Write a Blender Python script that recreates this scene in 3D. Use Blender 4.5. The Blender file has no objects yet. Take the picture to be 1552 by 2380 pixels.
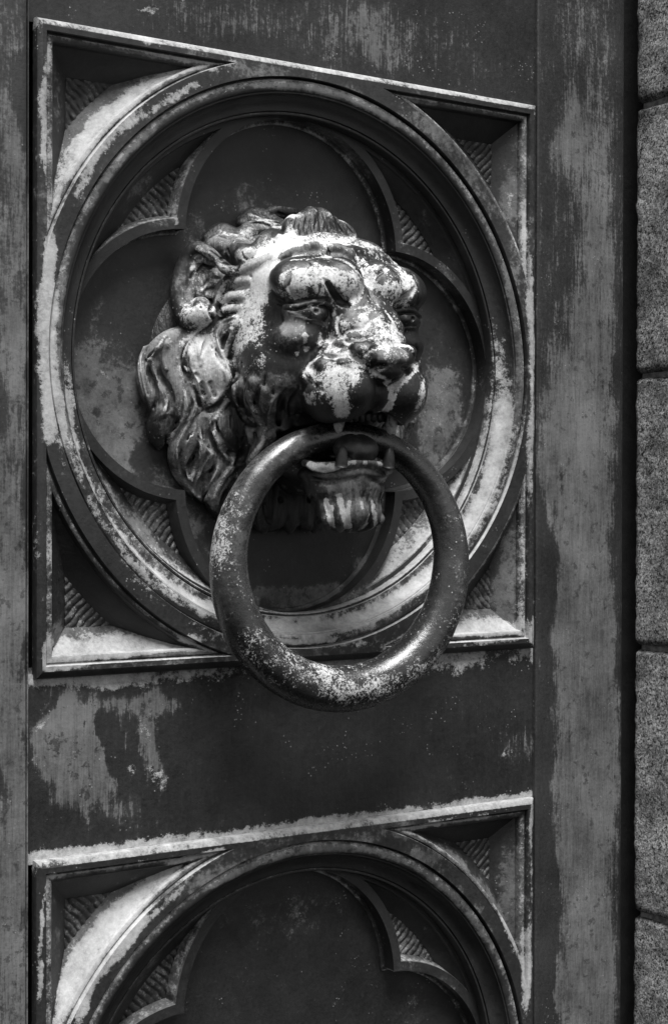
import bpy, math, random, time
import numpy as np
from mathutils import Vector, Matrix, noise
from mathutils.geometry import delaunay_2d_cdt
_T0 = time.time()
random.seed(5)
rs = np.random.RandomState(7)
SC = bpy.context.scene
COL = SC.collection
# ------------------------------------------------------------------ camera
cam_d = bpy.data.cameras.new("camera")
cam = bpy.data.objects.new("camera", cam_d)
COL.objects.link(cam)
SC.camera = cam
FPX, YAW, PIT, ROL = 3899.07, 0.600434, -0.0072489, 0.0024561
CAMP = Vector((-0.784343, -1.179749, -0.113293))
Fv = Vector((math.sin(YAW) * math.cos(PIT), math.cos(YAW) * math.cos(PIT), math.sin(PIT)))
Rv = Vector((math.cos(YAW), -math.sin(YAW), 0))
Uv = Rv.cross(Fv)
R2 = Rv * math.cos(ROL) + Uv * math.sin(ROL)
U2 = -Rv * math.sin(ROL) + Uv * math.cos(ROL)
mx = Matrix((R2, U2, -Fv)).transposed().to_4x4()
mx.translation = CAMP
cam.matrix_world = mx
cam_d.sensor_fit = 'HORIZONTAL'
cam_d.sensor_width = 36
cam_d.lens = 36 * FPX / 1552
cam_d.clip_start = 0.05
cam_d.clip_end = 100
# ------------------------------------------------------------------ light
SUN_EL, SUN_AZ = math.radians(68), math.atan2(-0.22, -0.72)     # from the upper left, in front of the door
w = bpy.data.worlds.new("World")
SC.world = w
w.use_nodes = True
nt = w.node_tree
bg = nt.nodes['Background']
sky = nt.nodes.new('ShaderNodeTexSky')
sky.sky_type = 'NISHITA'
sky.sun_disc = False
sky.sun_elevation = SUN_EL
sky.sun_rotation = SUN_AZ
bw = nt.nodes.new('ShaderNodeRGBToBW')          # black and white photograph
nt.links.new(sky.outputs[0], bw.inputs[0])
nt.links.new(bw.outputs[0], bg.inputs[0])
bg.inputs[1].default_value = 0.05
sun_d = bpy.data.lights.new("sun", 'SUN')
sun_d.energy = 2.4
sun_d.angle = math.radians(30)
sun = bpy.data.objects.new("sun", sun_d)
COL.objects.link(sun)
sdir = Vector((math.sin(SUN_AZ) * math.cos(SUN_EL), math.cos(SUN_AZ) * math.cos(SUN_EL), math.sin(SUN_EL)))
sun.rotation_euler = sdir.to_track_quat('Z', 'Y').to_euler()
SC.view_settings.view_transform = 'Standard'
SC.view_settings.look = 'None'
SC.view_settings.exposure = 1.5
SC.view_settings.gamma = 1

# ------------------------------------------------------------------ materials
def grey(v): return (v, v, v, 1)
class NT:
    def __init__(s, name):
        s.m = bpy.data.materials.new(name); s.m.use_nodes = True
        s.t = s.m.node_tree; s.b = s.t.nodes['Principled BSDF']
        s.co = s.t.nodes.new('ShaderNodeTexCoord').outputs['Object']
    def n(s, k, **kw):
        x = s.t.nodes.new(k)
        for a, b in kw.items(): setattr(x, a, b)
        return x
    def l(s, a, b): s.t.links.new(a, b)
    def put(s, sock, v):
        if isinstance(v, (int, float)): sock.default_value = v
        else: s.l(v, sock)
    def math(s, op, a, b=0.0, c=0.0, clamp=False):
        x = s.n('ShaderNodeMath', operation=op); x.use_clamp = clamp
        s.put(x.inputs[0], a); s.put(x.inputs[1], b)
        if op in ('MULTIPLY_ADD',): s.put(x.inputs[2], c)
        return x.outputs[0]
    def noise(s, scale, detail=4, rough=.6, vec=None, stretch=None, dist=0, off=0):
        v = s.co if vec is None else vec
        if stretch or off:
            mp = s.n('ShaderNodeMapping'); s.l(v, mp.inputs[0])
            if stretch: mp.inputs['Scale'].default_value = stretch
            mp.inputs['Location'].default_value = (off, off * .7, off * 1.3)
            v = mp.outputs[0]
        x = s.n('ShaderNodeTexNoise'); s.l(v, x.inputs['Vector'])
        x.inputs['Scale'].default_value = scale; x.inputs['Detail'].default_value = detail
        x.inputs['Roughness'].default_value = rough; x.inputs['Distortion'].default_value = dist
        return x.outputs[0]
    def ramp(s, v, lo, hi, a=0.0, b=1.0, smooth=True):
        x = s.n('ShaderNodeMapRange'); x.interpolation_type = 'SMOOTHSTEP' if smooth else 'LINEAR'
        s.put(x.inputs[0], v); s.put(x.inputs[1], lo); s.put(x.inputs[2], hi); s.put(x.inputs[3], a); s.put(x.inputs[4], b)
        return x.outputs[0]
    def attr(s, name):
        x = s.n('ShaderNodeAttribute'); x.attribute_name = name
        return x.outputs['Fac']
    def mix(s, f, a, b):
        x = s.n('ShaderNodeMix'); x.data_type = 'FLOAT'
        s.put(x.inputs[0], f); s.put(x.inputs[2], a); s.put(x.inputs[3], b)
        return x.outputs[0]
    def bump(s, h, strength, dist, prev=None):
        x = s.n('ShaderNodeBump'); s.l(h, x.inputs['Height'])
        x.inputs['Strength'].default_value = strength; x.inputs['Distance'].default_value = dist
        if prev is not None: s.l(prev, x.inputs['Normal'])
        return x.outputs[0]

def bronze(name, dark=.022, film=.17, crust=.60, rough=.42, streak=0.0, fine=1.0, speck=.0, amp=1.25, gloss_film=.75, off=0.0, spec=.5, cw=.14, camp=2.2, fw=.24, famp=1.9, strand=0.0, flake=.55, cf=0.0):
    """weathered bronze: dark metal, a thin grey film and a thick pale crust; amounts come from painted wear and some painted light on the mesh"""
    M = NT(name)
    pc, pf = M.attr('crust'), M.attr('film')
    n1 = M.noise(55, 9, .66, off=off + .31)
    n2 = M.noise(330 * fine, 5, .7, off=off + 1.7)
    n3 = M.noise(14, 4, .6, off=off + 3.1)
    n5 = M.noise(150, 6, .78, off=off + 6.6)
    nn = M.math('ADD', M.math('MULTIPLY', n1, .42), M.math('ADD', M.math('MULTIPLY', n5, .34), M.math('MULTIPLY', n2, .24)))
    if streak:
        st = M.noise(90, 6, .65, stretch=(1.6, 1.6, .20), off=off + 5.0)
        st2 = M.noise(420, 4, .6, stretch=(1.5, 1.5, .11), off=off + 8.0)
        sv = M.math('ADD', M.math('MULTIPLY', st, .40), M.math('ADD', M.math('MULTIPLY', st2, .36), M.math('MULTIPLY', n2, .24)))
        nf = M.math('ADD', M.math('MULTIPLY', nn, 1 - streak), M.math('MULTIPLY', sv, streak))
    else:
        nf = nn
    # crust: crisp ragged edges
    n4 = M.noise(1500, 3, .7, off=off + 4.4)
    nc = M.math('ADD', M.math('ADD', M.math('MULTIPLY', n1, .34 - cf), M.math('MULTIPLY', n5, .26)), M.math('ADD', M.math('MULTIPLY', n2, .26 + cf * .6), M.math('MULTIPLY', n4, .14 + cf * .4)))
    e = M.math('ADD', pc, M.math('MULTIPLY', M.math('SUBTRACT', nc, .5), amp * camp))
    mc = M.math('MULTIPLY', M.ramp(e, .50 - cw, .50 + cw), M.ramp(e, .4, 1.15, .72, 1.0))
    # film: soft, cloudy
    g = M.math('ADD', pf, M.math('MULTIPLY', M.math('SUBTRACT', nf, .5), amp * famp))
    mf = M.ramp(g, .46 - fw, .46 + fw)
    soft = M.math('MULTIPLY', M.ramp(M.math('ADD', pf, M.math('MULTIPLY', M.math('SUBTRACT', nn, .5), 1.2)), .05, .95), .42)
    mf = M.math('MAXIMUM', mf, soft)
    if flake:
        fk = M.math('ADD', M.math('MULTIPLY', M.noise(95, 7, .74, off=off + 12.5), .8), M.math('MULTIPLY', nf, .2))
        mf = M.math('MULTIPLY', mf, M.math('SUBTRACT', 1.0, M.math('MULTIPLY', M.ramp(fk, .55, .59), flake)))
        mf = M.math('MAXIMUM', mf, M.math('MULTIPLY', M.ramp(fk, .40, .36), .16))
    if speck:
        vo = M.n('ShaderNodeTexVoronoi'); vo.feature = 'F1'; vo.inputs['Scale'].default_value = 260
        M.l(M.co, vo.inputs['Vector'])
        sp = M.ramp(vo.outputs['Distance'], .10, .22, 1, 0)
        rare = M.ramp(M.math('ADD', M.noise(38, 3, .6, off=off + 9), M.math('MULTIPLY', pc, .35)), .55, .66)
        sp = M.math('MULTIPLY', M.math('MULTIPLY', sp, rare), speck)
        mc = M.math('MAXIMUM', mc, sp)
    base = M.math('MULTIPLY', M.ramp(M.math('ADD', M.math('MULTIPLY', n3, .5), M.math('MULTIPLY', nf, .5)), .38, .62, .50, 1.95, False), dark)
    base = M.math('MULTIPLY', base, M.ramp(n2, .2, .8, .75, 1.25, False))
    fc = M.math('MULTIPLY', M.ramp(M.math('ADD', M.math('MULTIPLY', n3, .35), M.math('MULTIPLY', nf, .65)), .42, .58, .42, 1.45, False), film)
    cc = M.math('MULTIPLY', M.ramp(M.math('ADD', M.math('MULTIPLY', n3, .3), M.math('MULTIPLY', nc, .7)), .40, .60, .50, 1.30, False), crust)
    c = M.mix(M.math('MULTIPLY', mf, .92), base, fc)
    c = M.mix(mc, c, cc)
    cb = M.n('ShaderNodeCombineColor')
    for i in range(3): M.l(c, cb.inputs[i])
    M.l(cb.outputs[0], M.b.inputs['Base Color'])
    r = M.mix(mf, M.ramp(n2, .3, .7, rough * .85, rough * 1.2, False), gloss_film)
    r = M.mix(mc, r, .92)
    M.l(r, M.b.inputs['Roughness'])
    M.l(M.mix(mc, M.mix(mf, spec, .3), .15), M.b.inputs['Specular IOR Level'])
    h = M.math('ADD', M.math('MULTIPLY', mc, 1.0), M.math('ADD', M.math('MULTIPLY', n2, .35), M.math('MULTIPLY', n5, .9)))
    if strand:
        wv = M.noise(300, 4, .6, stretch=(1.6, 1.6, .13), dist=.6, off=off + 2.2)
        h = M.math('ADD', h, M.math('MULTIPLY', wv, strand))
    b1 = M.bump(h, .55, .0006)
    b2 = M.bump(n1, .35, .0018, b1)
    M.l(b2, M.b.inputs['Normal'])
    return M.m

M_PANEL = bronze('bronze_panel', dark=.015, film=.125, crust=.40, rough=.50, speck=.6, off=.0, cw=.12, camp=2.9, fw=.17, famp=2.3, flake=.8)
M_RAIL = bronze('bronze_rail', dark=.014, film=.125, crust=.42, rough=.45, streak=.72, speck=.6, off=11, cw=.10, camp=2.6, fw=.15, famp=3.0, flake=.75)
M_STILE = bronze('bronze_stile', dark=.017, film=.125, crust=.32, rough=.52, streak=.66, speck=.5, off=23, fw=.26, famp=3.8, flake=.65)
M_LION = bronze('bronze_lion', dark=.013, film=.19, crust=.63, rough=.38, fine=1.3, speck=.9, off=37, spec=.5, cw=.05, camp=4.3, strand=1.3, flake=.5, cf=.10)
M_MANE = bronze('bronze_mane', dark=.013, film=.20, crust=.58, rough=.38, fine=1.3, speck=.6, off=41, spec=.5, cw=.09, camp=3.0, streak=.45, strand=4.0, flake=.5)
M_RING = bronze('bronze_ring', dark=.018, film=.11, crust=.50, rough=.27, fine=1.6, speck=.9, off=51, spec=.9, gloss_film=.34, cw=.06, camp=4.6, flake=0, cf=.13)
M_TOOTH = bronze('bronze_tooth', dark=.020, film=.12, crust=.5, rough=.36, off=63, spec=.6)

def granite():
    M = NT('granite')
    v = M.n('ShaderNodeTexVoronoi'); v.inputs['Scale'].default_value = 760; M.l(M.co, v.inputs['Vector'])
    s = M.n('ShaderNodeSeparateColor'); M.l(v.outputs['Color'], s.inputs[0])
    n1 = M.noise(620, 4, .75); n2 = M.noise(22, 5, .65, off=2); n3 = M.noise(6, 3, .6, off=4)
    v2 = M.n('ShaderNodeTexVoronoi'); v2.inputs['Scale'].default_value = 380; M.l(M.co, v2.inputs['Vector'])
    s2 = M.n('ShaderNodeSeparateColor'); M.l(v2.outputs['Color'], s2.inputs[0])
    g = M.math('ADD', M.math('MULTIPLY', s.outputs[0], .45), M.math('ADD', M.math('MULTIPLY', s2.outputs[1], .25), M.math('MULTIPLY', n1, .30)))
    c = M.math('ADD', M.ramp(g, .26, .48, .03, .25), M.ramp(g, .56, .74, 0, .30))
    c = M.math('MULTIPLY', c, M.ramp(n2, .38, .60, .50, 1.2, False))
    c = M.math('MULTIPLY', c, M.ramp(n3, .35, .65, .75, 1.1, False))
    c = M.math('MULTIPLY', c, M.math('SUBTRACT', 1.0, M.math('MULTIPLY', M.attr('grime'), .75)))
    cb = M.n('ShaderNodeCombineColor')
    for i in range(3): M.l(c, cb.inputs[i])
    M.l(cb.outputs[0], M.b.inputs['Base Color'])
    M.b.inputs['Roughness'].default_value = .85
    M.b.inputs['Specular IOR Level'].default_value = .25
    M.l(M.bump(n2, .5, .003, M.bump(g, .6, .0008)), M.b.inputs['Normal'])
    return M.m
def plain(name, lo, hi, sc, rough=.9):
    M = NT(name)
    c = M.ramp(M.noise(sc, 5, .65), .3, .7, lo, hi)
    cb = M.n('ShaderNodeCombineColor')
    for i in range(3): M.l(c, cb.inputs[i])
    M.l(cb.outputs[0], M.b.inputs['Base Color']); M.b.inputs['Roughness'].default_value = rough
    M.l(M.bump(M.noise(sc * 3, 4), .5, .001), M.b.inputs['Normal'])
    return M.m
M_GRAN = granite()
M_MORTAR = plain('mortar', .08, .26, 160)
M_DARK = plain('gap_shade', .008, .018, 60, .8)  # near-black: shade of the gaps put into the colour

# ------------------------------------------------------------------ helpers
def empty(name, loc, label, cat, group=None):
    o = bpy.data.objects.new(name, None); COL.objects.link(o)
    o.location = loc; o['label'] = label; o['category'] = cat; o['kind'] = 'thing'
    if group: o['group'] = group
    return o
def mk(name, V, F, mat, parent=None, smooth=True, sharp=35, paint=None, face_out=False):
    """V: (n,3) as x, d (out of the door), z"""
    V = np.asarray(V, float)
    if face_out:
        A = np.array([V[list(f)[0]] for f in F]); B = np.array([V[list(f)[1]] for f in F]); C_ = np.array([V[list(f)[2]] for f in F])
        if np.cross(B - A, C_ - A)[:, 1].sum() > 0: F = [tuple(f)[::-1] for f in F]
    W = np.stack([V[:, 0], -V[:, 1], V[:, 2]], 1)
    off = Vector((0, 0, 0))
    me = bpy.data.meshes.new(name)
    if isinstance(F, np.ndarray): F = F.tolist()
    me.from_pydata(W.tolist(), [], F)
    me.validate()
    me.update()
    me.materials.append(mat)
    if smooth:
        me.shade_smooth()
        if sharp: me.set_sharp_from_angle(angle=math.radians(sharp))
    o = bpy.data.objects.new(name, me); COL.objects.link(o)
    if parent is not None:
        o.parent = parent
        # vertices are given in world space; keep them there (mesh parents already sit at the origin)
        if parent.type == 'EMPTY': o.matrix_parent_inverse = Matrix.Translation(-Vector(parent.location))
    if paint is not None:
        nr = np.zeros(len(me.vertices) * 3); me.vertices.foreach_get('normal', nr); nr = nr.reshape(-1, 3)
        co = np.zeros(len(me.vertices) * 3); me.vertices.foreach_get('co', co); co = co.reshape(-1, 3)
        P = np.stack([co[:, 0], -co[:, 1], co[:, 2]], 1); N = np.stack([nr[:, 0], -nr[:, 1], nr[:, 2]], 1)
        for k, v in paint(P, N).items():
            a = me.attributes.new(k, 'FLOAT', 'POINT'); a.data.foreach_set('value', np.ascontiguousarray(v, dtype=np.float32))
    return o
def S1(x): return x * x * (3 - 2 * x)
def warp(P, amt=1.0):
    """uneven outlines for the stains"""
    x, z = P[:, 0], P[:, 2]
    Q = P.copy()
    for k, (f, a) in enumerate(((31, .0032), (67, .0022), (143, .0013), (290, .0007))):
        a = a * amt
        Q[:, 0] += a * (np.sin(z * f * 1.3 + 2.1 * k + np.sin(x * f * .7 + k)) + np.sin(z * f * .6 + x * f + 5 * k))
        Q[:, 2] += a * 1.2 * (np.sin(x * f * 1.1 + 1.7 * k + np.sin(z * f * .8 + 2 * k)) + np.sin(x * f * .7 - z * f * .9 + 3 * k))
    return Q
def blobs_at(P, L):
    """the same, each stain kept to its own depth level (second value)"""
    v = np.zeros(len(P))
    for b in L:
        w = np.exp(-((P[:, 1] - b[0]) / .0065) ** 2)
        v += blobs(P, [b[1:]], .35) * w
    return v
def blobs(P, L, amt=1.0):
    """soft elliptical stains: (x, z, rx, rz, amount, angle)"""
    P = warp(P, amt)
    v = np.zeros(len(P))
    for b in L:
        x, z, rx, rz, a = b[:5]; an = math.radians(b[5]) if len(b) > 5 else 0
        dx, dz = P[:, 0] - x, P[:, 2] - z
        u = (dx * math.cos(an) + dz * math.sin(an)) / rx; t = (-dx * math.sin(an) + dz * math.cos(an)) / rz
        q = np.sqrt(u * u + t * t)
        v += a * S1(np.clip(1.35 - q, 0, 1) / 1.0) if a > 0 else a * S1(np.clip(1.35 - q, 0, 1))
    return v
# painted wear and some painted shade, (x, z, half width, half height, amount, tilt) in metres on the door
STAIN_SHADE_STILE = [
 (.3119,-.3333,.0497,.2872,.12),
 (.3147,.2398,.0497,.1633,.1),
 (.267,-.0074,.0107,.2012,.18),
 (-.2718,.2302,.0208,.0647,.3),
 (-.2682,.166,.0174,.0389,.55),
 (-.2646,.0689,.021,.0845,.62),
 (-.2698,-.0126,.0174,.0519,.55),
 (-.2662,-.0775,.014,.0488,.45),
 (-.2696,-.1589,.0209,.065,.8),
 (-.2677,-.2566,.0209,.0847,.78),
 (-.2659,-.3546,.021,.0718,.8),
 (-.264,-.4692,.021,.0851,.82),
 (-.2543,.2329,.0088,.0847,-.35),
 (-.2542,.1677,.0049,.0294,-.15),
 (-.2593,.0368,.0049,.0196,-.3),
 (-.268,-.045,.0056,.0228,-.35),
 (-.2575,-.0153,.0056,.0196,-.3),
 (-.272,-.1686,.0049,.0162,-.55),
 (-.258,-.2245,.0042,.0294,-.55),
 (-.2565,-.2966,.0042,.0197,-.5),
 (-.2657,-.4821,.0049,.0131,-.3),
 (-.2514,-.3758,.0035,.0197,-.45),
 (.32,.3018,.0443,.1063,.26),
 (.3264,.1182,.039,.1231,.2),
 (.2983,.2256,.0218,.0386,.52),
 (.2821,.2155,.0108,.0202,.35),
 (.3373,.1809,.0337,.0823,.36),
 (.277,.1463,.0242,.0605,.12),
 (.3378,.0779,.0393,.0824,.44),
 (.3048,.0145,.0329,.0815,.4),
 (.3217,-.0668,.05,.0944,.7),
 (.2833,-.0473,.027,.0648,.55),
 (.3224,-.2106,.0501,.1069,.8),
 (.3231,-.3547,.0501,.1071,.82),
 (.3238,-.499,.0502,.1073,.84),
 (.3243,-.594,.0502,.0661,.84),
 (.2916,-.0958,.0054,.0244,-.8),
 (.2943,-.0836,.0087,.0102,-.5),
 (.2668,-.2169,.0064,.0645,-.7),
 (.2704,-.1686,.0086,.0242,-.6),
 (.2682,-.2734,.0096,.0283,-.7),
 (.2641,-.3296,.0064,.0403,-.5),
 (.2688,-.4108,.0118,.089,-1),
 (.2682,-.5118,.0118,.089,-1),
 (.306,-.251,.044,.2045,.2),
 (.2837,-.1485,.0216,.0811,.3),
 (.2696,-.593,.0107,.0486,-.7),
 (.3364,-.2098,.0124,.0037,-.5),
 (.3118,-.3087,.0033,.0164,-.5),
 (.3173,-.2926,.0028,.0123,-.5),
 (.3611,-.0453,.0114,.2081,-.3),  # less film along the rounded edge, putting its shade into the colour
 (.3632,-.4625,.0092,.2928,-.25),
 (.3594,.287,.0114,.1658,-.15),
]
CRUST_STILE = [
 (.3038,-.3531,.0016,.0164,.45),
 (.3276,-.3633,.0017,.0124,.45),
 (.2754,-.1,.0043,.0081,.15),
 (.2586,.1927,.0032,.1201,.12),
 (-.2543,-.3427,.0028,.0656,.2),
 (-.2521,-.1264,.0021,.0983,.22),
 (.2984,.2093,.012,.0122,.16),
 (.3395,.3088,.0056,.0058,.3),
]
STAIN_RAIL = [
 (-.0057,.287,.1303,.0326,.3),
 (.1318,.2939,.1257,.0344,.22),
 (-.1098,.2772,.0639,.0139,.22),
 (.0797,.2895,.0186,.045,.2,20),
 (-.2394,-.2984,.0093,.043,.8),
 (-.2267,-.3061,.0094,.0533,.85),
 (-.214,-.3004,.0088,.0502,.75),
 (-.2029,-.3148,.0096,.0505,.85),
 (-.1929,-.2953,.0067,.0405,.6),
 (-.1929,-.3393,.0075,.0237,.75),
 (-.1816,-.3539,.0075,.0204,.45),
 (-.2194,-.3434,.0219,.0234,.55),
 (-.1672,-.3588,.0115,.0137,.35),
 (-.2339,-.3586,.0108,.01,.3),
 (-.1434,-.2991,.0086,.0345,.85),
 (-.1394,-.3305,.0055,.0242,.75),
 (-.1518,-.3294,.0031,.0275,.5),
 (-.1654,-.294,.0031,.0342,.45),
 (-.1794,-.2828,.0151,.0102,.5),
 (-.1558,-.2776,.0231,.0082,.55),
 (-.1305,-.2793,.0079,.0069,.5),
 (-.2004,-.3008,.0033,.0067,-.9),
 (-.2029,-.3383,.003,.0135,-.5),
 (-.234,-.2723,.0043,.008,-.6),
 (-.243,-.2717,.0036,.0099,-.9),
 (-.2231,-.3264,.0025,.02,-.4),
 (-.2553,-.3728,.0141,.0197,-.5),
 (-.2375,-.3698,.0144,.0133,-.8),
 (-.1729,-.3173,.0053,.0307,-.8),
 (-.1603,-.3252,.0038,.0274,-.6),
 (-.1862,-.3094,.0034,.0203,-.5),
 (-.004,-.3316,.144,.0548,-.2),
 (.0224,-.3117,.0356,.0221,.28),
 (.0772,-.3536,.093,.0453,.1),
 (.2349,-.3359,.0314,.024,.3),
 (-.1556,-.3668,.0463,.0137,.12),
]
CRUST_RAIL = [
 (-.1434,-.2922,.0062,.0207,.3),
 (-.1402,-.3408,.0047,.0121,.45),
 (-.15,-.2986,.0039,.0206,.25),
 (-.2195,-.2933,.0044,.0267,.22),
 (-.1936,-.3257,.0075,.0169,.25),
 (-.2376,-.282,.0086,.0066,.3),
 (-.2047,-.3448,.0111,.0134,.15),
 (-.1653,-.3248,.0031,.0055,.35),
 (-.153,.282,.0173,.0034,.72),
 (-.148,-.3332,.0054,.0155,.42),
 (-.1672,-.328,.0038,.0068,.35),
 (-.1422,-.3061,.0039,.0138,.3),
 (-.234,-.2856,.0094,.004,.35),
 (.2297,-.3434,.0209,.0088,.22),
 (.2193,-.3418,.0052,.0032,.4),
 (.1242,.2755,.0125,.0191,.28,25),
 (.096,.2997,.0103,.0189,.16,25),
 (-.1045,-.3399,.0024,.0021,.5),
 (.1346,-.3511,.0029,.0023,.5),
]
_S0 = [
 (-.043,-.1651,-.0609,.0426,.0522,.22),
 (-.043,.1701,-.033,.0251,.0516,.2),
 (-.043,-.1768,.0393,.0054,.0208,.35,-20),
 (-.043,-.0177,.1568,.0261,.0074,.2),
 (-.043,-.0429,-.1202,.0342,.022,.3),
 (-.043,-.0808,-.149,.0124,.0325,.3),
 (-.043,-.169,-.0227,.0463,.0487,.55),
 (-.043,-.1689,-.0784,.0386,.0313,.55),
 (-.043,-.192,-.0099,.0151,.0275,.4),
 (-.043,-.1417,-.0322,.0197,.0281,.35),
 (-.043,-.1377,-.0778,.0095,.0106,-.9),
 (-.043,-.1805,-.0457,.0046,.0055,-.7),
 (-.043,-.1883,.0454,.0228,.0344,.12),
 (-.043,-.0393,.1399,.0385,.0146,.42),
 (-.043,-.0896,.1096,.0165,.0215,.35),
 (-.043,.1651,-.0411,.03,.0515,.6),
 (-.043,.1851,-.0086,.0152,.0239,.35),
 (-.043,.1598,.0299,.0299,.0355,.12),
 (-.043,.0186,-.1971,.0673,.0113,.85),
 (-.043,.0877,-.178,.0189,.0193,.7,30),
 (-.043,.0096,-.1613,.0713,.0224,-.3),
 (-.043,-.0973,-.1273,.0246,.0215,.5),
 (-.043,-.1136,-.0988,.0202,.0178,.45),
 (-.043,-.0265,.1963,.0519,.011,.1),
 (-.03,-.1449,.1341,.0235,.0278,.5,-30),
 (-.03,-.1092,.1414,.0081,.0423,.22,-15),
 (-.025,-.1279,.1142,.0198,.0049,.3,10),
 (-.03,.125,.1199,.029,.0193,.38,35),
 (-.026,.1663,.0917,.0199,.0235,.4,35),
 (-.03,.1346,.1518,.0292,.0233,.1),
 (-.026,-.1582,-.1235,.0464,.0208,.35,-40),
 (-.035,-.1379,-.1271,.0197,.0175,.35),
 (-.03,-.1444,-.1584,.0549,.014,.7,-40),
 (-.035,.1297,-.1358,.0244,.0234,.45),
 (-.03,.1504,-.1476,.0494,.0235,.55,40),
 (-.026,.0663,-.2034,.0649,.0152,.5,20),
 (-.015,-.2021,.1965,.0333,.0403,.55,-40),
 (-.015,-.1645,.205,.0612,.0205,.55,35),
 (-.015,.2178,.1898,.0258,.0397,.25),
 (-.012,.2258,.1624,.013,.0238,.85,-10),
 (-.01,.1831,.2047,.0603,.0391,.2),
 (-.015,-.2015,-.2212,.0594,.0135,.85),
 (-.015,-.2163,-.1937,.0092,.0403,.7),
 (-.015,.1939,-.2228,.0458,.0119,.85),
 (-.015,.2298,-.1802,.0209,.056,.72),
 (-.02,.2081,-.1998,.0257,.0199,.4),
 (0,-.0322,.2416,.297,.0143,.35,-8),
 (0,-.2418,.0704,.0107,.0983,.3),
 (0,.2449,-.0085,.0105,.239,.3),
 (0,-.0521,-.2339,.2511,.0214,.35,5),
 (0,-.2167,.1585,.0145,.0992,.2,-30),
 (0,.1952,.1615,.0607,.1171,.16,25),
 (-.003,-.2259,-.0139,.009,.086,.45),
 (-.003,-.0345,.2294,.1696,.0093,.42,-4),
 (-.003,.1477,.2069,.0147,.096,.42,42),
 (-.003,.2239,.0304,.0135,.1583,.42),
 (-.003,-.1782,.1603,.0151,.0843,.35,-42),
]
_S1 = [
 (-.043,.0194,-.4735,.054,.0226,.3),
 (-.043,-.0421,-.4761,.0343,.0221,.22),
 (-.043,.1421,-.5732,.0296,.0237,.3),
 (-.03,-.1438,-.4905,.0236,.028,.5,-30),
 (-.03,-.1079,-.4747,.0081,.0427,.3,-20),
 (-.025,-.1267,-.5131,.0199,.007,.55,10),
 (-.03,.1321,-.5293,.0293,.0195,.45,35),
 (-.026,.1687,-.5655,.02,.0237,.45,35),
 (-.015,-.2012,-.4477,.0335,.0474,.55,-40),
 (-.015,-.1634,-.4256,.0615,.0206,.55,35),
 (-.01,-.222,-.4103,.0146,.0201,.4),
 (-.012,.2181,-.4825,.0259,.0479,.8),
 (-.01,.1856,-.4502,.0606,.0315,.45),
 (-.01,.227,-.5272,.0156,.036,.6),
 (0,-.0305,-.4075,.2984,.018,.3,7),
 (0,.2472,-.528,.0105,.1203,.35),
 (-.01,.2324,-.5681,.0105,.0361,.6),
 (-.003,-.0328,-.4186,.1704,.0094,.42,6),
 (-.003,.1502,-.4639,.0147,.0968,.55,42),
 (-.003,-.1772,-.4622,.0151,.0849,.3,-42),
 (-.003,.0831,-.425,.0933,.0075,.4,-8),
]
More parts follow.
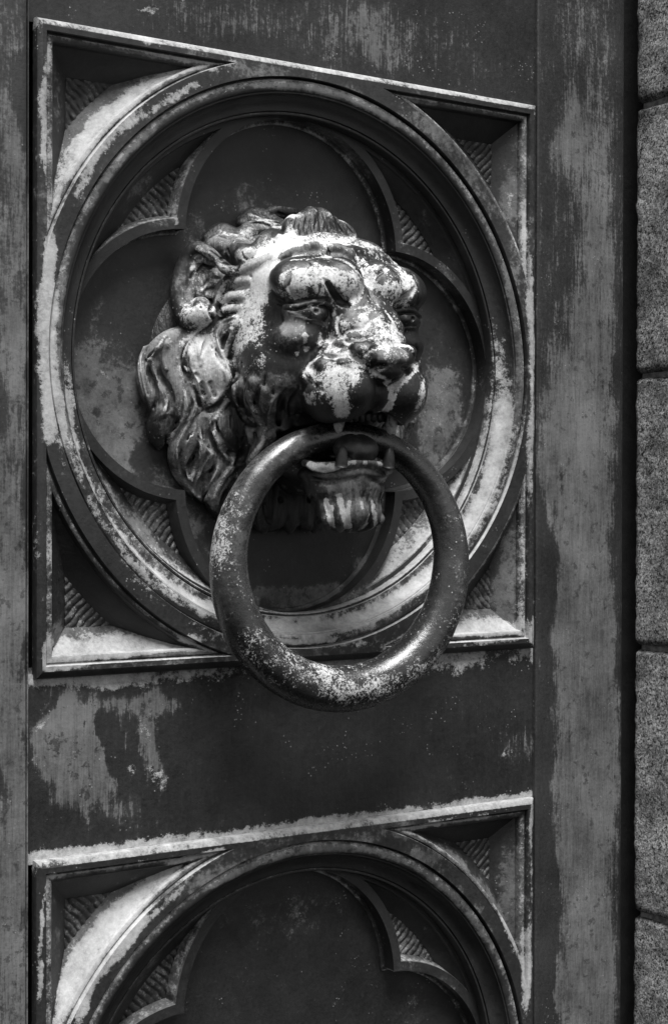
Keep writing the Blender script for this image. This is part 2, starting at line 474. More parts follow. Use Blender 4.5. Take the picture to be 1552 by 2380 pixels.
_C0 = [
 (0,-.2419,.1686,.0032,.0622,.78),
 (0,-.2444,.2075,.0028,.0196,.4),
 (0,-.241,.018,.0093,.0656,1),
 (0,-.2409,-.0476,.0086,.0295,.85),
 (0,-.24,.0705,.0057,.0197,.7),
 (0,-.2457,-.169,.0025,.0393,.3),
 (-.003,-.2315,.1144,.005,.0198,.5,-10),
 (-.014,-.1914,.1674,.0164,.0506,.9,-38),
 (-.014,-.1535,.208,.0502,.0103,.85,35),
 (-.01,-.2118,.1341,.0073,.03,.75,-20),
 (-.003,-.1106,.2378,.0398,.0042,.72,-5),
 (0,-.0821,.2413,.0138,.0028,.8,-8),
 (0,-.1835,.176,.0097,.057,.55,-40),
 (0,-.1339,.2062,.0468,.0055,.66,35),
 (0,-.2039,.1401,.0051,.0333,.66,-28),
 (0,-.1103,.2199,.008,.0035,.5),
 (0,-.1533,.2512,.0422,.0027,.35,-11),
 (0,-.1686,.2521,.0227,.002,.4,-11),
 (0,.1948,.2473,.0405,.0027,.35,-11),
 (-.003,.1281,.2522,.0337,.003,.3,-11),
 (0,.243,.071,.0052,.0477,.72),
 (0,.2475,.0115,.0047,.0797,.74),
 (0,.2436,-.0683,.0063,.0478,.62),
 (0,.2391,.1144,.0052,.0198,.5),
 (-.006,.239,.143,.0042,.0239,.5),
 (-.012,.2258,.1624,.0073,.0183,.45,-8),
 (0,.2516,-.2081,.0037,.048,.45),
 (-.01,.2145,-.0092,.0134,.0713,.78),
 (-.01,.2091,.038,.0082,.0316,.4),
 (-.01,.2148,-.0884,.0155,.0595,.95,-10),
 (-.01,.1945,-.1359,.0203,.0354,.95,-25),
 (-.01,.1596,-.1784,.0445,.0156,.85,38),
 (-.01,-.2171,-.0598,.0066,.0601,.82),
 (-.01,-.2078,-.1098,.0088,.0436,.95,20),
 (-.01,-.1817,-.1504,.0151,.0373,1,38),
 (-.01,-.1394,-.1856,.043,.0124,1,-36),
 (-.01,-.0874,-.2117,.049,.0092,1,-22),
 (-.01,-.003,-.2259,.0786,.0088,1.05),
 (-.01,.0782,-.2181,.0558,.0113,.95,15),
 (-.01,.1351,-.1971,.0292,.0116,.9,30),
 (-.002,-.2299,-.0604,.0036,.0528,.6),
 (-.002,-.1592,-.1778,.0077,.0375,.3,42),
 (-.022,.0049,-.2105,.0706,.0081,.62),
 (-.024,-.0373,-.2,.0256,.0073,.5,-10),
 (-.024,.0789,-.2037,.028,.0061,.5,20),
 (-.003,-.0075,-.2344,.0955,.0051,.75),
 (-.003,-.0834,-.2256,.0449,.0042,.5,-18),
 (-.003,.0965,-.2335,.0565,.0045,.7,18),
 (-.01,-.1891,-.2248,.0562,.0088,.8,3),
 (-.004,-.1229,-.2291,.0316,.0049,.85,6),
 (-.001,-.1898,-.2359,.0858,.0034,.95,4),
 (0,-.2413,-.2348,.0078,.0164,.75),
 (0,-.2234,-.2407,.0217,.0073,.45),
 (-.01,.2,-.2306,.0561,.0063,.75,5),
 (-.002,.2036,-.2421,.0562,.0032,.85,5),
 (0,.2464,-.2399,.0063,.016,.75),
 (-.004,.2052,-.2376,.0409,.0024,.4,5),
 (-.004,-.2324,-.1926,.0022,.0463,.45),
 (-.01,.2386,-.1962,.0042,.0601,.35),
 (-.028,-.1342,.1123,.0118,.0035,.22,8),
 (-.026,-.1162,.1148,.0024,.0049,.7),
 (-.028,.1579,.0991,.0248,.0047,.35,40),
 (-.028,.1139,.1148,.0038,.0038,.6),
 (-.043,.1905,-.0923,.0184,.024,.62,-30),
 (-.026,.1276,-.1028,.0194,.0031,.7,10),
 (-.043,.165,-.0292,.02,.0356,.18),
 (-.043,-.169,-.0297,.027,.0313,.1),
 (-.026,-.1328,-.113,.0158,.0028,.6,-12),
 (-.026,-.1582,-.1615,.0426,.0055,.4,-42),
 (-.026,.1424,-.1553,.0392,.0055,.35,40),
 (-.043,.083,-.1952,.0283,.0038,.55,25),
 (-.043,-.0036,-.2002,.0353,.0052,.35,-4),
 (-.043,.175,-.009,.005,.0064,.35),
 (-.043,-.1729,-.009,.0031,.0028,.5),
 (-.004,.2033,.2257,.0306,.0031,.2,-12),
]
_C1 = [
 (-.014,-.1904,-.4558,.0165,.051,1,-38),
 (-.014,-.1485,-.4273,.0506,.009,.8,35),
 (-.012,-.2136,-.4924,.0096,.0404,.95,-18),
 (-.002,-.1038,-.4028,.0442,.0031,.8,6),
 (-.003,-.1389,-.4057,.0624,.0031,.62,7),
 (-.001,-.1819,-.4644,.009,.0609,.75,-40),
 (0,-.1326,-.4336,.051,.0041,.72,36),
 (0,-.2084,-.5038,.0059,.0268,.8,-18),
 (0,-.1673,-.4545,.0053,.0204,.6,-40),
 (0,-.2439,-.4385,.0021,.0395,.75),
 (0,-.2457,-.4811,.0025,.0197,.85),
 (-.004,-.2321,-.4178,.0022,.0199,.55),
 (-.003,-.238,-.4036,.0036,.0053,.6),
 (-.002,-.0077,-.4196,.0061,.0022,.7),
 (-.002,.0054,-.4183,.0088,.0029,.55),
 (0,-.1598,-.3968,.0046,.0027,.6),
 (0,.2472,-.4079,.0047,.024,.7),
 (-.003,.2459,-.4723,.0042,.0682,.62),
 (-.003,.2051,-.396,.046,.0032,.62,9),
 (-.002,.1297,-.4016,.0483,.0027,.72,9),
 (-.002,.1591,-.4222,.0593,.0039,.62,-38),
 (-.002,.2097,-.4833,.0072,.0791,.62,22),
 (0,.242,-.5512,.0063,.048,.9),
 (-.012,.2128,-.4619,.0113,.0239,.42),
 (-.01,.2217,-.4985,.0073,.024,.4),
 (-.03,.1518,-.5244,.0198,.0039,.2),
 (-.028,.1578,-.5485,.0249,.0039,.3,38),
 (-.01,.2272,-.5793,.0125,.036,.4),
 (-.028,-.125,-.5177,.012,.0028,.3,8),
 (-.043,.1721,-.5782,.0101,.012,.16),
 (0,.109,-.3896,.0285,.0023,.3,9),
 (0,.1823,-.3893,.0302,.0023,.3,9),
]
STAIN = [_S0, _S1]
CRUST = [_C0, _C1]
# ------------------------------------------------------------------ the door
DZ0, DZ1 = -0.97, 0.46
door = empty('door', (0, 0.02, DZ0), 'weathered dark bronze door of square quatrefoil panels with pale streaked patina', 'door')
def extrude_z(prof, z0, z1, step=.004):
    """prof: open list of (x,d); swept along z"""
    n = int((z1 - z0) / step) + 1
    zs = np.linspace(z0, z1, n)
    V = [(x, d, z) for z in zs for (x, d) in prof]
    m = len(prof)
    F = [(i * m + j, i * m + j + 1, (i + 1) * m + j + 1, (i + 1) * m + j) for i in range(n - 1) for j in range(m - 1)]
    return V, F
def fl(a, b, step=.004, d=0):
    n = max(1, int(abs(b - a) / step))
    return [(a + (b - a) * i / n, d) for i in range(n + 1)]
def paint_stile(P, N):
    x, d, z = P.T
    film = blobs(P, STAIN_SHADE_STILE); crust = blobs(P, CRUST_STILE)
    return dict(film=film, crust=crust)
def paint_rail(P, N):
    return dict(film=blobs(P, STAIN_RAIL), crust=blobs(P, CRUST_RAIL) + rail_bands(P))
def rail_bands(P):
    x, d, z = P.T
    t = np.clip((x + .25) / .5, 0, 1)
    v = np.zeros(len(P))
    # crust lying along the top edge of the lower panel, above it
    q = (z - (PC[1] + .2525)) / ((.0066 - .0014 * t) * (1 + .10 * np.sin(x * 47) + .10 * np.sin(x * 231 + 1)))
    v += np.where((q > -.5) & (z < -.3), .95 * np.clip(1.5 - q, 0, 1) * (.86 + .14 * np.sin(x * 29 + 1) + .10 * np.sin(x * 83)), 0)
    # pale run-off band just below the upper panel
    q = (PC[0] - .2525 - z) / ((.008 + .010 * t) * (1 + .2 * np.sin(x * 38 + 2) + .12 * np.sin(x * 197)))
    v += np.where((q > -.5) & (z < -.2), .80 * np.clip(1.55 - q, 0, 1) * (.84 + .2 * np.sin(x * 23) + .12 * np.sin(x * 71 + 2)), 0)
    return v
# stiles
V, F = extrude_z([(-.46, -.10), (-.46, -.004)] + fl(-.458, -.2580, .004, -.004)[1:] + [(-.2575, -.0042), (-.2571, -.0062), (-.2565, -.0062), (-.2561, -.0042), (-.2552, -.0042), (-.2548, -.006), (-.2548, -.05)], DZ0, DZ1)
mk('stile', V, F, M_STILE, door, paint=paint_stile, sharp=50, face_out=True)
arc = [(.3605 + .0095 * math.sin(a), -.0040 - .0095 + .0095 * math.cos(a)) for a in np.linspace(0, math.pi / 2, 8)[1:]]
V, F = extrude_z([(.2547, -.05), (.2547, -.0055), (.2553, -.0045)] + fl(.2565, .3605, .004, -.004) + arc + [(.3702, -.05), (.3702, -.10)], DZ0, DZ1)
mk('stile', V, F, M_STILE, door, paint=paint_stile, sharp=50, face_out=True)
PC = (.0015, -.6430)      # centres of the two square panels
HS = .2525
def sheet(x0, x1, z0, z1, d, step=.004):
    nx = max(1, int((x1 - x0) / step)); nz = max(1, int((z1 - z0) / step))
    V = [(x0 + (x1 - x0) * i / nx, d, z0 + (z1 - z0) * j / nz) for j in range(nz + 1) for i in range(nx + 1)]
    F = [(j * (nx + 1) + i, j * (nx + 1) + i + 1, (j + 1) * (nx + 1) + i + 1, (j + 1) * (nx + 1) + i) for j in range(nz) for i in range(nx)]
    # closed body behind the front sheet
    k = len(V)
    V += [(x0, d, z0), (x1, d, z0), (x1, d, z1), (x0, d, z1), (x0, -.08, z0), (x1, -.08, z0), (x1, -.08, z1), (x0, -.08, z1)]
    F += [(k, k + 4, k + 5, k + 1), (k + 1, k + 5, k + 6, k + 2), (k + 2, k + 6, k + 7, k + 3), (k + 3, k + 7, k + 4, k), (k + 4, k + 7, k + 6, k + 5)]
    return V, F
for z0, z1 in ((PC[0] + HS - .003, DZ1), (PC[1] + HS - .003, PC[0] - HS + .003), (DZ0, PC[1] - HS + .003)):
    V, F = sheet(-.2545, .2546, z0, z1, -.0082)
    mk('rail', V, F, M_RAIL, door, paint=paint_rail)
V, F = sheet(-.2547, .2544, DZ0 + .01, DZ1 - .01, -.060, .1)
mk('added_backing', V, F, M_DARK, door, smooth=False)  # added slab behind the door, keeps sky light from leaking through the gaps

# ---- panels
def newton(f, p):
    p = np.array(p, float)
    for _ in range(25):
        v = f(p); J = np.zeros((2, 2))
        for i in range(2):
            q = p.copy(); q[i] += 1e-6; J[:, i] = (f(q) - v) / 1e-6
        try: s = np.linalg.solve(J, -v)
        except Exception: break
        p = p + np.clip(s, -.02, .02)
    return p
class Side:
    """boundary side: a line (n.p = c) or a circle (centre, r); t moves it inwards"""
    def __init__(s, kind, a, b, sg=1): s.k, s.a, s.b, s.sg = kind, np.array(a, float), b, sg
    def f(s, p, t):
        if s.k == 'L': return p @ s.a - (s.b - t)
        return np.linalg.norm(p - s.a) - (s.b + s.sg * t)
    def pts(s, p, q, n, t):
        if s.k == 'L': return [p + (q - p) * i / n for i in range(n)]
        a0 = math.atan2(*(p - s.a)[::-1]); a1 = math.atan2(*(q - s.a)[::-1])
        while a1 - a0 > math.pi: a1 -= 2 * math.pi
        while a1 - a0 < -math.pi: a1 += 2 * math.pi
        r = s.b + s.sg * t
        return [s.a + r * np.array([math.cos(a0 + (a1 - a0) * i / n), math.sin(a0 + (a1 - a0) * i / n)]) for i in range(n)]
def outline(sides, ts, guess, ns):
    c = []
    for i in range(len(sides)):
        A, B = sides[i - 1], sides[i]; ta, tb = ts[i - 1], ts[i]
        c.append(newton(lambda p: np.array([A.f(p, ta), B.f(p, tb)]), guess[i]))
    o = []
    for i, s in enumerate(sides):
        o += s.pts(c[i], c[(i + 1) % len(sides)], ns[i], ts[i])
    return np.array(o), c
def inpoly(pt, poly):
    x, z = pt; n = len(poly); r = False; j = n - 1
    for i in range(n):
        xi, zi = poly[i]; xj, zj = poly[j]
        if (zi > z) != (zj > z) and x < (xj - xi) * (z - zi) / (zj - zi) + xi: r = not r
        j = i
    return r
def inpolys(P, poly):
    P = np.asarray(P); r = np.zeros(len(P), bool); n = len(poly); j = n - 1
    for i in range(n):
        xi, zi = poly[i]; xj, zj = poly[j]
        m = ((zi > P[:, 1]) != (zj > P[:, 1])) & (P[:, 0] < (xj - xi) * (P[:, 1] - zi) / ((zj - zi) or 1e-12) + xi)
        r ^= m; j = i
    return r
def dist_poly(P, poly):
    P = np.asarray(P); best = np.full(len(P), 9.)
    for a, b in zip(poly, np.roll(poly, -1, 0)):
        ab = b - a; L = max(ab @ ab, 1e-12); t = np.clip(((P - a) @ ab) / L, 0, 1)
        best = np.minimum(best, np.linalg.norm(P - a - t[:, None] * ab, axis=1))
    return best
def fill(loops, step, height):
    """triangulate the area inside loops[0] and outside the other loops, with inner points for painted wear"""
    pts = []; edges = []
    for lp in loops:
        k = len(pts); n = len(lp); pts += [tuple(p) for p in lp]; edges += [(k + i, k + (i + 1) % n) for i in range(n)]
    lo = loops[0].min(0); hi = loops[0].max(0)
    g = np.array([(lo[0] + step * (i + (.5 if j % 2 else 0)), lo[1] + step * .87 * j) for i in range(int((hi[0] - lo[0]) / step) + 2) for j in range(int((hi[1] - lo[1]) / (step * .87)) + 2)])
    m = inpolys(g, loops[0]) & (dist_poly(g, loops[0]) > step * .35)
    for lp in loops[1:]: m &= ~inpolys(g, lp) & (dist_poly(g, lp) > step * .35)
    pts += [tuple(p) for p in g[m]]
    r = delaunay_2d_cdt([Vector(p) for p in pts], edges, [], 0, 1e-6)
    vs = np.array([(v[0], v[1]) for v in r[0]]); fs = [tuple(f) for f in r[2]]
    cen = np.array([vs[list(f)].mean(0) for f in fs])
    k = inpolys(cen, loops[0])
    for lp in loops[1:]: k &= ~inpolys(cen, lp)
    fs = [f if True else f for f, q in zip(fs, k) if q]
    V = [(v[0], height(v[0], v[1]), v[1]) for v in vs]
    return V, fs
def orient(V, F, out=True):
    """make every face look out of the door (+d) unless it is a steep wall, which keeps its side"""
    V = np.asarray(V); o = []
    for f in F:
        p = V[list(f)]; n = np.cross(p[1] - p[0], p[2] - p[0])
        # in (x,d,z) space, handedness is mirrored when d becomes -y
        o.append(f if n[1] < 0 else f[::-1])
    return o
def loft(rings):
    n = len(rings[0][0]); V = []; F = []
    for r, d in rings: V += [(p[0], d, p[1]) for p in r]
    for i in range(len(rings) - 1):
        for j in range(n):
            F.append((i * n + j, i * n + (j + 1) % n, (i + 1) * n + (j + 1) % n, (i + 1) * n + j))
    return V, F
def join(*M):
    V = []; F = []
    for v, f in M:
        k = len(V); V += list(v); F += [tuple(i + k for i in q) for q in f]
    return V, F
def xf(V, F, sx, sz, cz):
    V = [(p[0] * sx, p[1], p[2] * sz + cz) for p in V]
    if sx * sz < 0: F = [f[::-1] for f in F]
    return V, F
RG, RB, RC, RL = .2405, .2290, .2115, .1071     # groove, bead inner edge, cove inner edge, lobe radius
LC = .1044                                      # lobe centre offset
DT, DP = -.0255, -.0435                         # depth of the tracery face and of the back plate
def ribs(h0, amp, per, ang, ph=0.0):
    def h(x, z):
        u = x * math.cos(ang) + z * math.sin(ang); v = -x * math.sin(ang) + z * math.cos(ang)
        w = u / per + .10 * math.sin(v * 300 + ph) + .13 * noise.noise(Vector((v * 60, u * 50, ph * 3))) + ph
        s = abs(math.sin(math.pi * w))
        return h0 + amp * (s ** .42) * (.8 + .4 * noise.noise(Vector((x * 200, z * 200, ph))))
    return h
# spandrel of the upper left corner, made once and mirrored
def make_spandrel(ph):
    ls = .2430
    sides = [Side('L', (0, 1), ls), Side('L', (-1, 0), ls), Side('C', (0, 0), .2540, 1)]
    gs = [np.array([-.074, .243]), np.array([-.243, .243]), np.array([-.243, .074])]
    ns = [44, 44, 70]
    rings = []; g = gs; prev = None
    prof = [(0, 0, 0), (.0004, .0003, -.0006), (.0008, .0006, -.0042), (.0020, .0015, -.0046), (.0026, .0022, -.0034), (.0050, .0040, -.0033), (.0070, .0056, -.0040), (.0080, .0064, -.0056), (.0083, .0067, -.0094), (.0095, .0080, -.0104),
            (.0130, .0110, -.0130), (.0185, .0158, -.0172), (.0240, .0200, -.0214), (.0275, .0235, -.0242)]
    for tl, tc, d in prof:
        o, g = outline(sides, [tl, tl, tc], g, ns)
        rings.append((o, d))
    lp = loft(rings)
    flr = fill([rings[-1][0]], .0011, ribs(-.0252, .0020, .0056, math.radians(45) , ph))
    # flat face between square edge and circle
    e = .2470
    a = np.linspace(math.radians(90), math.radians(180), 90)
    outer = [(-.0001, e)] + [(-e * i / 30, e) for i in range(1, 30)] + [(-e, e)] + [(-e, e - e * i / 30) for i in range(1, 30)] + [(-e, .0001)]
    circ = [(RG * math.cos(t), RG * math.sin(t)) for t in a[::-1]]
    poly = np.array(outer + circ)
    fc = fill([poly, rings[0][0]], .004, lambda x, z: 0)
    E = [0.0] * len(fc[0]); n = len(rings[0][0])
    for r in range(len(rings)): E += [(0, 0, .1, .3, 1, 1, .9, .6, .1, .2, 0, 0, 0, .1)[r]] * n
    E += [.45] * len(flr[0])
    return join((fc[0], orient(*fc)), (lp[0], orient(*lp)), (flr[0], orient(*flr))) + (E,)
def make_cusp(ph):
    # sides: lobe of the top, big circle, lobe of the left
    cT, cL = (0, LC), (-LC, 0)
    sides = [Side('C', cT, RL, 1), Side('C', (0, 0), RC, -1), Side('C', cL, RL, 1)]
    g = [np.array([-.118, .118]), np.array([-.06, .197]), np.array([-.197, .06])]
    ns = [50, 60, 50]
    rings = []
    prof = [(.0085, .0040, 0), (.0088, .0044, -.0006), (.0092, .0050, -.0022), (.0100, .0090, -.0050), (.0112, .0150, -.0085), (.0122, .0190, -.0110)]
    for tl, tc, d in prof:
        o, g = outline(sides, [tl, tc, tl], g, ns)
        rings.append((o, DT + d))
    lp = loft(rings)
    flr = fill([rings[-1][0]], .0011, ribs(DT - .0130, .0022, .0060, math.radians(45), ph))
    # front face
    al = math.radians(90 + 8)
    topl = [(cT[0] + RL * math.cos(t), cT[1] + RL * math.sin(t)) for t in np.linspace(al, math.radians(178.6), 60)]
    lefl = [(cL[0] + RL * math.cos(t), cL[1] + RL * math.sin(t)) for t in np.linspace(math.radians(91.4), math.radians(172), 60)]
    big = [(RC * math.cos(t), RC * math.sin(t)) for t in np.linspace(math.radians(176.0), math.radians(94.0), 80)]
    lob = topl + lefl
    fc = fill([np.array(lob + big), rings[0][0]], .004, lambda x, z: DT)
    # lobe walls down to the plate, with a small quirk at the foot
    tl2 = [(cT[0] + RL * math.cos(t), cT[1] + RL * math.sin(t), t, cT) for t in np.linspace(math.radians(89), math.radians(178.6), 70)]
    ll2 = [(cL[0] + RL * math.cos(t), cL[1] + RL * math.sin(t), t, cL) for t in np.linspace(math.radians(91.4), math.radians(181), 70)]
    W = []; path = tl2 + ll2
    lev = [(0, DT), (.0005, DT - .0007), (.0008, DP + .0030), (.0006, DP + .0028), (-.0008, DP + .0026), (-.0026, DP + .0018), (-.0032, DP - .001)]
    for off, d in lev:
        for x, z, t, c in path: W.append((x + off * math.cos(t), d, z + off * math.sin(t)))
    n = len(path)
    WF = [(i * n + j, i * n + j + 1, (i + 1) * n + j + 1, (i + 1) * n + j) for i in range(len(lev) - 1) for j in range(n - 1)]
    E = [0.0] * len(fc[0]); n1 = len(rings[0][0])
    for r in range(len(rings)): E += [(.5, .6, .6, .5, .3, .3)[r]] * n1
    E += [.7] * len(flr[0])
    for k_ in range(len(lev)): E += [(0, .1, .1, .3, .6, .8, .5)[k_]] * n
    return join((fc[0], orient(*fc)), (lp[0], orient(*lp)), (flr[0], orient(*flr)), (W, [f[::-1] for f in WF])) + (E,)
def lathe(prof, cz, n=288):
    V = []; m = len(prof)
    for i in range(n):
        a = 2 * math.pi * i / n
        for r, d in prof: V.append((r * math.cos(a), d, cz + r * math.sin(a)))
    F = [(i * m + j, i * m + j + 1, ((i + 1) % n) * m + j + 1, ((i + 1) % n) * m + j) for i in range(n) for j in range(m - 1)]
    return V, F
def make_square(cz):
    prof = [(.2470, 0), (.2476, -.0002), (.2506, -.0016), (.2519, -.0026), (.2524, -.0040), (.2526, -.0046), (.2526, -.0100)]
    V = []; n = 120; F = []
    per = []
    for k in range(4):
        for i in range(n // 4): 
            t = -1 + 2 * i / (n // 4); per.append([(t, 1), (1, -t), (-t, -1), (-1, t)][k])
    for r, d in prof:
        for u, v in per: V.append((u * r, d, v * r + cz))
    m = len(per)
    for i in range(len(prof) - 1):
        for j in range(m): F.append((i * m + j, (i + 1) * m + j, (i + 1) * m + (j + 1) % m, i * m + (j + 1) % m))
    return V, F
def square_fix(V):
    """the castings are a touch narrower than high"""
    V = np.array([tuple(v) for v in V], float)
    for sg, k in ((-1, .74), (1, .92)):
        m = V[:, 0] * sg > .2406
        V[m, 0] = sg * (.2406 + (V[m, 0] * sg - .2406) * k)
    return V
def upness(N): return np.clip(N[:, 2], 0, 1)
def paint_panel(cz, key, edge=None):
    def f(P, N):
        film = blobs_at(P, STAIN[key]); crust = blobs_at(P, CRUST[key])
        low = np.clip((cz + .10 - P[:, 2]) / .20, 0, 1)
        u = N[:, 2] * .95 - N[:, 0] * .30
        k = S1(np.clip((u - .15) / .50, 0, 1))
        # pale dust and salts on up-facing faces, light from above painted in too
        shelf = np.clip((P[:, 1] + .0270) / .0130, .12, 1) * (P[:, 1] > -.0272) + .75 * (P[:, 1] <= -.0272)
        crust = crust + k * (.34 + .40 * low) * shelf
        film = film + k * .55
        top = (P[:, 2] > cz + .2473) & (np.abs(P[:, 0]) < P[:, 2] - cz + .0035)
        crust = crust + top * (.52 + .16 * np.sin(P[:, 0] * 61 + key) + .10 * np.sin(P[:, 0] * 173))
        dn = np.clip(-N[:, 2] * 1.6, 0, 1)  # faces turned down lose film and crust, putting their shade into the colour
        film = film - dn * .3; crust = crust - dn * .5
        if edge is not None:
            e = np.asarray(edge)[:len(P)]
            crust = crust + e * (.42 - .4 * dn); film = film + e * (.55 - .2 * dn)
        return dict(film=film, crust=crust)
    return f
for key, cz in enumerate(PC):
    pf = paint_panel(cz, key)
    n = 72
    # back plate
    V = [(0, DP, cz)]; F = []
    rr = np.linspace(.004, .2125, 54)
    for r in rr:
        for i in range(180): a = 2 * math.pi * i / 180; V.append((r * math.cos(a), DP + .0006 * noise.noise(Vector((r * math.cos(a) * 9, r * math.sin(a) * 9, key))), cz + r * math.sin(a)))
    for i in range(180): F.append((0, 1 + (i + 1) % 180, 1 + i))
    for k in range(len(rr) - 1):
        for i in range(180):
            a, b = 1 + k * 180 + i, 1 + k * 180 + (i + 1) % 180
            F.append((a, b, b + 180, a + 180))
    F = [f if np.cross(np.array(V[f[1]]) - np.array(V[f[0]]), np.array(V[f[2]]) - np.array(V[f[0]]))[1] < 0 else f[::-1] for f in F]
    panel = mk('panel', V, F, M_PANEL, door, paint=pf)
    V, F = make_square(cz); V = square_fix(V)
    mk('square_moulding', V, F, M_PANEL, panel, paint=pf, sharp=28, face_out=True)
    bead = [(.2406, 0), (.2403, -.0006), (.2402, -.0075), (.2388, -.0078), (.2386, -.0040), (.2378, -.0028), (.2350, -.0021), (.2320, -.0021), (.2296, -.0027), (.2288, -.0034)]
    V, F = lathe(bead, cz); mk('bead', V, F, M_PANEL, panel, paint=paint_panel(cz, key, [(0, 0, 0, 0, .6, .9, .8, .5, .3, .2)[i % len(bead)] for i in range(len(V))]), sharp=40, face_out=True)
    cove = [(.2288, -.0030), (.2284, -.0044), (.2272, -.0045)]
    for i in range(1, 11):
        t = i / 10 * math.pi / 2
        cove.append((.2270 - (.2270 - .2150) * (1 - math.cos(t)) , -.0046 - .0104 * math.sin(t)))
    cove += [(.2146, -.0151), (.2144, -.0172), (.2138, -.0174), (.2134, -.0158), (.2119, -.0157), (.2115, -.0162), (.2113, -.0166), (.2113, DT - .001), (.2130, DP - .001)]
    V, F = lathe(cove, cz); mk('cove', V, F, M_PANEL, panel, paint=paint_panel(cz, key, [min(1, max(0, (.02 - v[2] + cz) / .13)) * .85 * (key == 0) for v in V]), sharp=40, face_out=True)
    for q_, (sx, sz) in enumerate(((1, 1), (-1, 1), (1, -1), (-1, -1))):
        if key == 1 and sz < 0: ph_ = .5
        else: ph_ = .3 + q_ * 1.37 + key * .61
        if not (key == 1 and q_ == 3):
            SPV, SPF, SPE = make_spandrel(ph_); CUV, CUF, CUE = make_cusp(ph_ + .4)
        V, F = xf(SPV, SPF, sx, sz, cz); V = square_fix(V); mk('spandrel', V, F, M_PANEL, panel, paint=paint_panel(cz, key, SPE), sharp=32)
        V, F = xf(CUV, CUF, sx, sz, cz); mk('cusp', V, F, M_PANEL, panel, paint=paint_panel(cz, key, CUE), sharp=32)

# ------------------------------------------------------------------ granite wall
wall = empty('stone_wall', (.5, -.1, DZ0), 'speckled grey granite block jamb beside the right edge of the bronze door', 'wall')
JZ = [.5340, .2705, .0080, -.2560, -.5165, -.7780, -1.0400]
def block(z0, z1, seed):
    st = .003; d0, d1 = -.0035, .24
    nd = 30; nz = int((z1 - z0) / st)
    dd = d0 + (d1 - d0) * (np.arange(nd + 1) / nd) ** 1.6
    V = []; G = []
    for j in range(nz + 1):
        z = z0 + (z1 - z0) * j / nz
        for i in range(nd + 1):
            d = dd[i]
            ez = min(z - z0, z1 - z); ed = d - d0
            rz = .0060 + .0030 * noise.noise(Vector((d * 40, seed, 2))); 
            o = 0
            if ez < rz: o += rz - math.sqrt(max(rz * rz - (rz - ez) ** 2, 0))
            re = .0045 + .003 * noise.noise(Vector((seed * 3, z * 60, 0)))
            if ed < re: o += re - math.sqrt(max(re * re - (re - ed) ** 2, 0))
            o += .0007 * noise.noise(Vector((d * 70, z * 70, seed))) + .0004 * noise.noise(Vector((d * 260, z * 260, seed)))
            je = .0016 * noise.noise(Vector((z * 90, seed, 7))) + .0012 * noise.noise(Vector((z * 320, seed, 3)))
            V.append((.380 + o, d + (je * max(0, 1 - ed / .01)), z))
            G.append(max(0, 1 - ez / .016) * .75 + max(0, 1 - ed / .006) * .35)
    m = nd + 1
    F = [(j * m + i, (j + 1) * m + i, (j + 1) * m + i + 1, j * m + i + 1) for j in range(nz) for i in range(nd)]
    F = [f[::-1] for f in F]
    k = len(V)
    V += [(.395, d0, z0), (.395, d0, z1), (.395, d1, z1), (.395, d1, z0), (.60, d0, z0), (.60, d0, z1), (.60, d1, z1), (.60, d1, z0)]; G += [.5] * 8
    # near face and ends
    F += [(k, k + 4, k + 5, k + 1), (k + 1, k + 5, k + 6, k + 2), (k + 3, k + 2, k + 6, k + 7), (k, k + 3, k + 7, k + 4)]
    a, b, c, e = 0, nz * m, nz * m + nd, nd
    F += [tuple(range(0, m)) + (k + 3, k), tuple(reversed(range(nz * m, nz * m + m))) + (k + 1, k + 2), tuple(reversed([j * m for j in range(nz + 1)])) + (k, k + 1), tuple([j * m + nd for j in range(nz + 1)]) + (k + 2, k + 3)]
    return V, F, G
for k in range(len(JZ) - 1):
    V, F, G = block(JZ[k + 1] + .0022, JZ[k] - .0022, k * 3.7 + 1)
    mk('granite_block', V, F, M_GRAN, wall, paint=lambda P, N, G=G: dict(grime=np.array(G)[:len(P)]), sharp=60)
def boxm(x0, x1, d0, d1, z0, z1):
    V = [(x, d, z) for x in (x0, x1) for d in (d0, d1) for z in (z0, z1)]
    F = [(0, 1, 3, 2), (4, 6, 7, 5), (0, 4, 5, 1), (2, 3, 7, 6), (0, 2, 6, 4), (1, 5, 7, 3)]
    return V, F
for z in JZ[1:-1]:
    V, F = boxm(.3855, .59, .002, .235, z - .004, z + .004)
    mk('mortar', V, F, M_MORTAR, wall, smooth=False)
V, F = boxm(.3850, .59, -.30, -.030, JZ[-1], JZ[0])
mk('rebate', V, F, M_DARK, wall, smooth=False)  # stone rebate in near-black, the gap's shade put into its colour
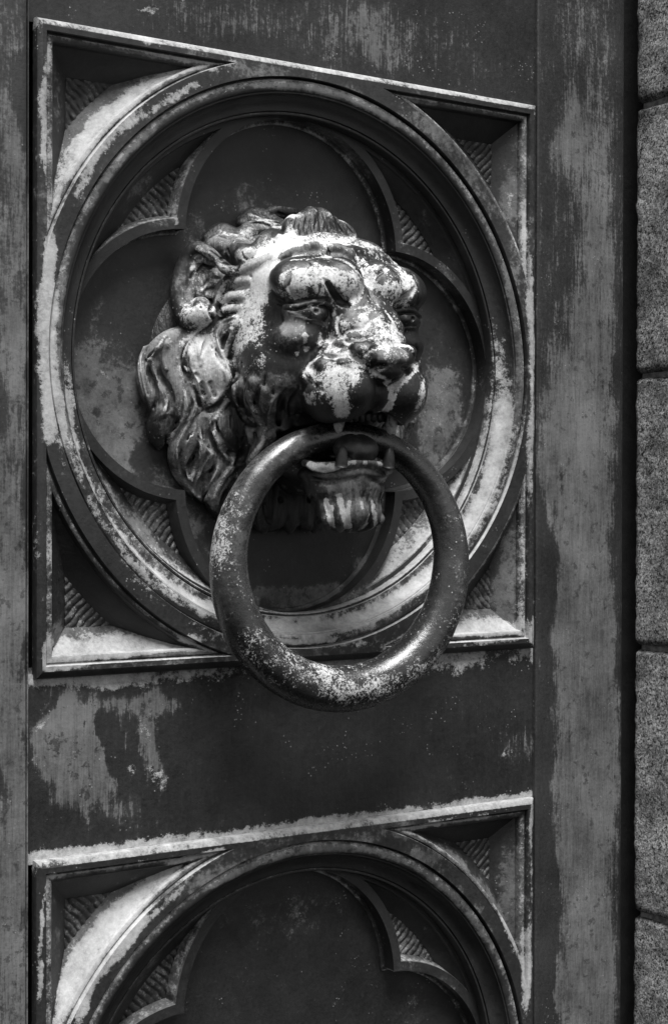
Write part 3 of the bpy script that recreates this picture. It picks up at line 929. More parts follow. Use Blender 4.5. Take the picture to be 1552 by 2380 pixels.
# ---- volume sculpting (coordinates: x right, d out of the door, z up) ----
H=0.001
X0,X1,D0,D1,Z0,Z1=-0.166,0.0,-0.044,0.138,-0.150,0.140
gx=np.arange(X0,X1+H/2,H,dtype=np.float32); gd=np.arange(D0,D1+H/2,H,dtype=np.float32); gz=np.arange(Z0,Z1+H/2,H,dtype=np.float32)
V=np.full((len(gx),len(gd),len(gz)),0.05,np.float32)
LAB=np.zeros(V.shape,np.int8)
def box_(lo,hi,m):
    s=[]
    for g,a,b in zip((gx,gd,gz),lo,hi):
        i=int(np.searchsorted(g,a-m)); j=int(np.searchsorted(g,b+m))
        s.append(slice(max(i,0),max(j,0)))
    return tuple(s)
def pts_(s):
    return gx[s[0]][:,None,None],gd[s[1]][None,:,None],gz[s[2]][None,None,:]
def put(s,f,k,mode,lab):
    a=V[s].copy()
    if a.size==0: return
    if mode=='add':
        h=np.clip(0.5+0.5*(a-f)/k,0,1)
        V[s]=a*(1-h)+f*h-k*h*(1-h)
        if lab is not None: LAB[s]=np.where(f<a,lab,LAB[s])
    else:
        g=-f
        h=np.clip(0.5-0.5*(a-g)/k,0,1)
        V[s]=a*(1-h)+g*h+k*h*(1-h)
def ell(c,r,k=.006,mode='add',lab=None,rot=(0,0,0),mir=False):
    c=np.array(c,float);r=np.array(r,float);R=rotm(rot)
    m=abs(R)@r
    s=box_(c-m,c+m,k+.004)
    x,d,z=pts_(s)
    x=x-c[0];d=d-c[1];z=z-c[2]
    q=[R[0,i]*x+R[1,i]*d+R[2,i]*z for i in range(3)]
    k0=np.sqrt((q[0]/r[0])**2+(q[1]/r[1])**2+(q[2]/r[2])**2)
    k1=np.sqrt((q[0]/r[0]**2)**2+(q[1]/r[1]**2)**2+(q[2]/r[2]**2)**2)
    put(s,(k0*(k0-1)/np.maximum(k1,1e-6)).astype(np.float32),k,mode,lab)
    if mir: ell((-c[0],c[1],c[2]),r,k,mode,lab,(rot[0],-rot[1],-rot[2]))
def rotm(rot):
    a,b,g=np.radians(rot)   # about x, about d, about z
    A=np.array([[1,0,0],[0,np.cos(a),-np.sin(a)],[0,np.sin(a),np.cos(a)]])
    B=np.array([[np.cos(b),0,np.sin(b)],[0,1,0],[-np.sin(b),0,np.cos(b)]])
    G=np.array([[np.cos(g),-np.sin(g),0],[np.sin(g),np.cos(g),0],[0,0,1]])
    return A@B@G
def stroke(P,k=.003,mode='add',lab=None,n=6):
    """P: list of (x,d,z,r); smooth Catmull-Rom chain of round cones"""
    P=np.array(P,float)
    if len(P)>2 and n>1:
        Q=np.vstack([2*P[0]-P[1],P,2*P[-1]-P[-2]]);o=[]
        for i in range(1,len(Q)-2):
            for t in np.arange(n)/n:
                o.append(.5*((2*Q[i])+(-Q[i-1]+Q[i+1])*t+(2*Q[i-1]-5*Q[i]+4*Q[i+1]-Q[i+2])*t*t+(-Q[i-1]+3*Q[i]-3*Q[i+1]+Q[i+2])*t**3))
        o.append(Q[-2]);P=np.array(o);P[:,3]=np.maximum(P[:,3],.0003)
    lo=(P[:,:3]-P[:,3:]).min(0);hi=(P[:,:3]+P[:,3:]).max(0)
    s=box_(lo,hi,k+.003)
    x,d,z=pts_(s)
    f=None
    sh=np.broadcast_shapes(x.shape,d.shape,z.shape)
    if 0 in sh: return
    f=np.full(sh,1.,np.float32)
    for a,b in zip(P[:-1],P[1:]):
        l=np.minimum(a[:3]-a[3],b[:3]-b[3]);h=np.maximum(a[:3]+a[3],b[:3]+b[3])
        m=k+.003
        t=[]
        for ax,g in zip(range(3),(gx[s[0]],gd[s[1]],gz[s[2]])):
            t.append(slice(int(np.searchsorted(g,l[ax]-m)),int(np.searchsorted(g,h[ax]+m))))
        t=tuple(t)
        xx=gx[s[0]][t[0]][:,None,None]-a[0];dd=gd[s[1]][t[1]][None,:,None]-a[1];zz=gz[s[2]][t[2]][None,None,:]-a[2]
        ab=(b-a)[:3];L=max(float(ab@ab),1e-12)
        u=np.clip((xx*ab[0]+dd*ab[1]+zz*ab[2])/L,0,1)
        g=np.sqrt((xx-u*ab[0])**2+(dd-u*ab[1])**2+(zz-u*ab[2])**2)-(a[3]+u*(b[3]-a[3]))
        f[t]=np.minimum(f[t],g.astype(np.float32))
    put(s,f,k,mode,lab)
def surfnet(F):
    """naive surface nets on F (full grid); returns verts in index space, quads"""
    ins=F<0
    nx,ny,nz=F.shape
    c=np.zeros((nx-1,ny-1,nz-1),np.int8)
    for i in (0,1):
        for j in (0,1):
            for k in (0,1): c+=ins[i:nx-1+i,j:ny-1+j,k:nz-1+k]
    act=(c>0)&(c<8)
    idx=np.full(act.shape,-1,np.int32)
    I=np.argwhere(act); idx[act]=np.arange(len(I))
    acc=np.zeros((len(I),3));cnt=np.zeros(len(I))
    cor=[(i,j,k) for i in (0,1) for j in (0,1) for k in (0,1)]
    for a in cor:
        for ax in range(3):
            if a[ax]==0:
                b=list(a);b[ax]=1
                A=F[I[:,0]+a[0],I[:,1]+a[1],I[:,2]+a[2]];B=F[I[:,0]+b[0],I[:,1]+b[1],I[:,2]+b[2]]
                m=(A<0)!=(B<0)
                t=np.where(m,A/np.where(m,A-B,1),0)
                p=np.tile(np.array(a,float),(len(I),1));p[:,ax]+=t
                acc[m]+=p[m];cnt[m]+=1
    P=I+acc/cnt[:,None]
    Q=[]
    for ax in range(3):
        o=[x for x in range(3) if x!=ax]
        sl0=[slice(None)]*3;sl1=[slice(None)]*3
        sl0[ax]=slice(0,-1);sl1[ax]=slice(1,None)
        e=ins[tuple(sl0)]!=ins[tuple(sl1)]
        E=np.argwhere(e)
        ok=np.all([(E[:,k]>0)&(E[:,k]<F.shape[k]-1) for k in o],axis=0)
        E=E[ok]
        def at(du,dv):
            X=E.copy();X[:,o[0]]-=du;X[:,o[1]]-=dv
            return idx[X[:,0],X[:,1],X[:,2]]
        q=np.stack([at(1,1),at(0,1),at(0,0),at(1,0)],1)
        flip=ins[E[:,0],E[:,1],E[:,2]]
        if ax==1: flip=~flip
        q[~flip]=q[~flip][:,::-1]
        Q.append(q)
    return P,np.vstack(Q)

OPS = [
 ('E',(0,-.054,.002),(.136,.045,.1),.004,'add',2,(0,0,0)),
 ('E',(0,-.047,.008),(.104,.05,.096),.01,'add',2,(0,0,0)),
 ('E',(-.05,-.046,-.09),(.04,.026,.036),.012,'add',2,(0,0,0)),
 ('E',(0,-.035,.05),(.098,.05,.072),.01,'add',2,(0,0,0)),
 ('E',(0,-.012,.03),(.086,.078,.078),.012,'add',1,(0,0,0)),
 ('E',(0,.005,.055),(.072,.06,.05),.012,'add',1,(0,0,0)),
 ('E',(-.038,.01,.071),(.037,.04,.03),.014,'add',1,(0,0,0)),
 ('E',(0,.012,.074),(.035,.046,.028),.012,'add',1,(0,0,0)),
 ('E',(0,.038,.035),(.066,.042,.034),.01,'add',1,(0,0,0)),
 ('E',(-.043,.028,-.004),(.04,.04,.044),.012,'add',1,(0,0,0)),
 ('E',(0,.01,-.055),(.062,.035,.045),.012,'add',1,(0,0,0)),
 ('S',((0,.058,.045,.026),(0,.07,.028,.027),(0,.082,.008,.027)),.008,'add',4,6),
 ('E',(-.026,.076,-.025),(.0275,.036,.0295),.006,'add',4,(0,0,0)),
 ('E',(-.016,.074,-.006),(.03,.03,.022),.008,'add',4,(0,0,0)),
 ('S',((-.011,.068,.044,.016),(-.015,.078,.028,.017),(-.017,.086,.012,.015)),.004,'add',4,6),
 ('E',(0,.103,-.0012),(.0272,.017,.012),.004,'add',4,(0,0,0)),
 ('E',(-.019,.103,.004),(.009,.012,.008),.003,'add',4,(0,0,0)),
 ('E',(0,.1065,-.0105),(.0165,.011,.0095),.004,'add',4,(0,0,0)),
 ('S',((0,.1,-.018,.006),(0,.098,-.032,.006),(0,.092,-.04,.006)),.006,'add',4,6),
 ('E',(-.0495,.082,.0375),(.0215,.016,.01),.005,'sub',None,(0,4,30)),
 ('E',(-.0495,.065,.0365),(.0185,.012,.012),.0015,'add',1,(0,0,30)),
 ('E',(-.041,.06,.0615),(.0335,.0265,.02),.004,'add',1,(-24,-6,20)),
 ('E',(-.018,.067,.061),(.0195,.0235,.021),.004,'add',1,(-32,-6,10)),
 ('E',(-.0535,.059,.0165),(.0205,.015,.013),.008,'add',1,(0,-14,26)),
 ('E',(0,.05,-.0655),(.06,.056,.0155),.003,'sub',None,(0,0,0)),
 ('E',(0,.066,-.058),(.036,.04,.02),.004,'sub',None,(0,0,0)),
 ('E',(0,.046,-.093),(.039,.032,.0115),.003,'add',5,(0,0,0)),
 ('S',((-.0395,.05,-.0835,.003),(-.035,.064,-.0865,.0035),(-.022,.073,-.0855,.0035),(0,.0745,-.084,.0035)),.003,'add',5,6),
 ('S',((0,.035,-.094,.012),(0,-.02,-.09,.02)),.006,'add',5,6),
 ('E',(0,.05,-.104),(.0355,.025,.018),.007,'add',6,(0,0,0)),
 ('E',(0,.056,-.121),(.03,.0175,.0165),.006,'add',6,(0,0,0)),
 ('E',(-.0956,-.03,.0642),(.02,.014,.03),.006,'add',3,(0,10,20)),
 ('S',((-.0818,.008,.0731,.004),(-.0884,.003,.0759,.0055),(-.0932,-.004,.0836,.006),(-.0966,-.01,.089,.006),(-.0995,-.016,.0922,.006),(-.1035,-.021,.0902,.0065),(-.1064,-.025,.0822,.007),(-.1101,-.026,.0719,.0072),(-.1121,-.026,.0589,.0078),(-.1119,-.025,.0487,.0085),(-.1107,-.021,.0398,.0095),(-.1074,-.013,.0351,.012),(-.1046,-.005,.0373,.011),(-.1028,-.001,.0416,.006)),.002,'add',3,6),
 ('E',(-.1051,-.006,.0628),(.016,.009,.023),.005,'sub',None,(0,12,20)),
 ('S',((-.085,-.019,.0805,.0029),(-.0974,-.0122,.0842,.004),(-.1018,-.0193,.0828,.004),(-.1051,-.0209,.0736,.0029)),.002,'add',3,6),
 ('S',((-.0815,-.014,.0719,.0029),(-.0894,-.0169,.0725,.004),(-.0962,-.018,.0666,.004),(-.0986,-.0182,.0573,.0029)),.002,'add',3,6),
 ('S',((-.0846,-.0124,.0641,.0029),(-.0911,-.0158,.0649,.004),(-.0968,-.0169,.0582,.004),(-.0977,-.0189,.0519,.0029)),.002,'add',3,6),
 ('S',((-.0866,-.0126,.0557,.0029),(-.092,-.016,.0548,.004),(-.096,-.0182,.0492,.004),(-.1092,.0021,.0409,.0029)),.002,'add',3,6),
 ('S',((-.097,-.0203,.0796,.0031),(-.1029,-.0201,.0736,.0042),(-.105,-.021,.0644,.0031)),.002,'add',3,6),
 ('S',((-.102,-.0189,.0663,.0031),(-.1049,-.0211,.058,.0042),(-.1072,-.0188,.0494,.0031)),.002,'add',3,6),
 ('S',((-.0876,-.0145,.0761,.001),(-.0941,-.018,.0796,.0015),(-.1012,-.0165,.0734,.001)),.0012,'sub',None,6),
 ('S',((-.0834,-.0108,.0677,.001),(-.0918,-.0129,.0673,.0015),(-.0987,-.0137,.0596,.001)),.0012,'sub',None,6),
 ('S',((-.0863,-.0112,.0597,.001),(-.0937,-.013,.0589,.0015),(-.0992,-.0145,.0514,.001)),.0012,'sub',None,6),
 ('S',((-.0889,-.0104,.0508,.001),(-.0935,-.0153,.0496,.0015),(-.1108,.0057,.0405,.001)),.0012,'sub',None,6),
 ('S',((-.1041,-.0153,.0748,.0012),(-.1062,-.0188,.0678,.0012)),.0012,'sub',None,6),
 ('E',(-.1021,-.004,.0388),(.01,.009,.008),.003,'add',3,(0,0,0)),
 ('E',(-.102,-.01,.043),(.009,.01,.009),.003,'add',3,(0,0,0)),
 ('S',((-.0801,-.0275,.0939,.01),(-.0715,-.022,.0949,.013),(-.0642,-.0124,.0925,.013),(-.0703,.0135,.0834,.01)),.003,'add',2,6),
 ('S',((-.0769,-.0094,.0929,.0008),(-.0778,-.0041,.0867,.0012),(-.0911,.0039,.0819,.0008)),.0012,'sub',None,6),
 ('S',((-.09,.0076,.0784,.0011),(-.0821,.0086,.0776,.0016),(-.0796,.0149,.0793,.0011)),.0012,'sub',None,6),
 ('S',((-.0977,-.0027,.0894,.0008),(-.0945,.001,.0856,.0012),(-.0906,.0049,.0809,.0008)),.0012,'sub',None,6),
 ('S',((-.0784,.0164,.0869,.0007),(-.0776,.0186,.0822,.001),(-.0737,.0226,.0793,.0007)),.0012,'sub',None,6),
 ('S',((-.0794,-.0342,.1032,.0068),(-.0701,-.0335,.1086,.0096),(-.0649,-.0277,.1065,.0096),(-.0614,-.0208,.1022,.0068)),.003,'add',2,6),
 ('S',((-.0795,-.021,.1052,.0008),(-.076,-.009,.1012,.0012),(-.0734,-.006,.0993,.0008)),.0012,'sub',None,6),
 ('S',((-.0609,-.0198,.1012,.0062),(-.0528,-.0223,.1078,.0086),(-.0395,-.0226,.1138,.0095),(-.0281,-.0194,.1144,.0086),(-.0165,-.0217,.1186,.0062)),.003,'add',2,6),
 ('S',((-.0721,.0022,.0983,.001),(-.0672,.0067,.0982,.0014),(-.0572,.006,.0982,.001)),.0012,'sub',None,6),
 ('S',((-.0466,-.0343,.1194,.0058),(-.0324,-.043,.1286,.0082),(-.0242,-.0364,.1265,.0082),(-.0181,-.0245,.1208,.0058)),.003,'add',2,6),
 ('S',((-.0463,-.0385,.1228,.0041),(-.0385,-.0386,.1245,.0058),(-.0339,-.0316,.1212,.0058),(-.0257,-.0214,.1177,.0041)),.002,'add',2,6),
 ('S',((-.049,-.0179,.1179,.0009),(-.0406,-.0154,.1184,.0013),(-.0332,-.0113,.1156,.0013),(-.0239,-.0118,.1128,.0009)),.0012,'sub',None,6),
 ('S',((-.0379,-.0304,.1254,.0007),(-.035,-.0154,.1217,.001),(-.0212,-.0143,.1191,.0007)),.0012,'sub',None,6),
 ('S',((-.0164,-.0453,.1324,.0051),(-.0062,-.0451,.1358,.0072),(.0041,-.045,.1358,.0072),(.0089,-.0417,.1314,.0051)),.003,'add',2,6),
 ('S',((-.0242,-.0273,.13,.0008),(-.0076,-.0393,.1334,.0012),(.0003,-.0391,.1312,.0008)),.0012,'sub',None,6),
 ('S',((.0052,-.0449,.1364,.0044),(.0122,-.045,.1385,.006),(.0215,-.045,.1375,.0044)),.003,'add',2,6),
 ('S',((-.0511,.0068,.1015,.0013),(-.0548,.023,.0972,.0018),(-.055,.0319,.0925,.0013)),.0012,'sub',None,6),
 ('S',((-.0437,-.0139,.1085,.0007),(-.0495,.0042,.1019,.001),(-.0511,.0154,.1003,.0007)),.0012,'sub',None,6),
 ('S',((-.0632,.0158,.091,.0055),(-.0519,.0116,.0999,.0077),(-.0299,-.0059,.1078,.0077),(-.0147,-.0122,.1128,.0055)),.004,'add',2,6),
 ('S',((-.0292,.014,.103,.0075),(-.0285,.011,.1118,.0075),(-.0235,.007,.117,.0071),(-.0188,.001,.1206,.0052)),.0014,'add',2,6),
 ('S',((-.0202,.014,.1038,.007),(-.0195,.011,.1126,.007),(-.0135,.007,.1213,.0066),(-.0087,.001,.1249,.0049)),.0014,'add',2,6),
 ('S',((-.0102,.014,.1047,.0085),(-.0094,.011,.1136,.0085),(-.0064,.007,.124,.0081),(-.0016,.001,.1277,.006)),.0014,'add',2,6),
 ('S',((-.0001,.014,.1056,.008),(.0007,.011,.1145,.008),(.0038,.007,.1238,.0076),(.0086,.001,.1275,.0056)),.0014,'add',2,6),
 ('S',((.0101,.014,.1065,.0085),(.0109,.011,.1155,.0085),(.014,.007,.126,.0081),(.0189,.001,.1297,.006)),.0014,'add',2,6),
 ('S',((.0204,.014,.1075,.0075),(.0212,.011,.1164,.0075),(.0233,.007,.124,.0071),(.0283,.001,.1277,.0052)),.0014,'add',2,6),
 ('S',((-.0337,.0275,.1009,.0008),(-.0288,.0189,.1116,.0011),(-.023,.0122,.1222,.0008)),.0012,'sub',None,6),
 ('S',((-.0263,.0307,.1011,.0008),(-.0184,.0176,.1127,.0011),(-.0151,.0149,.1226,.0008)),.0012,'sub',None,6),
 ('S',((-.0166,.0317,.1019,.0008),(-.0094,.0198,.1132,.0011),(-.006,.017,.1232,.0008)),.0012,'sub',None,6),
 ('S',((-.009,.0347,.1021,.0008),(.0011,.0186,.1144,.0011),(.0044,.0161,.1243,.0008)),.0012,'sub',None,6),
 ('S',((.0029,.0321,.1036,.0008),(.01,.0204,.115,.0011),(.0562,-.0445,.1377,.0008)),.0012,'sub',None,6),
 ('S',((-.0325,.0191,.1062,.0005),(-.0325,.0172,.113,.0007),(-.0289,.0141,.1188,.0005)),.0012,'sub',None,6),
 ('S',((-.0143,.0201,.1078,.0005),(-.014,.0178,.1148,.0007),(-.0121,.0174,.12,.0005)),.0012,'sub',None,6),
 ('S',((.0056,.0206,.1095,.0005),(.0064,.0177,.1167,.0007),(.0082,.0173,.1219,.0005)),.0012,'sub',None,6),
 ('S',((.018,.0176,.111,.0005),(.0169,.0173,.1177,.0007),(.0614,-.0448,.1356,.0005)),.0012,'sub',None,6),
 ('S',((-.0465,.0226,.0995,.0036),(-.029,-.0144,.1117,.005),(-.0247,-.0243,.1194,.0036)),.002,'add',2,6),
 ('S',((-.0412,.0264,.0995,.0036),(-.0224,-.0122,.112,.005),(-.0177,-.0227,.1198,.0036)),.002,'add',2,6),
 ('S',((-.0364,.0296,.0995,.0036),(-.0163,-.0106,.1124,.005),(-.0101,-.0234,.1206,.0036)),.002,'add',2,6),
 ('S',((-.063,.0343,.0816,.0036),(-.0712,.0254,.0765,.0047),(-.0762,.0074,.0709,.0055),(-.0806,-.0064,.0629,.0058),(-.0856,-.0087,.0517,.0055),(-.0883,-.0096,.0425,.0047),(-.0889,-.0085,.0332,.0036)),.003,'add',2,6),
 ('S',((-.074,.0231,.0666,.0014),(-.0786,.0116,.0657,.0021),(-.0811,-.0002,.0604,.0021),(-.0838,-.0029,.0541,.0014)),.002,'sub',None,6),
 ('S',((-.0763,.0216,.0585,.0015),(-.0789,.0085,.0588,.0022),(-.0822,-.0002,.0539,.0015)),.002,'sub',None,6),
 ('S',((-.0795,.0148,.0462,.0015),(-.0817,.0045,.0462,.0022),(-.0846,.0003,.0427,.0015)),.002,'sub',None,6),
 ('S',((-.0816,.0113,.0383,.0015),(-.084,-.0006,.0374,.0022),(-.0891,-.0065,.0303,.0015)),.002,'sub',None,6),
 ('S',((-.0839,.0081,.0339,.0015),(-.0859,-.0045,.0294,.0022),(-.0869,-.0083,.0214,.0015)),.002,'sub',None,6),
 ('S',((-.0744,.0203,.0642,.0033),(-.0775,.0061,.0636,.0045),(-.0803,-.0034,.0571,.0033)),.002,'add',2,6),
 ('S',((-.0762,.0164,.0508,.0033),(-.0804,.0021,.052,.0045),(-.0843,-.0056,.046,.0033)),.002,'add',2,6),
 ('S',((-.0771,.0144,.0419,.0031),(-.0813,.0038,.0417,.0043),(-.0853,-.0039,.0385,.0043),(-.0882,-.0078,.0341,.0031)),.002,'add',2,6),
 ('S',((-.0912,-.012,.0499,.0015),(-.1024,.0073,.0382,.0022),(-.0899,-.0085,.0313,.0015)),.0012,'sub',None,6),
 ('S',((-.0893,-.0043,.0474,.0014),(-.088,-.0045,.0421,.002),(-.0875,0,.037,.0014)),.0012,'sub',None,6),
 ('S',((-.1147,-.0203,.0216,.0068),(-.123,-.024,.0151,.0096),(-.1309,-.0284,.0068,.0096),(-.1369,-.0327,-.0023,.0068)),.003,'add',2,6),
 ('S',((-.1369,-.0326,.0064,.0061),(-.1385,-.0335,-.0082,.0086),(-.1364,-.0335,-.0236,.0086),(-.1312,-.0326,-.039,.0061)),.002,'add',2,6),
 ('S',((-.1314,-.0275,.0045,.0052),(-.1323,-.0277,-.0101,.0072),(-.1272,-.0257,-.0245,.008),(-.1248,-.0263,-.0372,.0072),(-.1281,-.0335,-.0516,.0052)),.002,'add',2,6),
 ('S',((-.1233,-.0235,.0083,.009),(-.1222,-.0236,-.0062,.011),(-.1161,-.0215,-.0198,.013),(-.1123,-.0207,-.0325,.013),(-.1122,-.0227,-.0443,.01),(-.1152,-.0267,-.0534,.006),(-.1188,-.0333,-.0652,.002)),.002,'add',2,6),
 ('S',((-.1244,-.0269,-.0408,.01),(-.1264,-.0328,-.0516,.011),(-.1264,-.0366,-.0616,.0075),(-.1243,-.0385,-.0679,.004),(-.1233,-.0397,-.0715,.0015)),.002,'add',2,6),
 ('S',((-.1074,-.0165,.0218,.0061),(-.1137,-.0183,.0106,.0086),(-.1163,-.0191,-.0004,.0086),(-.1146,-.0185,-.0113,.0061)),.002,'add',2,6),
 ('S',((-.1162,-.0176,.0028,.0046),(-.1124,-.0169,-.0098,.0063),(-.1063,-.0147,-.0216,.007),(-.1031,-.0146,-.0333,.0063),(-.1048,-.0173,-.0433,.0046)),.002,'add',2,6),
 ('S',((-.0899,-.014,.0317,.01),(-.0967,-.017,.0224,.014),(-.1023,-.0181,.0093,.017),(-.1022,-.0182,-.0053,.017)),.002,'add',2,6),
 ('S',((-.0836,-.0066,.0251,.008),(-.0872,-.0113,.0133,.012),(-.0888,-.0121,-.0014,.014),(-.0867,-.0121,-.0105,.015)),.002,'add',2,6),
 ('S',((-.1018,-.0172,.0071,.017),(-.1003,-.016,-.0075,.017),(-.0955,-.0152,-.0202,.014),(-.0923,-.0151,-.0329,.008)),.002,'add',2,6),
 ('S',((-.0889,-.0121,.0074,.014),(-.0837,-.01,-.0071,.017),(-.0818,-.0113,-.0199,.015),(-.0862,-.0128,-.031,.012),(-.0909,-.0156,-.0365,.007)),.002,'add',2,6),
 ('S',((-.079,.0106,.0285,.0068),(-.0812,.0018,.02,.0096),(-.0803,-.0032,.0085,.0096),(-.0772,.0005,-.0026,.0068)),.003,'add',2,6),
 ('S',((-.0947,-.0164,-.0431,.007),(-.1028,-.0207,-.0532,.008),(-.1091,-.0281,-.0651,.009),(-.1097,-.0326,-.0761,.009),(-.1046,-.038,-.0879,.008),(-.0957,-.0406,-.0999,.0065),(-.0874,-.042,-.1092,.004),(-.0803,-.044,-.1157,.0012)),.002,'add',2,6),
 ('S',((-.0993,-.0157,-.046,.006),(-.1009,-.0184,-.0588,.007),(-.1042,-.0256,-.0715,.007),(-.1038,-.03,-.0825,.006),(-.0962,-.034,-.0953,.006),(-.0883,-.0366,-.1064,.005),(-.0819,-.0406,-.1152,.001)),.0015,'add',2,6),
 ('S',((-.0956,-.0149,-.0477,.006),(-.0941,-.0174,-.0623,.007),(-.0916,-.0198,-.0732,.007),(-.0936,-.0256,-.0842,.006),(-.0949,-.0326,-.0944,.006),(-.089,-.0373,-.1064,.004)),.0015,'add',2,6),
 ('S',((-.0924,-.0167,-.0623,.006),(-.0868,-.0189,-.075,.007),(-.0857,-.0226,-.0842,.006),(-.0898,-.0285,-.0934,.006),(-.0897,-.0342,-.1017,.004)),.0015,'add',2,6),
 ('S',((-.0904,-.013,-.0403,.007),(-.0893,-.0148,-.0531,.008),(-.0819,-.0164,-.0676,.008),(-.0736,-.0178,-.0804,.005)),.0015,'add',2,6),
 ('S',((-.0684,-.0156,-.0776,.003),(-.0673,-.0174,-.0859,.006),(-.0738,-.0228,-.0952,.007),(-.0799,-.0307,-.1045,.006),(-.0812,-.0377,-.1129,.003)),.0015,'add',2,6),
 ('S',((-.0817,-.0204,-.0768,.006),(-.0768,-.0214,-.085,.008),(-.0788,-.0253,-.0943,.008),(-.0818,-.0311,-.1026,.005)),.0015,'add',2,6),
 ('S',((-.0755,-.011,-.0344,.008),(-.0789,-.0144,-.0454,.013),(-.0767,-.0162,-.0582,.015),(-.0697,-.0171,-.0692,.01)),.002,'add',2,6),
 ('S',((-.0725,-.0072,-.0308,.006),(-.071,-.0096,-.0417,.009),(-.0647,-.0093,-.0526,.01),(-.0594,-.0091,-.0636,.009),(-.0581,-.0146,-.0765,.008),(-.0622,-.0186,-.0876,.005)),.002,'add',2,6),
 ('S',((-.088,-.0098,-.0404,.0029),(-.0882,-.013,-.0513,.0041),(-.0844,-.0141,-.064,.0045),(-.0753,-.0148,-.0758,.0041),(-.0725,-.0159,-.0813,.0029)),.0015,'add',2,6),
 ('S',((-.0699,-.013,-.0767,.0033),(-.068,-.0135,-.0804,.0045),(-.0678,-.0148,-.0859,.0033)),.001,'add',2,6),
 ('S',((-.0767,.0174,-.0203,.009),(-.0666,-.0062,-.0297,.012),(-.0634,-.0079,-.0406,.012),(-.0575,-.0033,-.0471,.008)),.002,'add',2,6),
 ('S',((-.0773,.0357,-.0187,.007),(-.0738,.0266,-.0297,.008),(-.0618,.0124,-.0405,.008),(-.0578,.0181,-.0515,.006)),.002,'add',2,6),
 ('S',((-.0717,.0419,-.0259,.006),(-.0656,.0306,-.0378,.008),(-.0569,.0218,-.0489,.008),(-.056,.0187,-.0607,.008),(-.0548,.0047,-.0731,.008),(-.0528,-.0143,-.0839,.008),(-.0591,-.0184,-.0904,.006)),.002,'add',2,6),
 ('S',((-.0591,-.0007,-.0491,.0044),(-.0604,.0084,-.0586,.0062),(-.0553,-.0068,-.0692,.0062),(-.0576,-.0137,-.0802,.0044)),.002,'add',2,6),
 ('S',((-.0657,.0458,-.0295,.0048),(-.0617,.0362,-.0397,.0067),(-.0531,.0244,-.0516,.0067),(-.0537,.0219,-.0625,.0048)),.002,'add',2,6),
 ('S',((-.065,-.0194,-.0905,.005),(-.0729,-.0243,-.0989,.009),(-.0759,-.0301,-.1082,.01),(-.0689,-.0365,-.1194,.009),(-.0586,-.0427,-.1271,.005)),.002,'add',2,6),
 ('S',((-.0591,-.0184,-.0913,.0061),(-.0632,-.0224,-.1007,.0086),(-.0651,-.0282,-.1119,.0086),(-.0626,-.0361,-.1223,.0061)),.002,'add',2,6),
 ('S',((-.0471,-.0165,-.0912,.0068),(-.0509,-.0211,-.1044,.0096),(-.0525,-.0292,-.1175,.0096),(-.0455,-.0462,-.131,.0068)),.003,'add',2,6),
 ('S',((-.0206,-.034,-.1032,.007),(-.025,-.034,-.1175,.009),(-.0284,-.034,-.129,.009),(-.0261,-.034,-.1386,.004)),.002,'add',2,6),
 ('S',((-.0133,-.033,-.1051,.007),(-.0132,-.033,-.1175,.009),(-.0143,-.033,-.129,.009),(-.0189,-.033,-.1367,.004)),.002,'add',2,6),
 ('S',((-.0058,-.034,-.1079,.007),(-.0023,-.034,-.1195,.009),(0,-.034,-.131,.009),(.0093,-.034,-.1456,.004)),.002,'add',2,6),
 ('S',((.0046,-.034,-.1127,.007),(.0092,-.034,-.1224,.009),(.015,-.034,-.1301,.009)),.002,'add',2,6),
 ('S',((-.1296,-.0188,.0181,.0016),(-.1356,-.0193,.0095,.0028),(-.1389,-.0265,.0015,.0028),(-.1415,-.0274,-.0031,.0016)),.001,'add',2,6),
 ('S',((-.1286,-.017,.0176,.0008),(-.1356,-.0156,.0089,.0013),(-.1383,-.024,.001,.0008)),.0011,'sub',None,6),
 ('S',((-.1388,-.0169,.009,.0007),(-.1405,-.0272,.0013,.0012),(-.1438,-.0268,-.0034,.0007)),.0011,'sub',None,6),
 ('S',((-.141,-.0324,.0101,.0015),(-.1442,-.0321,-.0002,.0026),(-.1449,-.0299,-.0132,.003),(-.1418,-.0287,-.0279,.0026),(-.1358,-.031,-.0395,.0015)),.001,'add',2,6),
 ('S',((-.1404,-.0297,.0097,.0007),(-.1438,-.0293,-.0007,.0012),(-.1449,-.0262,-.0138,.0012),(-.141,-.0265,-.0283,.0007)),.0011,'sub',None,6),
 ('S',((-.1465,-.0315,-.0005,.0006),(-.1473,-.0289,-.0136,.0011),(-.1443,-.0276,-.0282,.0011),(-.1373,-.0321,-.0397,.0006)),.0011,'sub',None,6),
 ('S',((-.1392,-.024,.0005,.0014),(-.1365,-.0252,-.0076,.0022),(-.1337,-.0226,-.0169,.0028),(-.1294,-.0189,-.0261,.003),(-.1279,-.0184,-.0352,.0028),(-.1302,-.0184,-.0426,.0022),(-.1332,-.0253,-.0498,.0014)),.001,'add',2,6),
 ('S',((-.1384,-.0219,-0,.0006),(-.1359,-.0227,-.0081,.001),(-.1327,-.0208,-.0172,.0013),(-.13,-.0143,-.0267,.0013),(-.1279,-.0146,-.0358,.001),(-.1289,-.0172,-.0431,.0006)),.0011,'sub',None,6),
 ('S',((-.1391,-.024,-.008,.0005),(-.1358,-.0224,-.0171,.0009),(-.132,-.0178,-.0264,.0012),(-.1308,-.0167,-.0356,.0012),(-.1331,-.0168,-.043,.0009),(-.135,-.0257,-.0501,.0005)),.0011,'sub',None,6),
 ('S',((-.129,-.0159,.0124,.0018),(-.1297,-.0196,.0034,.003),(-.1302,-.0156,-.0079,.0018)),.001,'add',2,6),
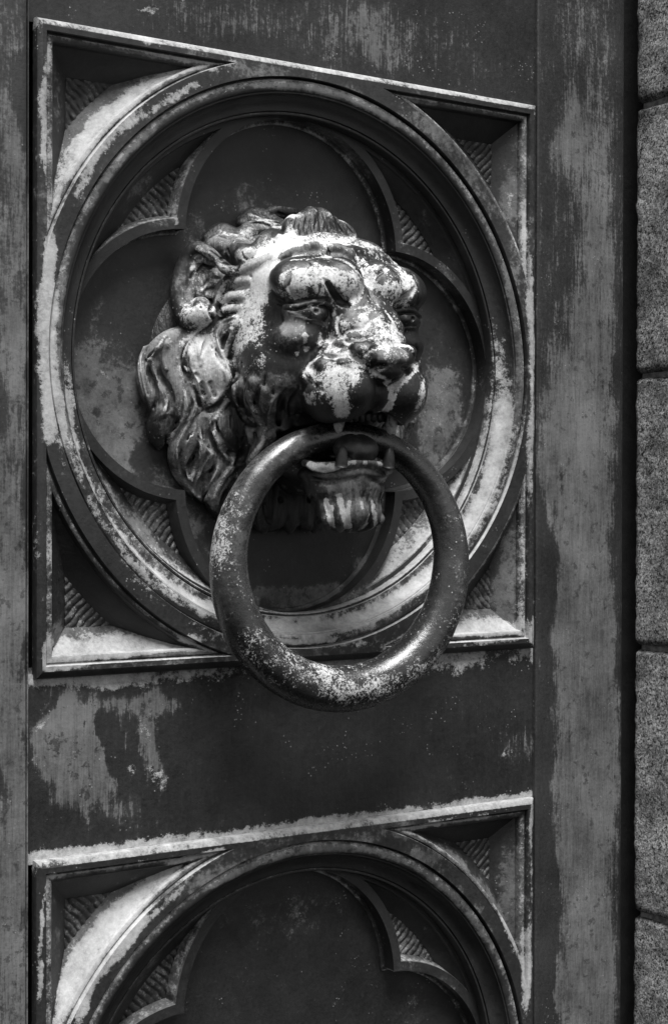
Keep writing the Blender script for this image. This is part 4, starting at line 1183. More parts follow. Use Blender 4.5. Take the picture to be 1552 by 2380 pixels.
 ('S',((-.1215,-.0125,.0006,.0014),(-.1179,-.0116,-.015,.0022),(-.1158,-.008,-.0298,.0028),(-.1142,-.0107,-.0406,.003),(-.1155,-.0175,-.0506,.0028),(-.1179,-.0283,-.0623,.0022),(-.1156,-.0451,-.0684,.0014)),.001,'add',2,6),
 ('S',((-.1205,-.0108,.0001,.0006),(-.1158,-.0116,-.0153,.001),(-.1154,-.0052,-.0302,.0013),(-.1142,-.0072,-.0412,.0013),(-.1155,-.014,-.051,.001),(-.1174,-.0257,-.0627,.0006)),.0011,'sub',None,6),
 ('S',((-.1205,-.0103,-.0153,.0005),(-.119,-.006,-.0302,.0009),(-.1177,-.008,-.0411,.0012),(-.1181,-.0165,-.0508,.0012),(-.1186,-.0307,-.0624,.0009),(-.1245,-.0324,-.0691,.0005)),.0011,'sub',None,6),
 ('S',((-.1152,-.0088,-.0205,.0015),(-.1102,-.0082,-.0287,.0026),(-.1068,-.0101,-.0358,.003),(-.1078,-.0125,-.044,.0026),(-.112,-.0142,-.0492,.0015)),.001,'add',2,6),
 ('S',((-.1137,-.0079,-.0209,.0007),(-.1097,-.0056,-.0291,.0012),(-.1062,-.0076,-.0363,.0012),(-.1071,-.0101,-.0445,.0007)),.0011,'sub',None,6),
 ('S',((-.1132,-.0066,-.029,.0006),(-.1095,-.0089,-.0361,.0011),(-.1107,-.011,-.0444,.0011),(-.1144,-.0136,-.0494,.0006)),.0011,'sub',None,6),
 ('S',((-.1049,-.0012,.0263,.0013),(-.1098,-.0073,.0192,.0021),(-.115,-.0093,.0099,.0026),(-.1166,-.0101,-.0003,.003),(-.1142,-.0085,-.0094,.003),(-.1091,-.0047,-.0187,.0026),(-.1042,-.0057,-.0286,.0021),(-.0984,-.0113,-.0364,.0013)),.001,'add',2,6),
 ('S',((-.1023,-.002,.0262,.0005),(-.1093,-.0047,.0187,.0009),(-.1147,-.0062,.0093,.0012),(-.1161,-.0074,-.0008,.0013),(-.1138,-.0058,-.01,.0012),(-.1093,-.0007,-.0193,.0009),(-.102,-.0061,-.0288,.0005)),.0011,'sub',None,6),
 ('S',((-.113,-.0052,.0187,.0005),(-.1169,-.0095,.0096,.0009),(-.1182,-.0106,-.0005,.0011),(-.1161,-.0089,-.0097,.0012),(-.1125,-.0022,-.0192,.0011),(-.1073,-.0038,-.0289,.0009),(-.1002,-.0117,-.0366,.0005)),.0011,'sub',None,6),
 ('S',((-.111,-.0071,.0136,.0016),(-.1141,-.0047,.0031,.0028),(-.1122,-.0058,-.0077,.0028),(-.1068,-.0031,-.0187,.0016)),.001,'add',2,6),
 ('S',((-.1109,-.0037,.013,.0008),(-.1142,-.0012,.0026,.0013),(-.112,-.0027,-.0082,.0008)),.0011,'sub',None,6),
 ('S',((-.1169,-.0033,.0027,.0007),(-.1141,-.0059,-.008,.0012),(-.1096,-.0019,-.0191,.0007)),.0011,'sub',None,6),
 ('S',((-.0944,-.0029,.0253,.0013),(-.0951,-.0032,.0151,.0021),(-.0927,-.0001,.0057,.0026),(-.089,.0047,-.0026,.003),(-.0852,.0072,-.0146,.003),(-.0837,.0029,-.0254,.0026),(-.0866,-.0012,-.0337,.0021),(-.0923,-.0078,-.0382,.0013)),.001,'add',2,6),
 ('S',((-.0935,-.0008,.0248,.0005),(-.0932,-.003,.0148,.0009),(-.0915,.0013,.0054,.0012),(-.0887,.0076,-.0032,.0013),(-.0861,.0123,-.0154,.0012),(-.0837,.0063,-.026,.0009),(-.0849,-.0006,-.034,.0005)),.0011,'sub',None,6),
 ('S',((-.0989,-.0003,.0144,.0005),(-.0941,-.0012,.0056,.0009),(-.091,.0045,-.0029,.0011),(-.089,.0102,-.0152,.0012),(-.0862,.0038,-.0257,.0011),(-.0888,-.001,-.0339,.0009),(-.0944,-.0079,-.0385,.0005)),.0011,'sub',None,6),
 ('S',((-.1002,-.0127,-.04,.0013),(-.1096,-.0148,-.0505,.0021),(-.114,-.0201,-.0625,.0026),(-.1149,-.0252,-.0754,.003),(-.1087,-.0314,-.0882,.003),(-.1005,-.0346,-.0993,.0026),(-.0923,-.0338,-.1087,.0021),(-.0826,-.0393,-.1153,.0013)),.001,'add',2,6),
 ('S',((-.0983,-.0125,-.0405,.0005),(-.1094,-.0116,-.051,.0009),(-.114,-.0166,-.0629,.0012),(-.1141,-.0229,-.0757,.0013),(-.1078,-.0294,-.0886,.0012),(-.0997,-.0324,-.0997,.0009),(-.092,-.0306,-.1091,.0005)),.0011,'sub',None,6),
 ('S',((-.1126,-.013,-.0508,.0005),(-.1162,-.0199,-.0627,.0009),(-.1171,-.0247,-.0756,.0011),(-.1115,-.03,-.0884,.0012),(-.1033,-.0332,-.0995,.0011),(-.0959,-.0311,-.1089,.0009),(-.0847,-.0393,-.1155,.0005)),.0011,'sub',None,6),
 ('S',((-.1031,-.0132,-.054,.0015),(-.1079,-.016,-.0633,.0026),(-.1101,-.0232,-.0753,.003),(-.1066,-.0296,-.0863,.0026),(-.1001,-.0296,-.0975,.0015)),.001,'add',2,6),
 ('S',((-.1025,-.0108,-.0545,.0007),(-.1074,-.0132,-.0638,.0012),(-.1093,-.0211,-.0757,.0012),(-.1063,-.0263,-.0867,.0007)),.0011,'sub',None,6),
 ('S',((-.1106,-.0148,-.0636,.0006),(-.1127,-.0224,-.0755,.0011),(-.109,-.0288,-.0865,.0011),(-.1015,-.0307,-.0977,.0006)),.0011,'sub',None,6),
 ('S',((-.1019,-.0114,-.0477,.0014),(-.1,-.0129,-.0605,.0024),(-.0977,-.013,-.0706,.0029),(-.0973,-.0177,-.0789,.0029),(-.0986,-.0285,-.0909,.0024),(-.0981,-.0293,-.0993,.0014)),.001,'add',2,6),
 ('S',((-.1013,-.009,-.048,.0006),(-.0987,-.0117,-.0608,.0011),(-.0969,-.0108,-.071,.0013),(-.0977,-.0134,-.0793,.0011),(-.0979,-.0261,-.0913,.0006)),.0011,'sub',None,6),
 ('S',((-.1017,-.0134,-.0607,.0006),(-.1013,-.0101,-.071,.001),(-.1004,-.0157,-.0791,.0012),(-.1003,-.0291,-.0911,.001),(-.1001,-.0292,-.0995,.0006)),.0011,'sub',None,6),
 ('S',((-.0957,-.0132,-.0696,.0014),(-.0907,-.0115,-.0761,.0024),(-.0921,-.0191,-.0844,.0029),(-.0934,-.0263,-.0928,.0029),(-.0936,-.0313,-.1021,.0024),(-.0889,-.033,-.1115,.0014)),.001,'add',2,6),
 ('S',((-.094,-.0125,-.0701,.0006),(-.0902,-.0087,-.0766,.0011),(-.0918,-.0161,-.0848,.0013),(-.0925,-.0242,-.0932,.0011),(-.0933,-.028,-.1025,.0006)),.0011,'sub',None,6),
 ('S',((-.0931,-.0109,-.0764,.0006),(-.0945,-.0187,-.0846,.001),(-.0964,-.0246,-.093,.0012),(-.0961,-.0302,-.1023,.001),(-.0906,-.0336,-.1117,.0006)),.0011,'sub',None,6),
 ('S',((-.0818,-.0147,-.0778,.0016),(-.0814,-.0162,-.0881,.0028),(-.084,-.0219,-.0974,.0028),(-.0859,-.0298,-.1068,.0016)),.001,'add',2,6),
 ('S',((-.0806,-.0132,-.0782,.0008),(-.0816,-.0124,-.0884,.0013),(-.0836,-.019,-.0978,.0008)),.0011,'sub',None,6),
 ('S',((-.0835,-.0162,-.0883,.0007),(-.087,-.0203,-.0976,.0012),(-.0874,-.0308,-.107,.0007)),.0011,'sub',None,6),
 ('S',((-.0926,-.0073,-.0401,.0015),(-.093,-.0086,-.0493,.0026),(-.0892,-.0094,-.0622,.003),(-.0807,-.0109,-.0741,.0026),(-.0726,-.0137,-.0814,.0015)),.001,'add',2,6),
 ('S',((-.0917,-.0054,-.0405,.0007),(-.0919,-.007,-.0497,.0012),(-.0889,-.0064,-.0626,.0012),(-.08,-.0088,-.0745,.0007)),.0011,'sub',None,6),
 ('S',((-.0956,-.0075,-.0496,.0006),(-.0917,-.0086,-.0625,.0011),(-.0838,-.0091,-.0744,.0011),(-.0751,-.013,-.0816,.0006)),.0011,'sub',None,6),
 ('S',((-.071,-.0109,-.0758,.0015),(-.0696,-.0113,-.0851,.0026),(-.0764,-.0162,-.0946,.003),(-.0825,-.0244,-.103,.0026),(-.0844,-.0323,-.1143,.0015)),.001,'add',2,6),
 ('S',((-.0697,-.0096,-.0762,.0007),(-.0695,-.008,-.0856,.0012),(-.076,-.0137,-.095,.0012),(-.0827,-.0205,-.1034,.0007)),.0011,'sub',None,6),
 ('S',((-.072,-.0108,-.0854,.0006),(-.0794,-.0147,-.0948,.0011),(-.0854,-.023,-.1032,.0011),(-.0841,-.0365,-.1145,.0006)),.0011,'sub',None,6),
 ('S',((-.089,-.0053,-.0391,.0016),(-.0894,-.0088,-.0501,.0028),(-.0864,-.0066,-.0631,.0028),(-.0759,-.0107,-.075,.0016)),.001,'add',2,6),
 ('S',((-.0881,-.0033,-.0396,.0008),(-.0884,-.007,-.0505,.0013),(-.0867,-.0027,-.0636,.0008)),.0011,'sub',None,6),
 ('S',((-.0921,-.0077,-.0504,.0007),(-.0897,-.0044,-.0634,.0012),(-.0792,-.0089,-.0752,.0007)),.0011,'sub',None,6),
 ('S',((-.0815,-.0008,-.0326,.0018),(-.0857,-.0062,-.0399,.003),(-.0899,-.0057,-.0475,.0018)),.001,'add',2,6),
 ('S',((-.0796,.0122,-.011,.0015),(-.085,.0158,-.0243,.0026),(-.0734,.0021,-.0361,.003),(-.0662,.001,-.0452,.0026),(-.0655,.0158,-.0503,.0015)),.001,'add',2,6),
 ('S',((-.0812,.0182,-.0118,.0007),(-.0855,.0201,-.0249,.0012),(-.0724,.0038,-.0366,.0012),(-.0677,.0068,-.0458,.0007)),.0011,'sub',None,6),
 ('S',((-.0874,.0165,-.0246,.0006),(-.0764,.0035,-.0365,.0011),(-.0688,.0019,-.0455,.0011),(-.0663,.0138,-.0505,.0006)),.0011,'sub',None,6),
 ('S',((-.08,.0339,-.0287,.0016),(-.0739,.0259,-.039,.0028),(-.0671,.0235,-.048,.0028),(-.0613,.0247,-.0543,.0016)),.001,'add',2,6),
 ('S',((-.0801,.0374,-.0293,.0008),(-.072,.0263,-.0394,.0013),(-.0682,.0287,-.0486,.0008)),.0011,'sub',None,6),
 ('S',((-.077,.0276,-.0394,.0007),(-.0698,.0246,-.0483,.0012),(-.0636,.0251,-.0545,.0007)),.0011,'sub',None,6),
 ('S',((-.0605,.0253,-.0552,.0016),(-.0614,.0215,-.0652,.0028),(-.0609,.0084,-.0761,.0028),(-.059,-.0089,-.086,.0016)),.001,'add',2,6),
 ('S',((-.0592,.0265,-.0556,.0008),(-.0622,.026,-.0658,.0013),(-.0608,.0117,-.0765,.0008)),.0011,'sub',None,6),
 ('S',((-.0636,.0218,-.0655,.0007),(-.0643,.0106,-.0763,.0012),(-.0599,-.0107,-.0862,.0007)),.0011,'sub',None,6),
 ('S',((-.0647,-.0014,-.0506,.0018),(-.0668,.0109,-.0605,.003),(-.0624,.0073,-.0676,.0018)),.001,'add',2,6),
 ('S',((-.0647,.0507,-.0289,.0016),(-.0672,.0444,-.0369,.0028),(-.0639,.034,-.0473,.0028),(-.0579,.0262,-.0561,.0016)),.001,'add',2,6),
 ('S',((-.0644,.0533,-.0295,.0008),(-.067,.0474,-.0374,.0013),(-.0641,.0376,-.0478,.0008)),.0011,'sub',None,6),
 ('S',((-.0697,.0452,-.0372,.0007),(-.066,.0341,-.0476,.0012),(-.0606,.0273,-.0563,.0007)),.0011,'sub',None,6),
 ('S',((-.0832,-.025,-.1105,.0018),(-.0777,-.0289,-.12,.003),(-.0687,-.031,-.1257,.0018)),.001,'add',2,6),
 ('S',((-.0731,-.0127,-.088,.0018),(-.0783,-.0185,-.1011,.003),(-.0812,-.0238,-.1124,.0018)),.001,'add',2,6),
 ('S',((-.0295,-.0294,-.1123,.0018),(-.0338,-.028,-.1258,.003),(-.0309,-.0307,-.1383,.0018)),.001,'add',2,6),
 ('S',((-.0831,.0089,.0342,.0015),(-.0859,-.0026,.0304,.0026),(-.0911,-.002,.0217,.003),(-.0914,.0013,.0113,.0026),(-.0881,.003,.0021,.0015)),.001,'add',2,6),
 ('S',((-.0834,.0129,.0335,.0007),(-.0874,.0033,.0294,.0012),(-.0909,.0013,.0211,.0012),(-.0907,.0036,.0108,.0007)),.0011,'sub',None,6),
 ('S',((-.0886,-.0015,.03,.0006),(-.0935,-.0012,.0213,.0011),(-.0938,.0021,.0109,.0011),(-.0896,.0022,.0019,.0006)),.0011,'sub',None,6),
 ('S',((-.0862,.0123,.0245,.0018),(-.0856,.006,.0131,.003),(-.0859,.0047,.0039,.0018)),.001,'add',2,6),
 ('S',((-.1019,-.0024,.0164,.0018),(-.1068,-.0014,.007,.003),(-.1069,-.001,-.0041,.0018)),.001,'add',2,6),
 ('S',((-.0598,.0242,-.0625,.0018),(-.0638,.0168,-.0735,.003),(-.0604,-.0029,-.0814,.0018)),.001,'add',2,6),
 ('S',((-.1409,-.0247,-.0023,.0013),(-.1399,-.0266,-.0113,.0024),(-.1368,-.0245,-.0205,.0028),(-.1351,-.0234,-.0297,.0024),(-.135,-.0278,-.0387,.0013)),.0011,'sub',None,6),
 ('S',((-.1349,-.0204,-.0005,.0015),(-.1326,-.0209,-.0132,.0027),(-.1279,-.016,-.0243,.0032),(-.1253,-.0155,-.0334,.0027),(-.1279,-.0178,-.0417,.0015)),.0011,'sub',None,6),
 ('S',((-.1165,-.0083,-.0169,.0011),(-.1137,-.0067,-.0279,.0021),(-.1129,-.0062,-.0362,.0021),(-.1133,-.0098,-.0434,.0011)),.0011,'sub',None,6),
 ('S',((-.1192,-.0064,.0011,.0016),(-.1143,-.0122,-.0092,.0029),(-.1121,-.0031,-.0198,.0034),(-.1063,-.0048,-.0296,.0029),(-.1019,-.0102,-.0375,.0016)),.0011,'sub',None,6),
 ('S',((-.1011,-.0003,.0173,.0015),(-.1037,.0006,.0098,.0026),(-.1063,.0018,.0031,.0015)),.0011,'sub',None,6),
 ('S',((-.1048,-.0025,-.0195,.0022),(-.1014,-.0046,-.0275,.0022)),.0011,'sub',None,6),
 ('S',((-.0977,-.0005,-.0189,.0022),(-.0934,-.0021,-.0283,.0022)),.0011,'sub',None,6),
 ('S',((-.0946,0,.0131,.001),(-.0923,.0038,.0009,.0018),(-.0884,.0082,-.0074,.001)),.0011,'sub',None,6),
 ('S',((-.1099,-.0032,-.0115,.0011),(-.108,-.0011,-.0161,.0011)),.0011,'sub',None,6),
 ('S',((-.1091,-.0157,-.0606,.0011),(-.1122,-.0186,-.0698,.002),(-.1106,-.0261,-.0817,.0024),(-.104,-.0323,-.0928,.002),(-.0988,-.0299,-.1012,.0011)),.0011,'sub',None,6),
 ('S',((-.0991,-.0178,-.0724,.0029),(-.1004,-.0243,-.0826,.005),(-.1035,-.0269,-.0928,.0029)),.0011,'sub',None,6),
 ('S',((-.0869,-.0189,-.0909,.0029),(-.0899,-.0258,-.0993,.005),(-.0894,-.031,-.1087,.0029)),.0011,'sub',None,6),
 ('S',((-.0919,-.0084,-.0511,.0012),(-.0915,-.0101,-.0613,.0023),(-.0859,-.0104,-.0723,.0023),(-.0783,-.0123,-.0787,.0012)),.0011,'sub',None,6),
 ('S',((-.0973,-.0128,-.079,.0013),(-.0961,-.0262,-.0881,.0013)),.0011,'sub',None,6),
 ('S',((-.0855,-.0128,-.0834,.0013),(-.0845,-.0249,-.0908,.0013)),.0011,'sub',None,6),
 ('S',((-.097,-.0089,-.0476,.001),(-.0962,-.0094,-.0568,.0018),(-.0949,-.0107,-.066,.001)),.0011,'sub',None,6),
 ('S',((-.1071,-.0109,-.0561,.0012),(-.1084,-.0207,-.066,.0012)),.0011,'sub',None,6),
 ('S',((-.0875,-.0078,-.0548,.0015),(-.0854,-.0039,-.0669,.0028),(-.0755,-.0087,-.0741,.0028),(-.0674,-.0094,-.0757,.0015)),.0011,'sub',None,6),
 ('S',((-.0652,-.0015,-.0637,.0023),(-.0632,-.0021,-.0712,.0042),(-.063,-.0096,-.0785,.0042),(-.069,-.0086,-.0861,.0023)),.0011,'sub',None,6),
 ('S',((-.0777,-.0016,-.0454,.0008),(-.0767,-.0005,-.0547,.0014),(-.07,-.0025,-.0615,.0008)),.0011,'sub',None,6),
 ('S',((-.0737,.0015,-.0379,.0015),(-.0672,.0008,-.0457,.0028),(-.0647,.0092,-.0511,.0028),(-.0643,.0156,-.0522,.0015)),.0011,'sub',None,6),
 ('S',((-.0838,.0316,-.0197,.0012),(-.0817,.0254,-.0301,.002),(-.0748,.0239,-.0427,.0012)),.0011,'sub',None,6),
 ('S',((-.0777,.0425,-.0254,.0011),(-.0743,.0335,-.0358,.0021),(-.0689,.0317,-.0465,.0021),(-.0615,.026,-.0534,.0011)),.0011,'sub',None,6),
 ('S',((-.0628,.0511,-.0335,.0017),(-.0567,.0382,-.0455,.0032),(-.0503,.0299,-.0588,.0032),(-.0331,.003,-.065,.0017)),.0011,'sub',None,6),
 ('S',((-.0661,-.0143,-.0973,.0024),(-.0707,-.0194,-.1086,.0042),(-.0729,-.024,-.1181,.0024)),.0011,'sub',None,6),
 ('S',((-.0296,-.0256,-.1181,.0023),(-.0274,-.0236,-.1258,.004),(-.025,-.0266,-.1316,.0023)),.0011,'sub',None,6),
 ('S',((-.0633,.0122,-.0595,.0018),(-.0644,.0175,-.0652,.0018)),.0011,'sub',None,6),
 ('S',((-.0888,.0132,.0234,.0015),(-.0884,.0056,.0167,.0026),(-.0891,.0038,.0093,.0015)),.0011,'sub',None,6),
 ('S',((-.083,.0098,.0092,.0016),(-.0828,.0053,.0013,.0016)),.0011,'sub',None,6),
 ('S',((-.1184,-.0218,-.0514,.001),(-.1182,-.0108,-.0453,.001)),.0011,'sub',None,6),
 ('S',((-.1263,-.0227,-.059,.001),(-.1201,-.0359,-.0658,.001)),.0011,'sub',None,6),
 ('S',((-.0719,.0535,-.0204,.0012),(-.0688,.0487,-.029,.0012)),.0011,'sub',None,6),
 ('S',((-.0772,.0501,-.0132,.0012),(-.0749,.0446,-.0218,.0012)),.0011,'sub',None,6),
 ('S',((-.0156,-.0172,-.1026,.0022),(-.0141,-.0265,-.1142,.0022)),.0011,'sub',None,6),
 ('S',((-.0823,.0224,-.0035,.0016),(-.0848,.0164,-.0152,.0028),(-.0842,.0059,-.0256,.0035),(-.0876,-.0004,-.0346,.0035),(-.0931,-.0075,-.0399,.0028),(-.0979,-.0093,-.0407,.0016)),.0011,'sub',None,6),
 ('S',((-.0316,.0869,.0138,.0007),(-.0283,.0951,.0111,.0011),(-.0235,.1011,.0109,.0012),(-.0161,.1033,.0134,.0011),(-.0096,.1052,.0164,.0007)),.002,'sub',None,6),
 ('S',((-.0154,.1055,.0114,.0033),(-.0068,.1045,.012,.0045),(-.0009,.1058,.0141,.0033)),.002,'add',4,6),
 ('S',((-.0236,.1123,.0005,.0006),(-.019,.1145,.0051,.0009),(-.0066,.1121,.0082,.001),(.0092,.1092,.0102,.0009),(.0243,.1092,.0092,.0006)),.002,'sub',None,6),
 ('S',((-.0243,.1085,-.0038,.001),(-.0177,.1088,-.01,.0014),(-.0123,.1123,-.0145,.0014),(-.0044,.1131,-.0169,.001)),.002,'sub',None,6),
 ('E',(-.0135,.1185,-.0085),(.0065,.007,.0032),.002,'sub',None,(0,0,0)),
 ('S',((-.0035,.1126,-.0173,.0007),(.0072,.1027,-.0242,.001),(.0083,.1036,-.0269,.0007)),.002,'sub',None,6),
 ('S',((.0089,.1028,-.0269,.001),(.008,.1025,-.0333,.0014),(.0092,.0977,-.0387,.001)),.003,'sub',None,6),
 ('S',((-.0377,.0746,.008,.0042),(-.0377,.0787,.0069,.0042)),.0022,'add',4,6),
 ('S',((-.0316,.0862,.0097,.0048),(-.0304,.0885,.0089,.0048)),.0022,'add',4,6),
 ('S',((-.0257,.1018,.0061,.005),(-.0254,.1053,.0052,.005)),.0022,'add',4,6),
 ('S',((-.0394,.0887,.0022,.003),(-.0379,.0905,.0015,.003)),.0022,'add',4,6),
 ('S',((-.0453,.0811,-.0067,.006),(-.0453,.0852,-.0077,.006)),.0022,'add',4,6),
 ('S',((-.0346,.0971,-.0054,.006),(-.0335,.0994,-.0062,.006)),.0022,'add',4,6),
 ('S',((-.023,.1036,-.008,.005),(-.021,.1048,-.0087,.005)),.0022,'add',4,6),
 ('S',((-.0503,.0703,-.0155,.006),(-.0503,.0744,-.0165,.006)),.0022,'add',4,6),
 ('S',((-.0433,.078,.0028,.0007),(-.0409,.0909,-.0017,.0011),(-.0343,.1006,-.0001,.0012),(-.0273,.1049,-.0028,.0011),(-.0235,.1089,-.0093,.0007)),.0025,'sub',None,6),
 ('S',((-.0554,.073,-.014,.0006),(-.0527,.0806,-.0217,.0008),(-.0504,.092,-.0286,.0006)),.003,'sub',None,6),
 ('S',((-.0294,.0821,.0319,.001),(-.0312,.0831,.0253,.0015),(-.0314,.0867,.0176,.001)),.004,'sub',None,6),
 ('S',((-.0315,.09,.0154,.0006),(-.0258,.0948,.0209,.0009),(-.0182,.0999,.0218,.0009),(-.0107,.0987,.027,.0006)),.003,'sub',None,6),
 ('S',((-.0278,.0879,.025,.0029),(-.0214,.0932,.0268,.004),(-.0129,.094,.0309,.0029)),.003,'add',4,6),
 ('S',((-.0493,.0751,.074,.0008),(-.0494,.081,.0665,.0011),(-.0507,.0831,.0569,.0011),(-.0499,.0802,.0482,.0008)),.003,'sub',None,6),
 ('S',((-.0446,.0855,.0604,.0014),(-.0375,.0856,.0526,.0034),(-.0281,.0817,.0454,.0042),(-.0229,.0865,.0411,.0022)),.0012,'sub',None,6),
 ('S',((-.0665,.0728,.0614,.0005),(-.067,.0688,.0545,.0007),(-.0637,.0686,.0474,.0005)),.003,'sub',None,6),
 ('S',((.004,.0806,.0651,.0014),(.0042,.0819,.0574,.0021),(-.0006,.0886,.049,.0021),(-.0013,.0905,.045,.0014)),.004,'sub',None,6),
 ('S',((-.0661,.0432,.047,.0008),(-.0621,.0491,.0434,.0012),(-.0615,.0703,.041,.0013),(-.0503,.0783,.0442,.0012),(-.0393,.0818,.0469,.0008)),.002,'sub',None,6),
 ('S',((-.0563,.0381,.0819,.0043),(-.0473,.0397,.0876,.0059),(-.0341,.0403,.0915,.0065),(-.0242,.0425,.0917,.0059),(-.0172,.0474,.0888,.0043)),.003,'add',1,6),
 ('S',((-.0154,.0481,.0917,.0043),(-.0042,.0503,.0905,.0059),(.0021,.0545,.0858,.0065),(.005,.0587,.0799,.0059),(.0046,.0725,.0716,.0043)),.003,'add',1,6),
 ('S',((-.0689,.0476,.0723,.0007),(-.0565,.0437,.0799,.001),(-.049,.0511,.0824,.0011),(-.0465,.0674,.0797,.0013),(-.0237,.052,.084,.0013),(-.0236,.0751,.0798,.0013),(-.018,.0833,.0747,.0011),(-.0063,.083,.0668,.001),(.0027,.08,.0604,.0007)),.003,'sub',None,6),
 ('S',((-.0195,.0507,.0939,.0007),(-.0178,.0517,.0873,.001),(-.0277,.0644,.0812,.0007)),.002,'sub',None,6),
 ('S',((-.0601,.0405,.0841,.0006),(-.0475,.0435,.0924,.0008),(-.029,.0427,.0978,.001),(-.0086,.0398,.0991,.001),(-.0013,.0544,.095,.0008),(.0088,.055,.0911,.0006)),.003,'sub',None,6),
 ('S',((-.0326,.0379,.0981,.0034),(-.0082,.0289,.1034,.0048),(.0053,.0365,.1007,.0048),(.0118,.0507,.0947,.0034)),.004,'add',1,6),
 ('S',((.0097,.0553,.0921,.0011),(.0142,.0557,.0838,.0016),(.004,.0781,.0719,.0011)),.003,'sub',None,6),
 ('S',((-.0653,.0602,.0398,.0021),(-.0612,.0698,.0394,.0021),(-.0541,.0742,.0416,.0021),(-.0474,.0773,.0429,.0021),(-.039,.0781,.0427,.0021),(-.0305,.0754,.0394,.0021),(-.0303,.0777,.0331,.0021)),.001,'add',1,6),
 ('S',((-.0644,.0647,.0358,.0017),(-.0592,.0702,.0319,.0017),(-.0517,.0739,.0295,.0017),(-.0434,.0747,.0284,.0017),(-.0338,.072,.0255,.0017)),.001,'add',1,6),
 ('S',((-.0664,.0627,.0368,.0007),(-.0613,.07,.0366,.0009),(-.0538,.0754,.0388,.0011),(-.0458,.0782,.0399,.0011),(-.0356,.0763,.0394,.0009),(-.0316,.0771,.0359,.0007)),.0008,'sub',None,6),
 ('S',((-.0638,.0671,.0333,.0004),(-.0583,.0738,.0307,.0005),(-.0503,.0752,.0302,.0006),(-.0391,.075,.0296,.0005),(-.0316,.0754,.0323,.0004)),.0008,'sub',None,6),
 ('S',((-.0491,.0749,.0359,.0042),(-.0418,.0757,.0353,.0042)),.0006,'add',1,6),
 ('S',((-.0478,.0789,.0356,.0022),(-.0477,.0789,.0355,.0022)),.0008,'sub',None,6),
 ('S',((-.0546,.0748,.0135,.0007),(-.054,.07,.0074,.001),(-.0482,.0702,.0049,.0007)),.003,'sub',None,6),
 ('S',((-.0534,.0632,-.0254,.0012),(-.0542,.056,-.0315,.0017),(-.0532,.0494,-.0386,.0017),(-.0464,.0406,-.0456,.0012)),.003,'sub',None,6),
 ('S',((-.0575,.0594,-.0253,.0008),(-.0593,.0537,-.0316,.0011),(-.0572,.0453,-.0386,.0011),(-.0515,.0381,-.0456,.0008)),.003,'sub',None,6),
 ('S',((-.0613,.0569,-.0254,.0008),(-.063,.0507,-.0316,.0011),(-.0599,.0409,-.0385,.0011),(-.0547,.0343,-.0455,.0008)),.003,'sub',None,6),
 ('S',((-.0615,.0526,-.0296,.0014),(-.0579,.0404,-.038,.0021),(-.0544,.034,-.0484,.0021),(-.0354,.0061,-.0617,.0014)),.003,'sub',None,6),
 ('S',((-.0433,.0427,-.0448,.001),(-.0418,.037,-.0537,.0015),(-.0186,.0015,-.0593,.001)),.003,'sub',None,6),
 ('S',((-.0388,.0508,-.0936,.0005),(-.034,.0567,-.0965,.0007),(-.0249,.0677,-.0987,.0009),(-.0125,.0751,-.0972,.0009),(.0013,.078,-.0942,.0009),(.0169,.075,-.0947,.0007),(.1083,-.032,-.0912,.0005)),.005,'sub',None,6),
 ('S',((-.0328,.051,-.1109,.0007),(.0207,-.0272,-.1224,.0011),(-.027,.0631,-.1261,.0011),(.0482,-.0447,-.1392,.0007)),.0022,'sub',None,6),
 ('S',((-.0315,.0594,-.11,.0007),(-.029,.0575,-.1208,.0011),(-.0229,.0674,-.126,.0011),(.0559,-.0448,-.1392,.0007)),.0022,'sub',None,6),
 ('S',((-.0287,.0642,-.1091,.0007),(-.0267,.0629,-.1199,.0011),(-.0201,.0645,-.1261,.0011),(.0559,-.0448,-.1392,.0007)),.0022,'sub',None,6),
 ('S',((-.0239,.0675,-.1081,.0007),(-.0223,.0666,-.119,.0011),(-.0172,.0705,-.126,.0011),(-.0069,.057,-.1371,.0007)),.0022,'sub',None,6),
 ('S',((-.0193,.071,-.1072,.0007),(-.0172,.0691,-.118,.0011),(-.0172,.0693,-.126,.0011),(.0604,-.0444,-.1392,.0007)),.0022,'sub',None,6),
 ('S',((-.0144,.0727,-.1063,.0007),(-.0125,.071,-.1171,.0011),(-.0126,.0715,-.126,.0011),(-.0047,.0591,-.1371,.0007)),.0022,'sub',None,6),
 ('S',((-.0087,.0747,-.1063,.0007),(-.0061,.0717,-.1171,.0011),(-.0066,.073,-.126,.0011),(.0018,.0598,-.1371,.0007)),.0022,'sub',None,6),
 ('S',((-.0019,.075,-.1072,.0007),(-.0001,.0731,-.1181,.0011),(.0003,.0733,-.1261,.0011),(.0829,-.0446,-.1394,.0007)),.0022,'sub',None,6),
 ('S',((.0034,.0752,-.1079,.0007),(.007,.0704,-.1188,.0011),(.0063,.0723,-.1261,.0011),(.089,-.0447,-.1395,.0007)),.0022,'sub',None,6),
 ('S',((.0102,.073,-.1086,.0007),(.0118,.0711,-.1195,.0011),(.0132,.0702,-.1261,.0011),(.095,-.0449,-.1395,.0007)),.0022,'sub',None,6),
 ('S',((.0146,.072,-.1091,.0007),(.0161,.07,-.12,.0011),(.018,.0686,-.1262,.0011),(.0988,-.0446,-.1396,.0007)),.0022,'sub',None,6),
 ('S',((-.0271,.0555,-.1153,.0027),(-.026,.0591,-.1239,.0038),(-.0192,.0528,-.1327,.0038),(.0482,-.0462,-.1392,.0027)),.002,'add',6,6),
 ('S',((-.0232,.0627,-.1152,.0029),(-.021,.0646,-.1239,.004),(-.0158,.0606,-.1326,.004),(.005,.0306,-.1376,.0029)),.002,'add',6,6),
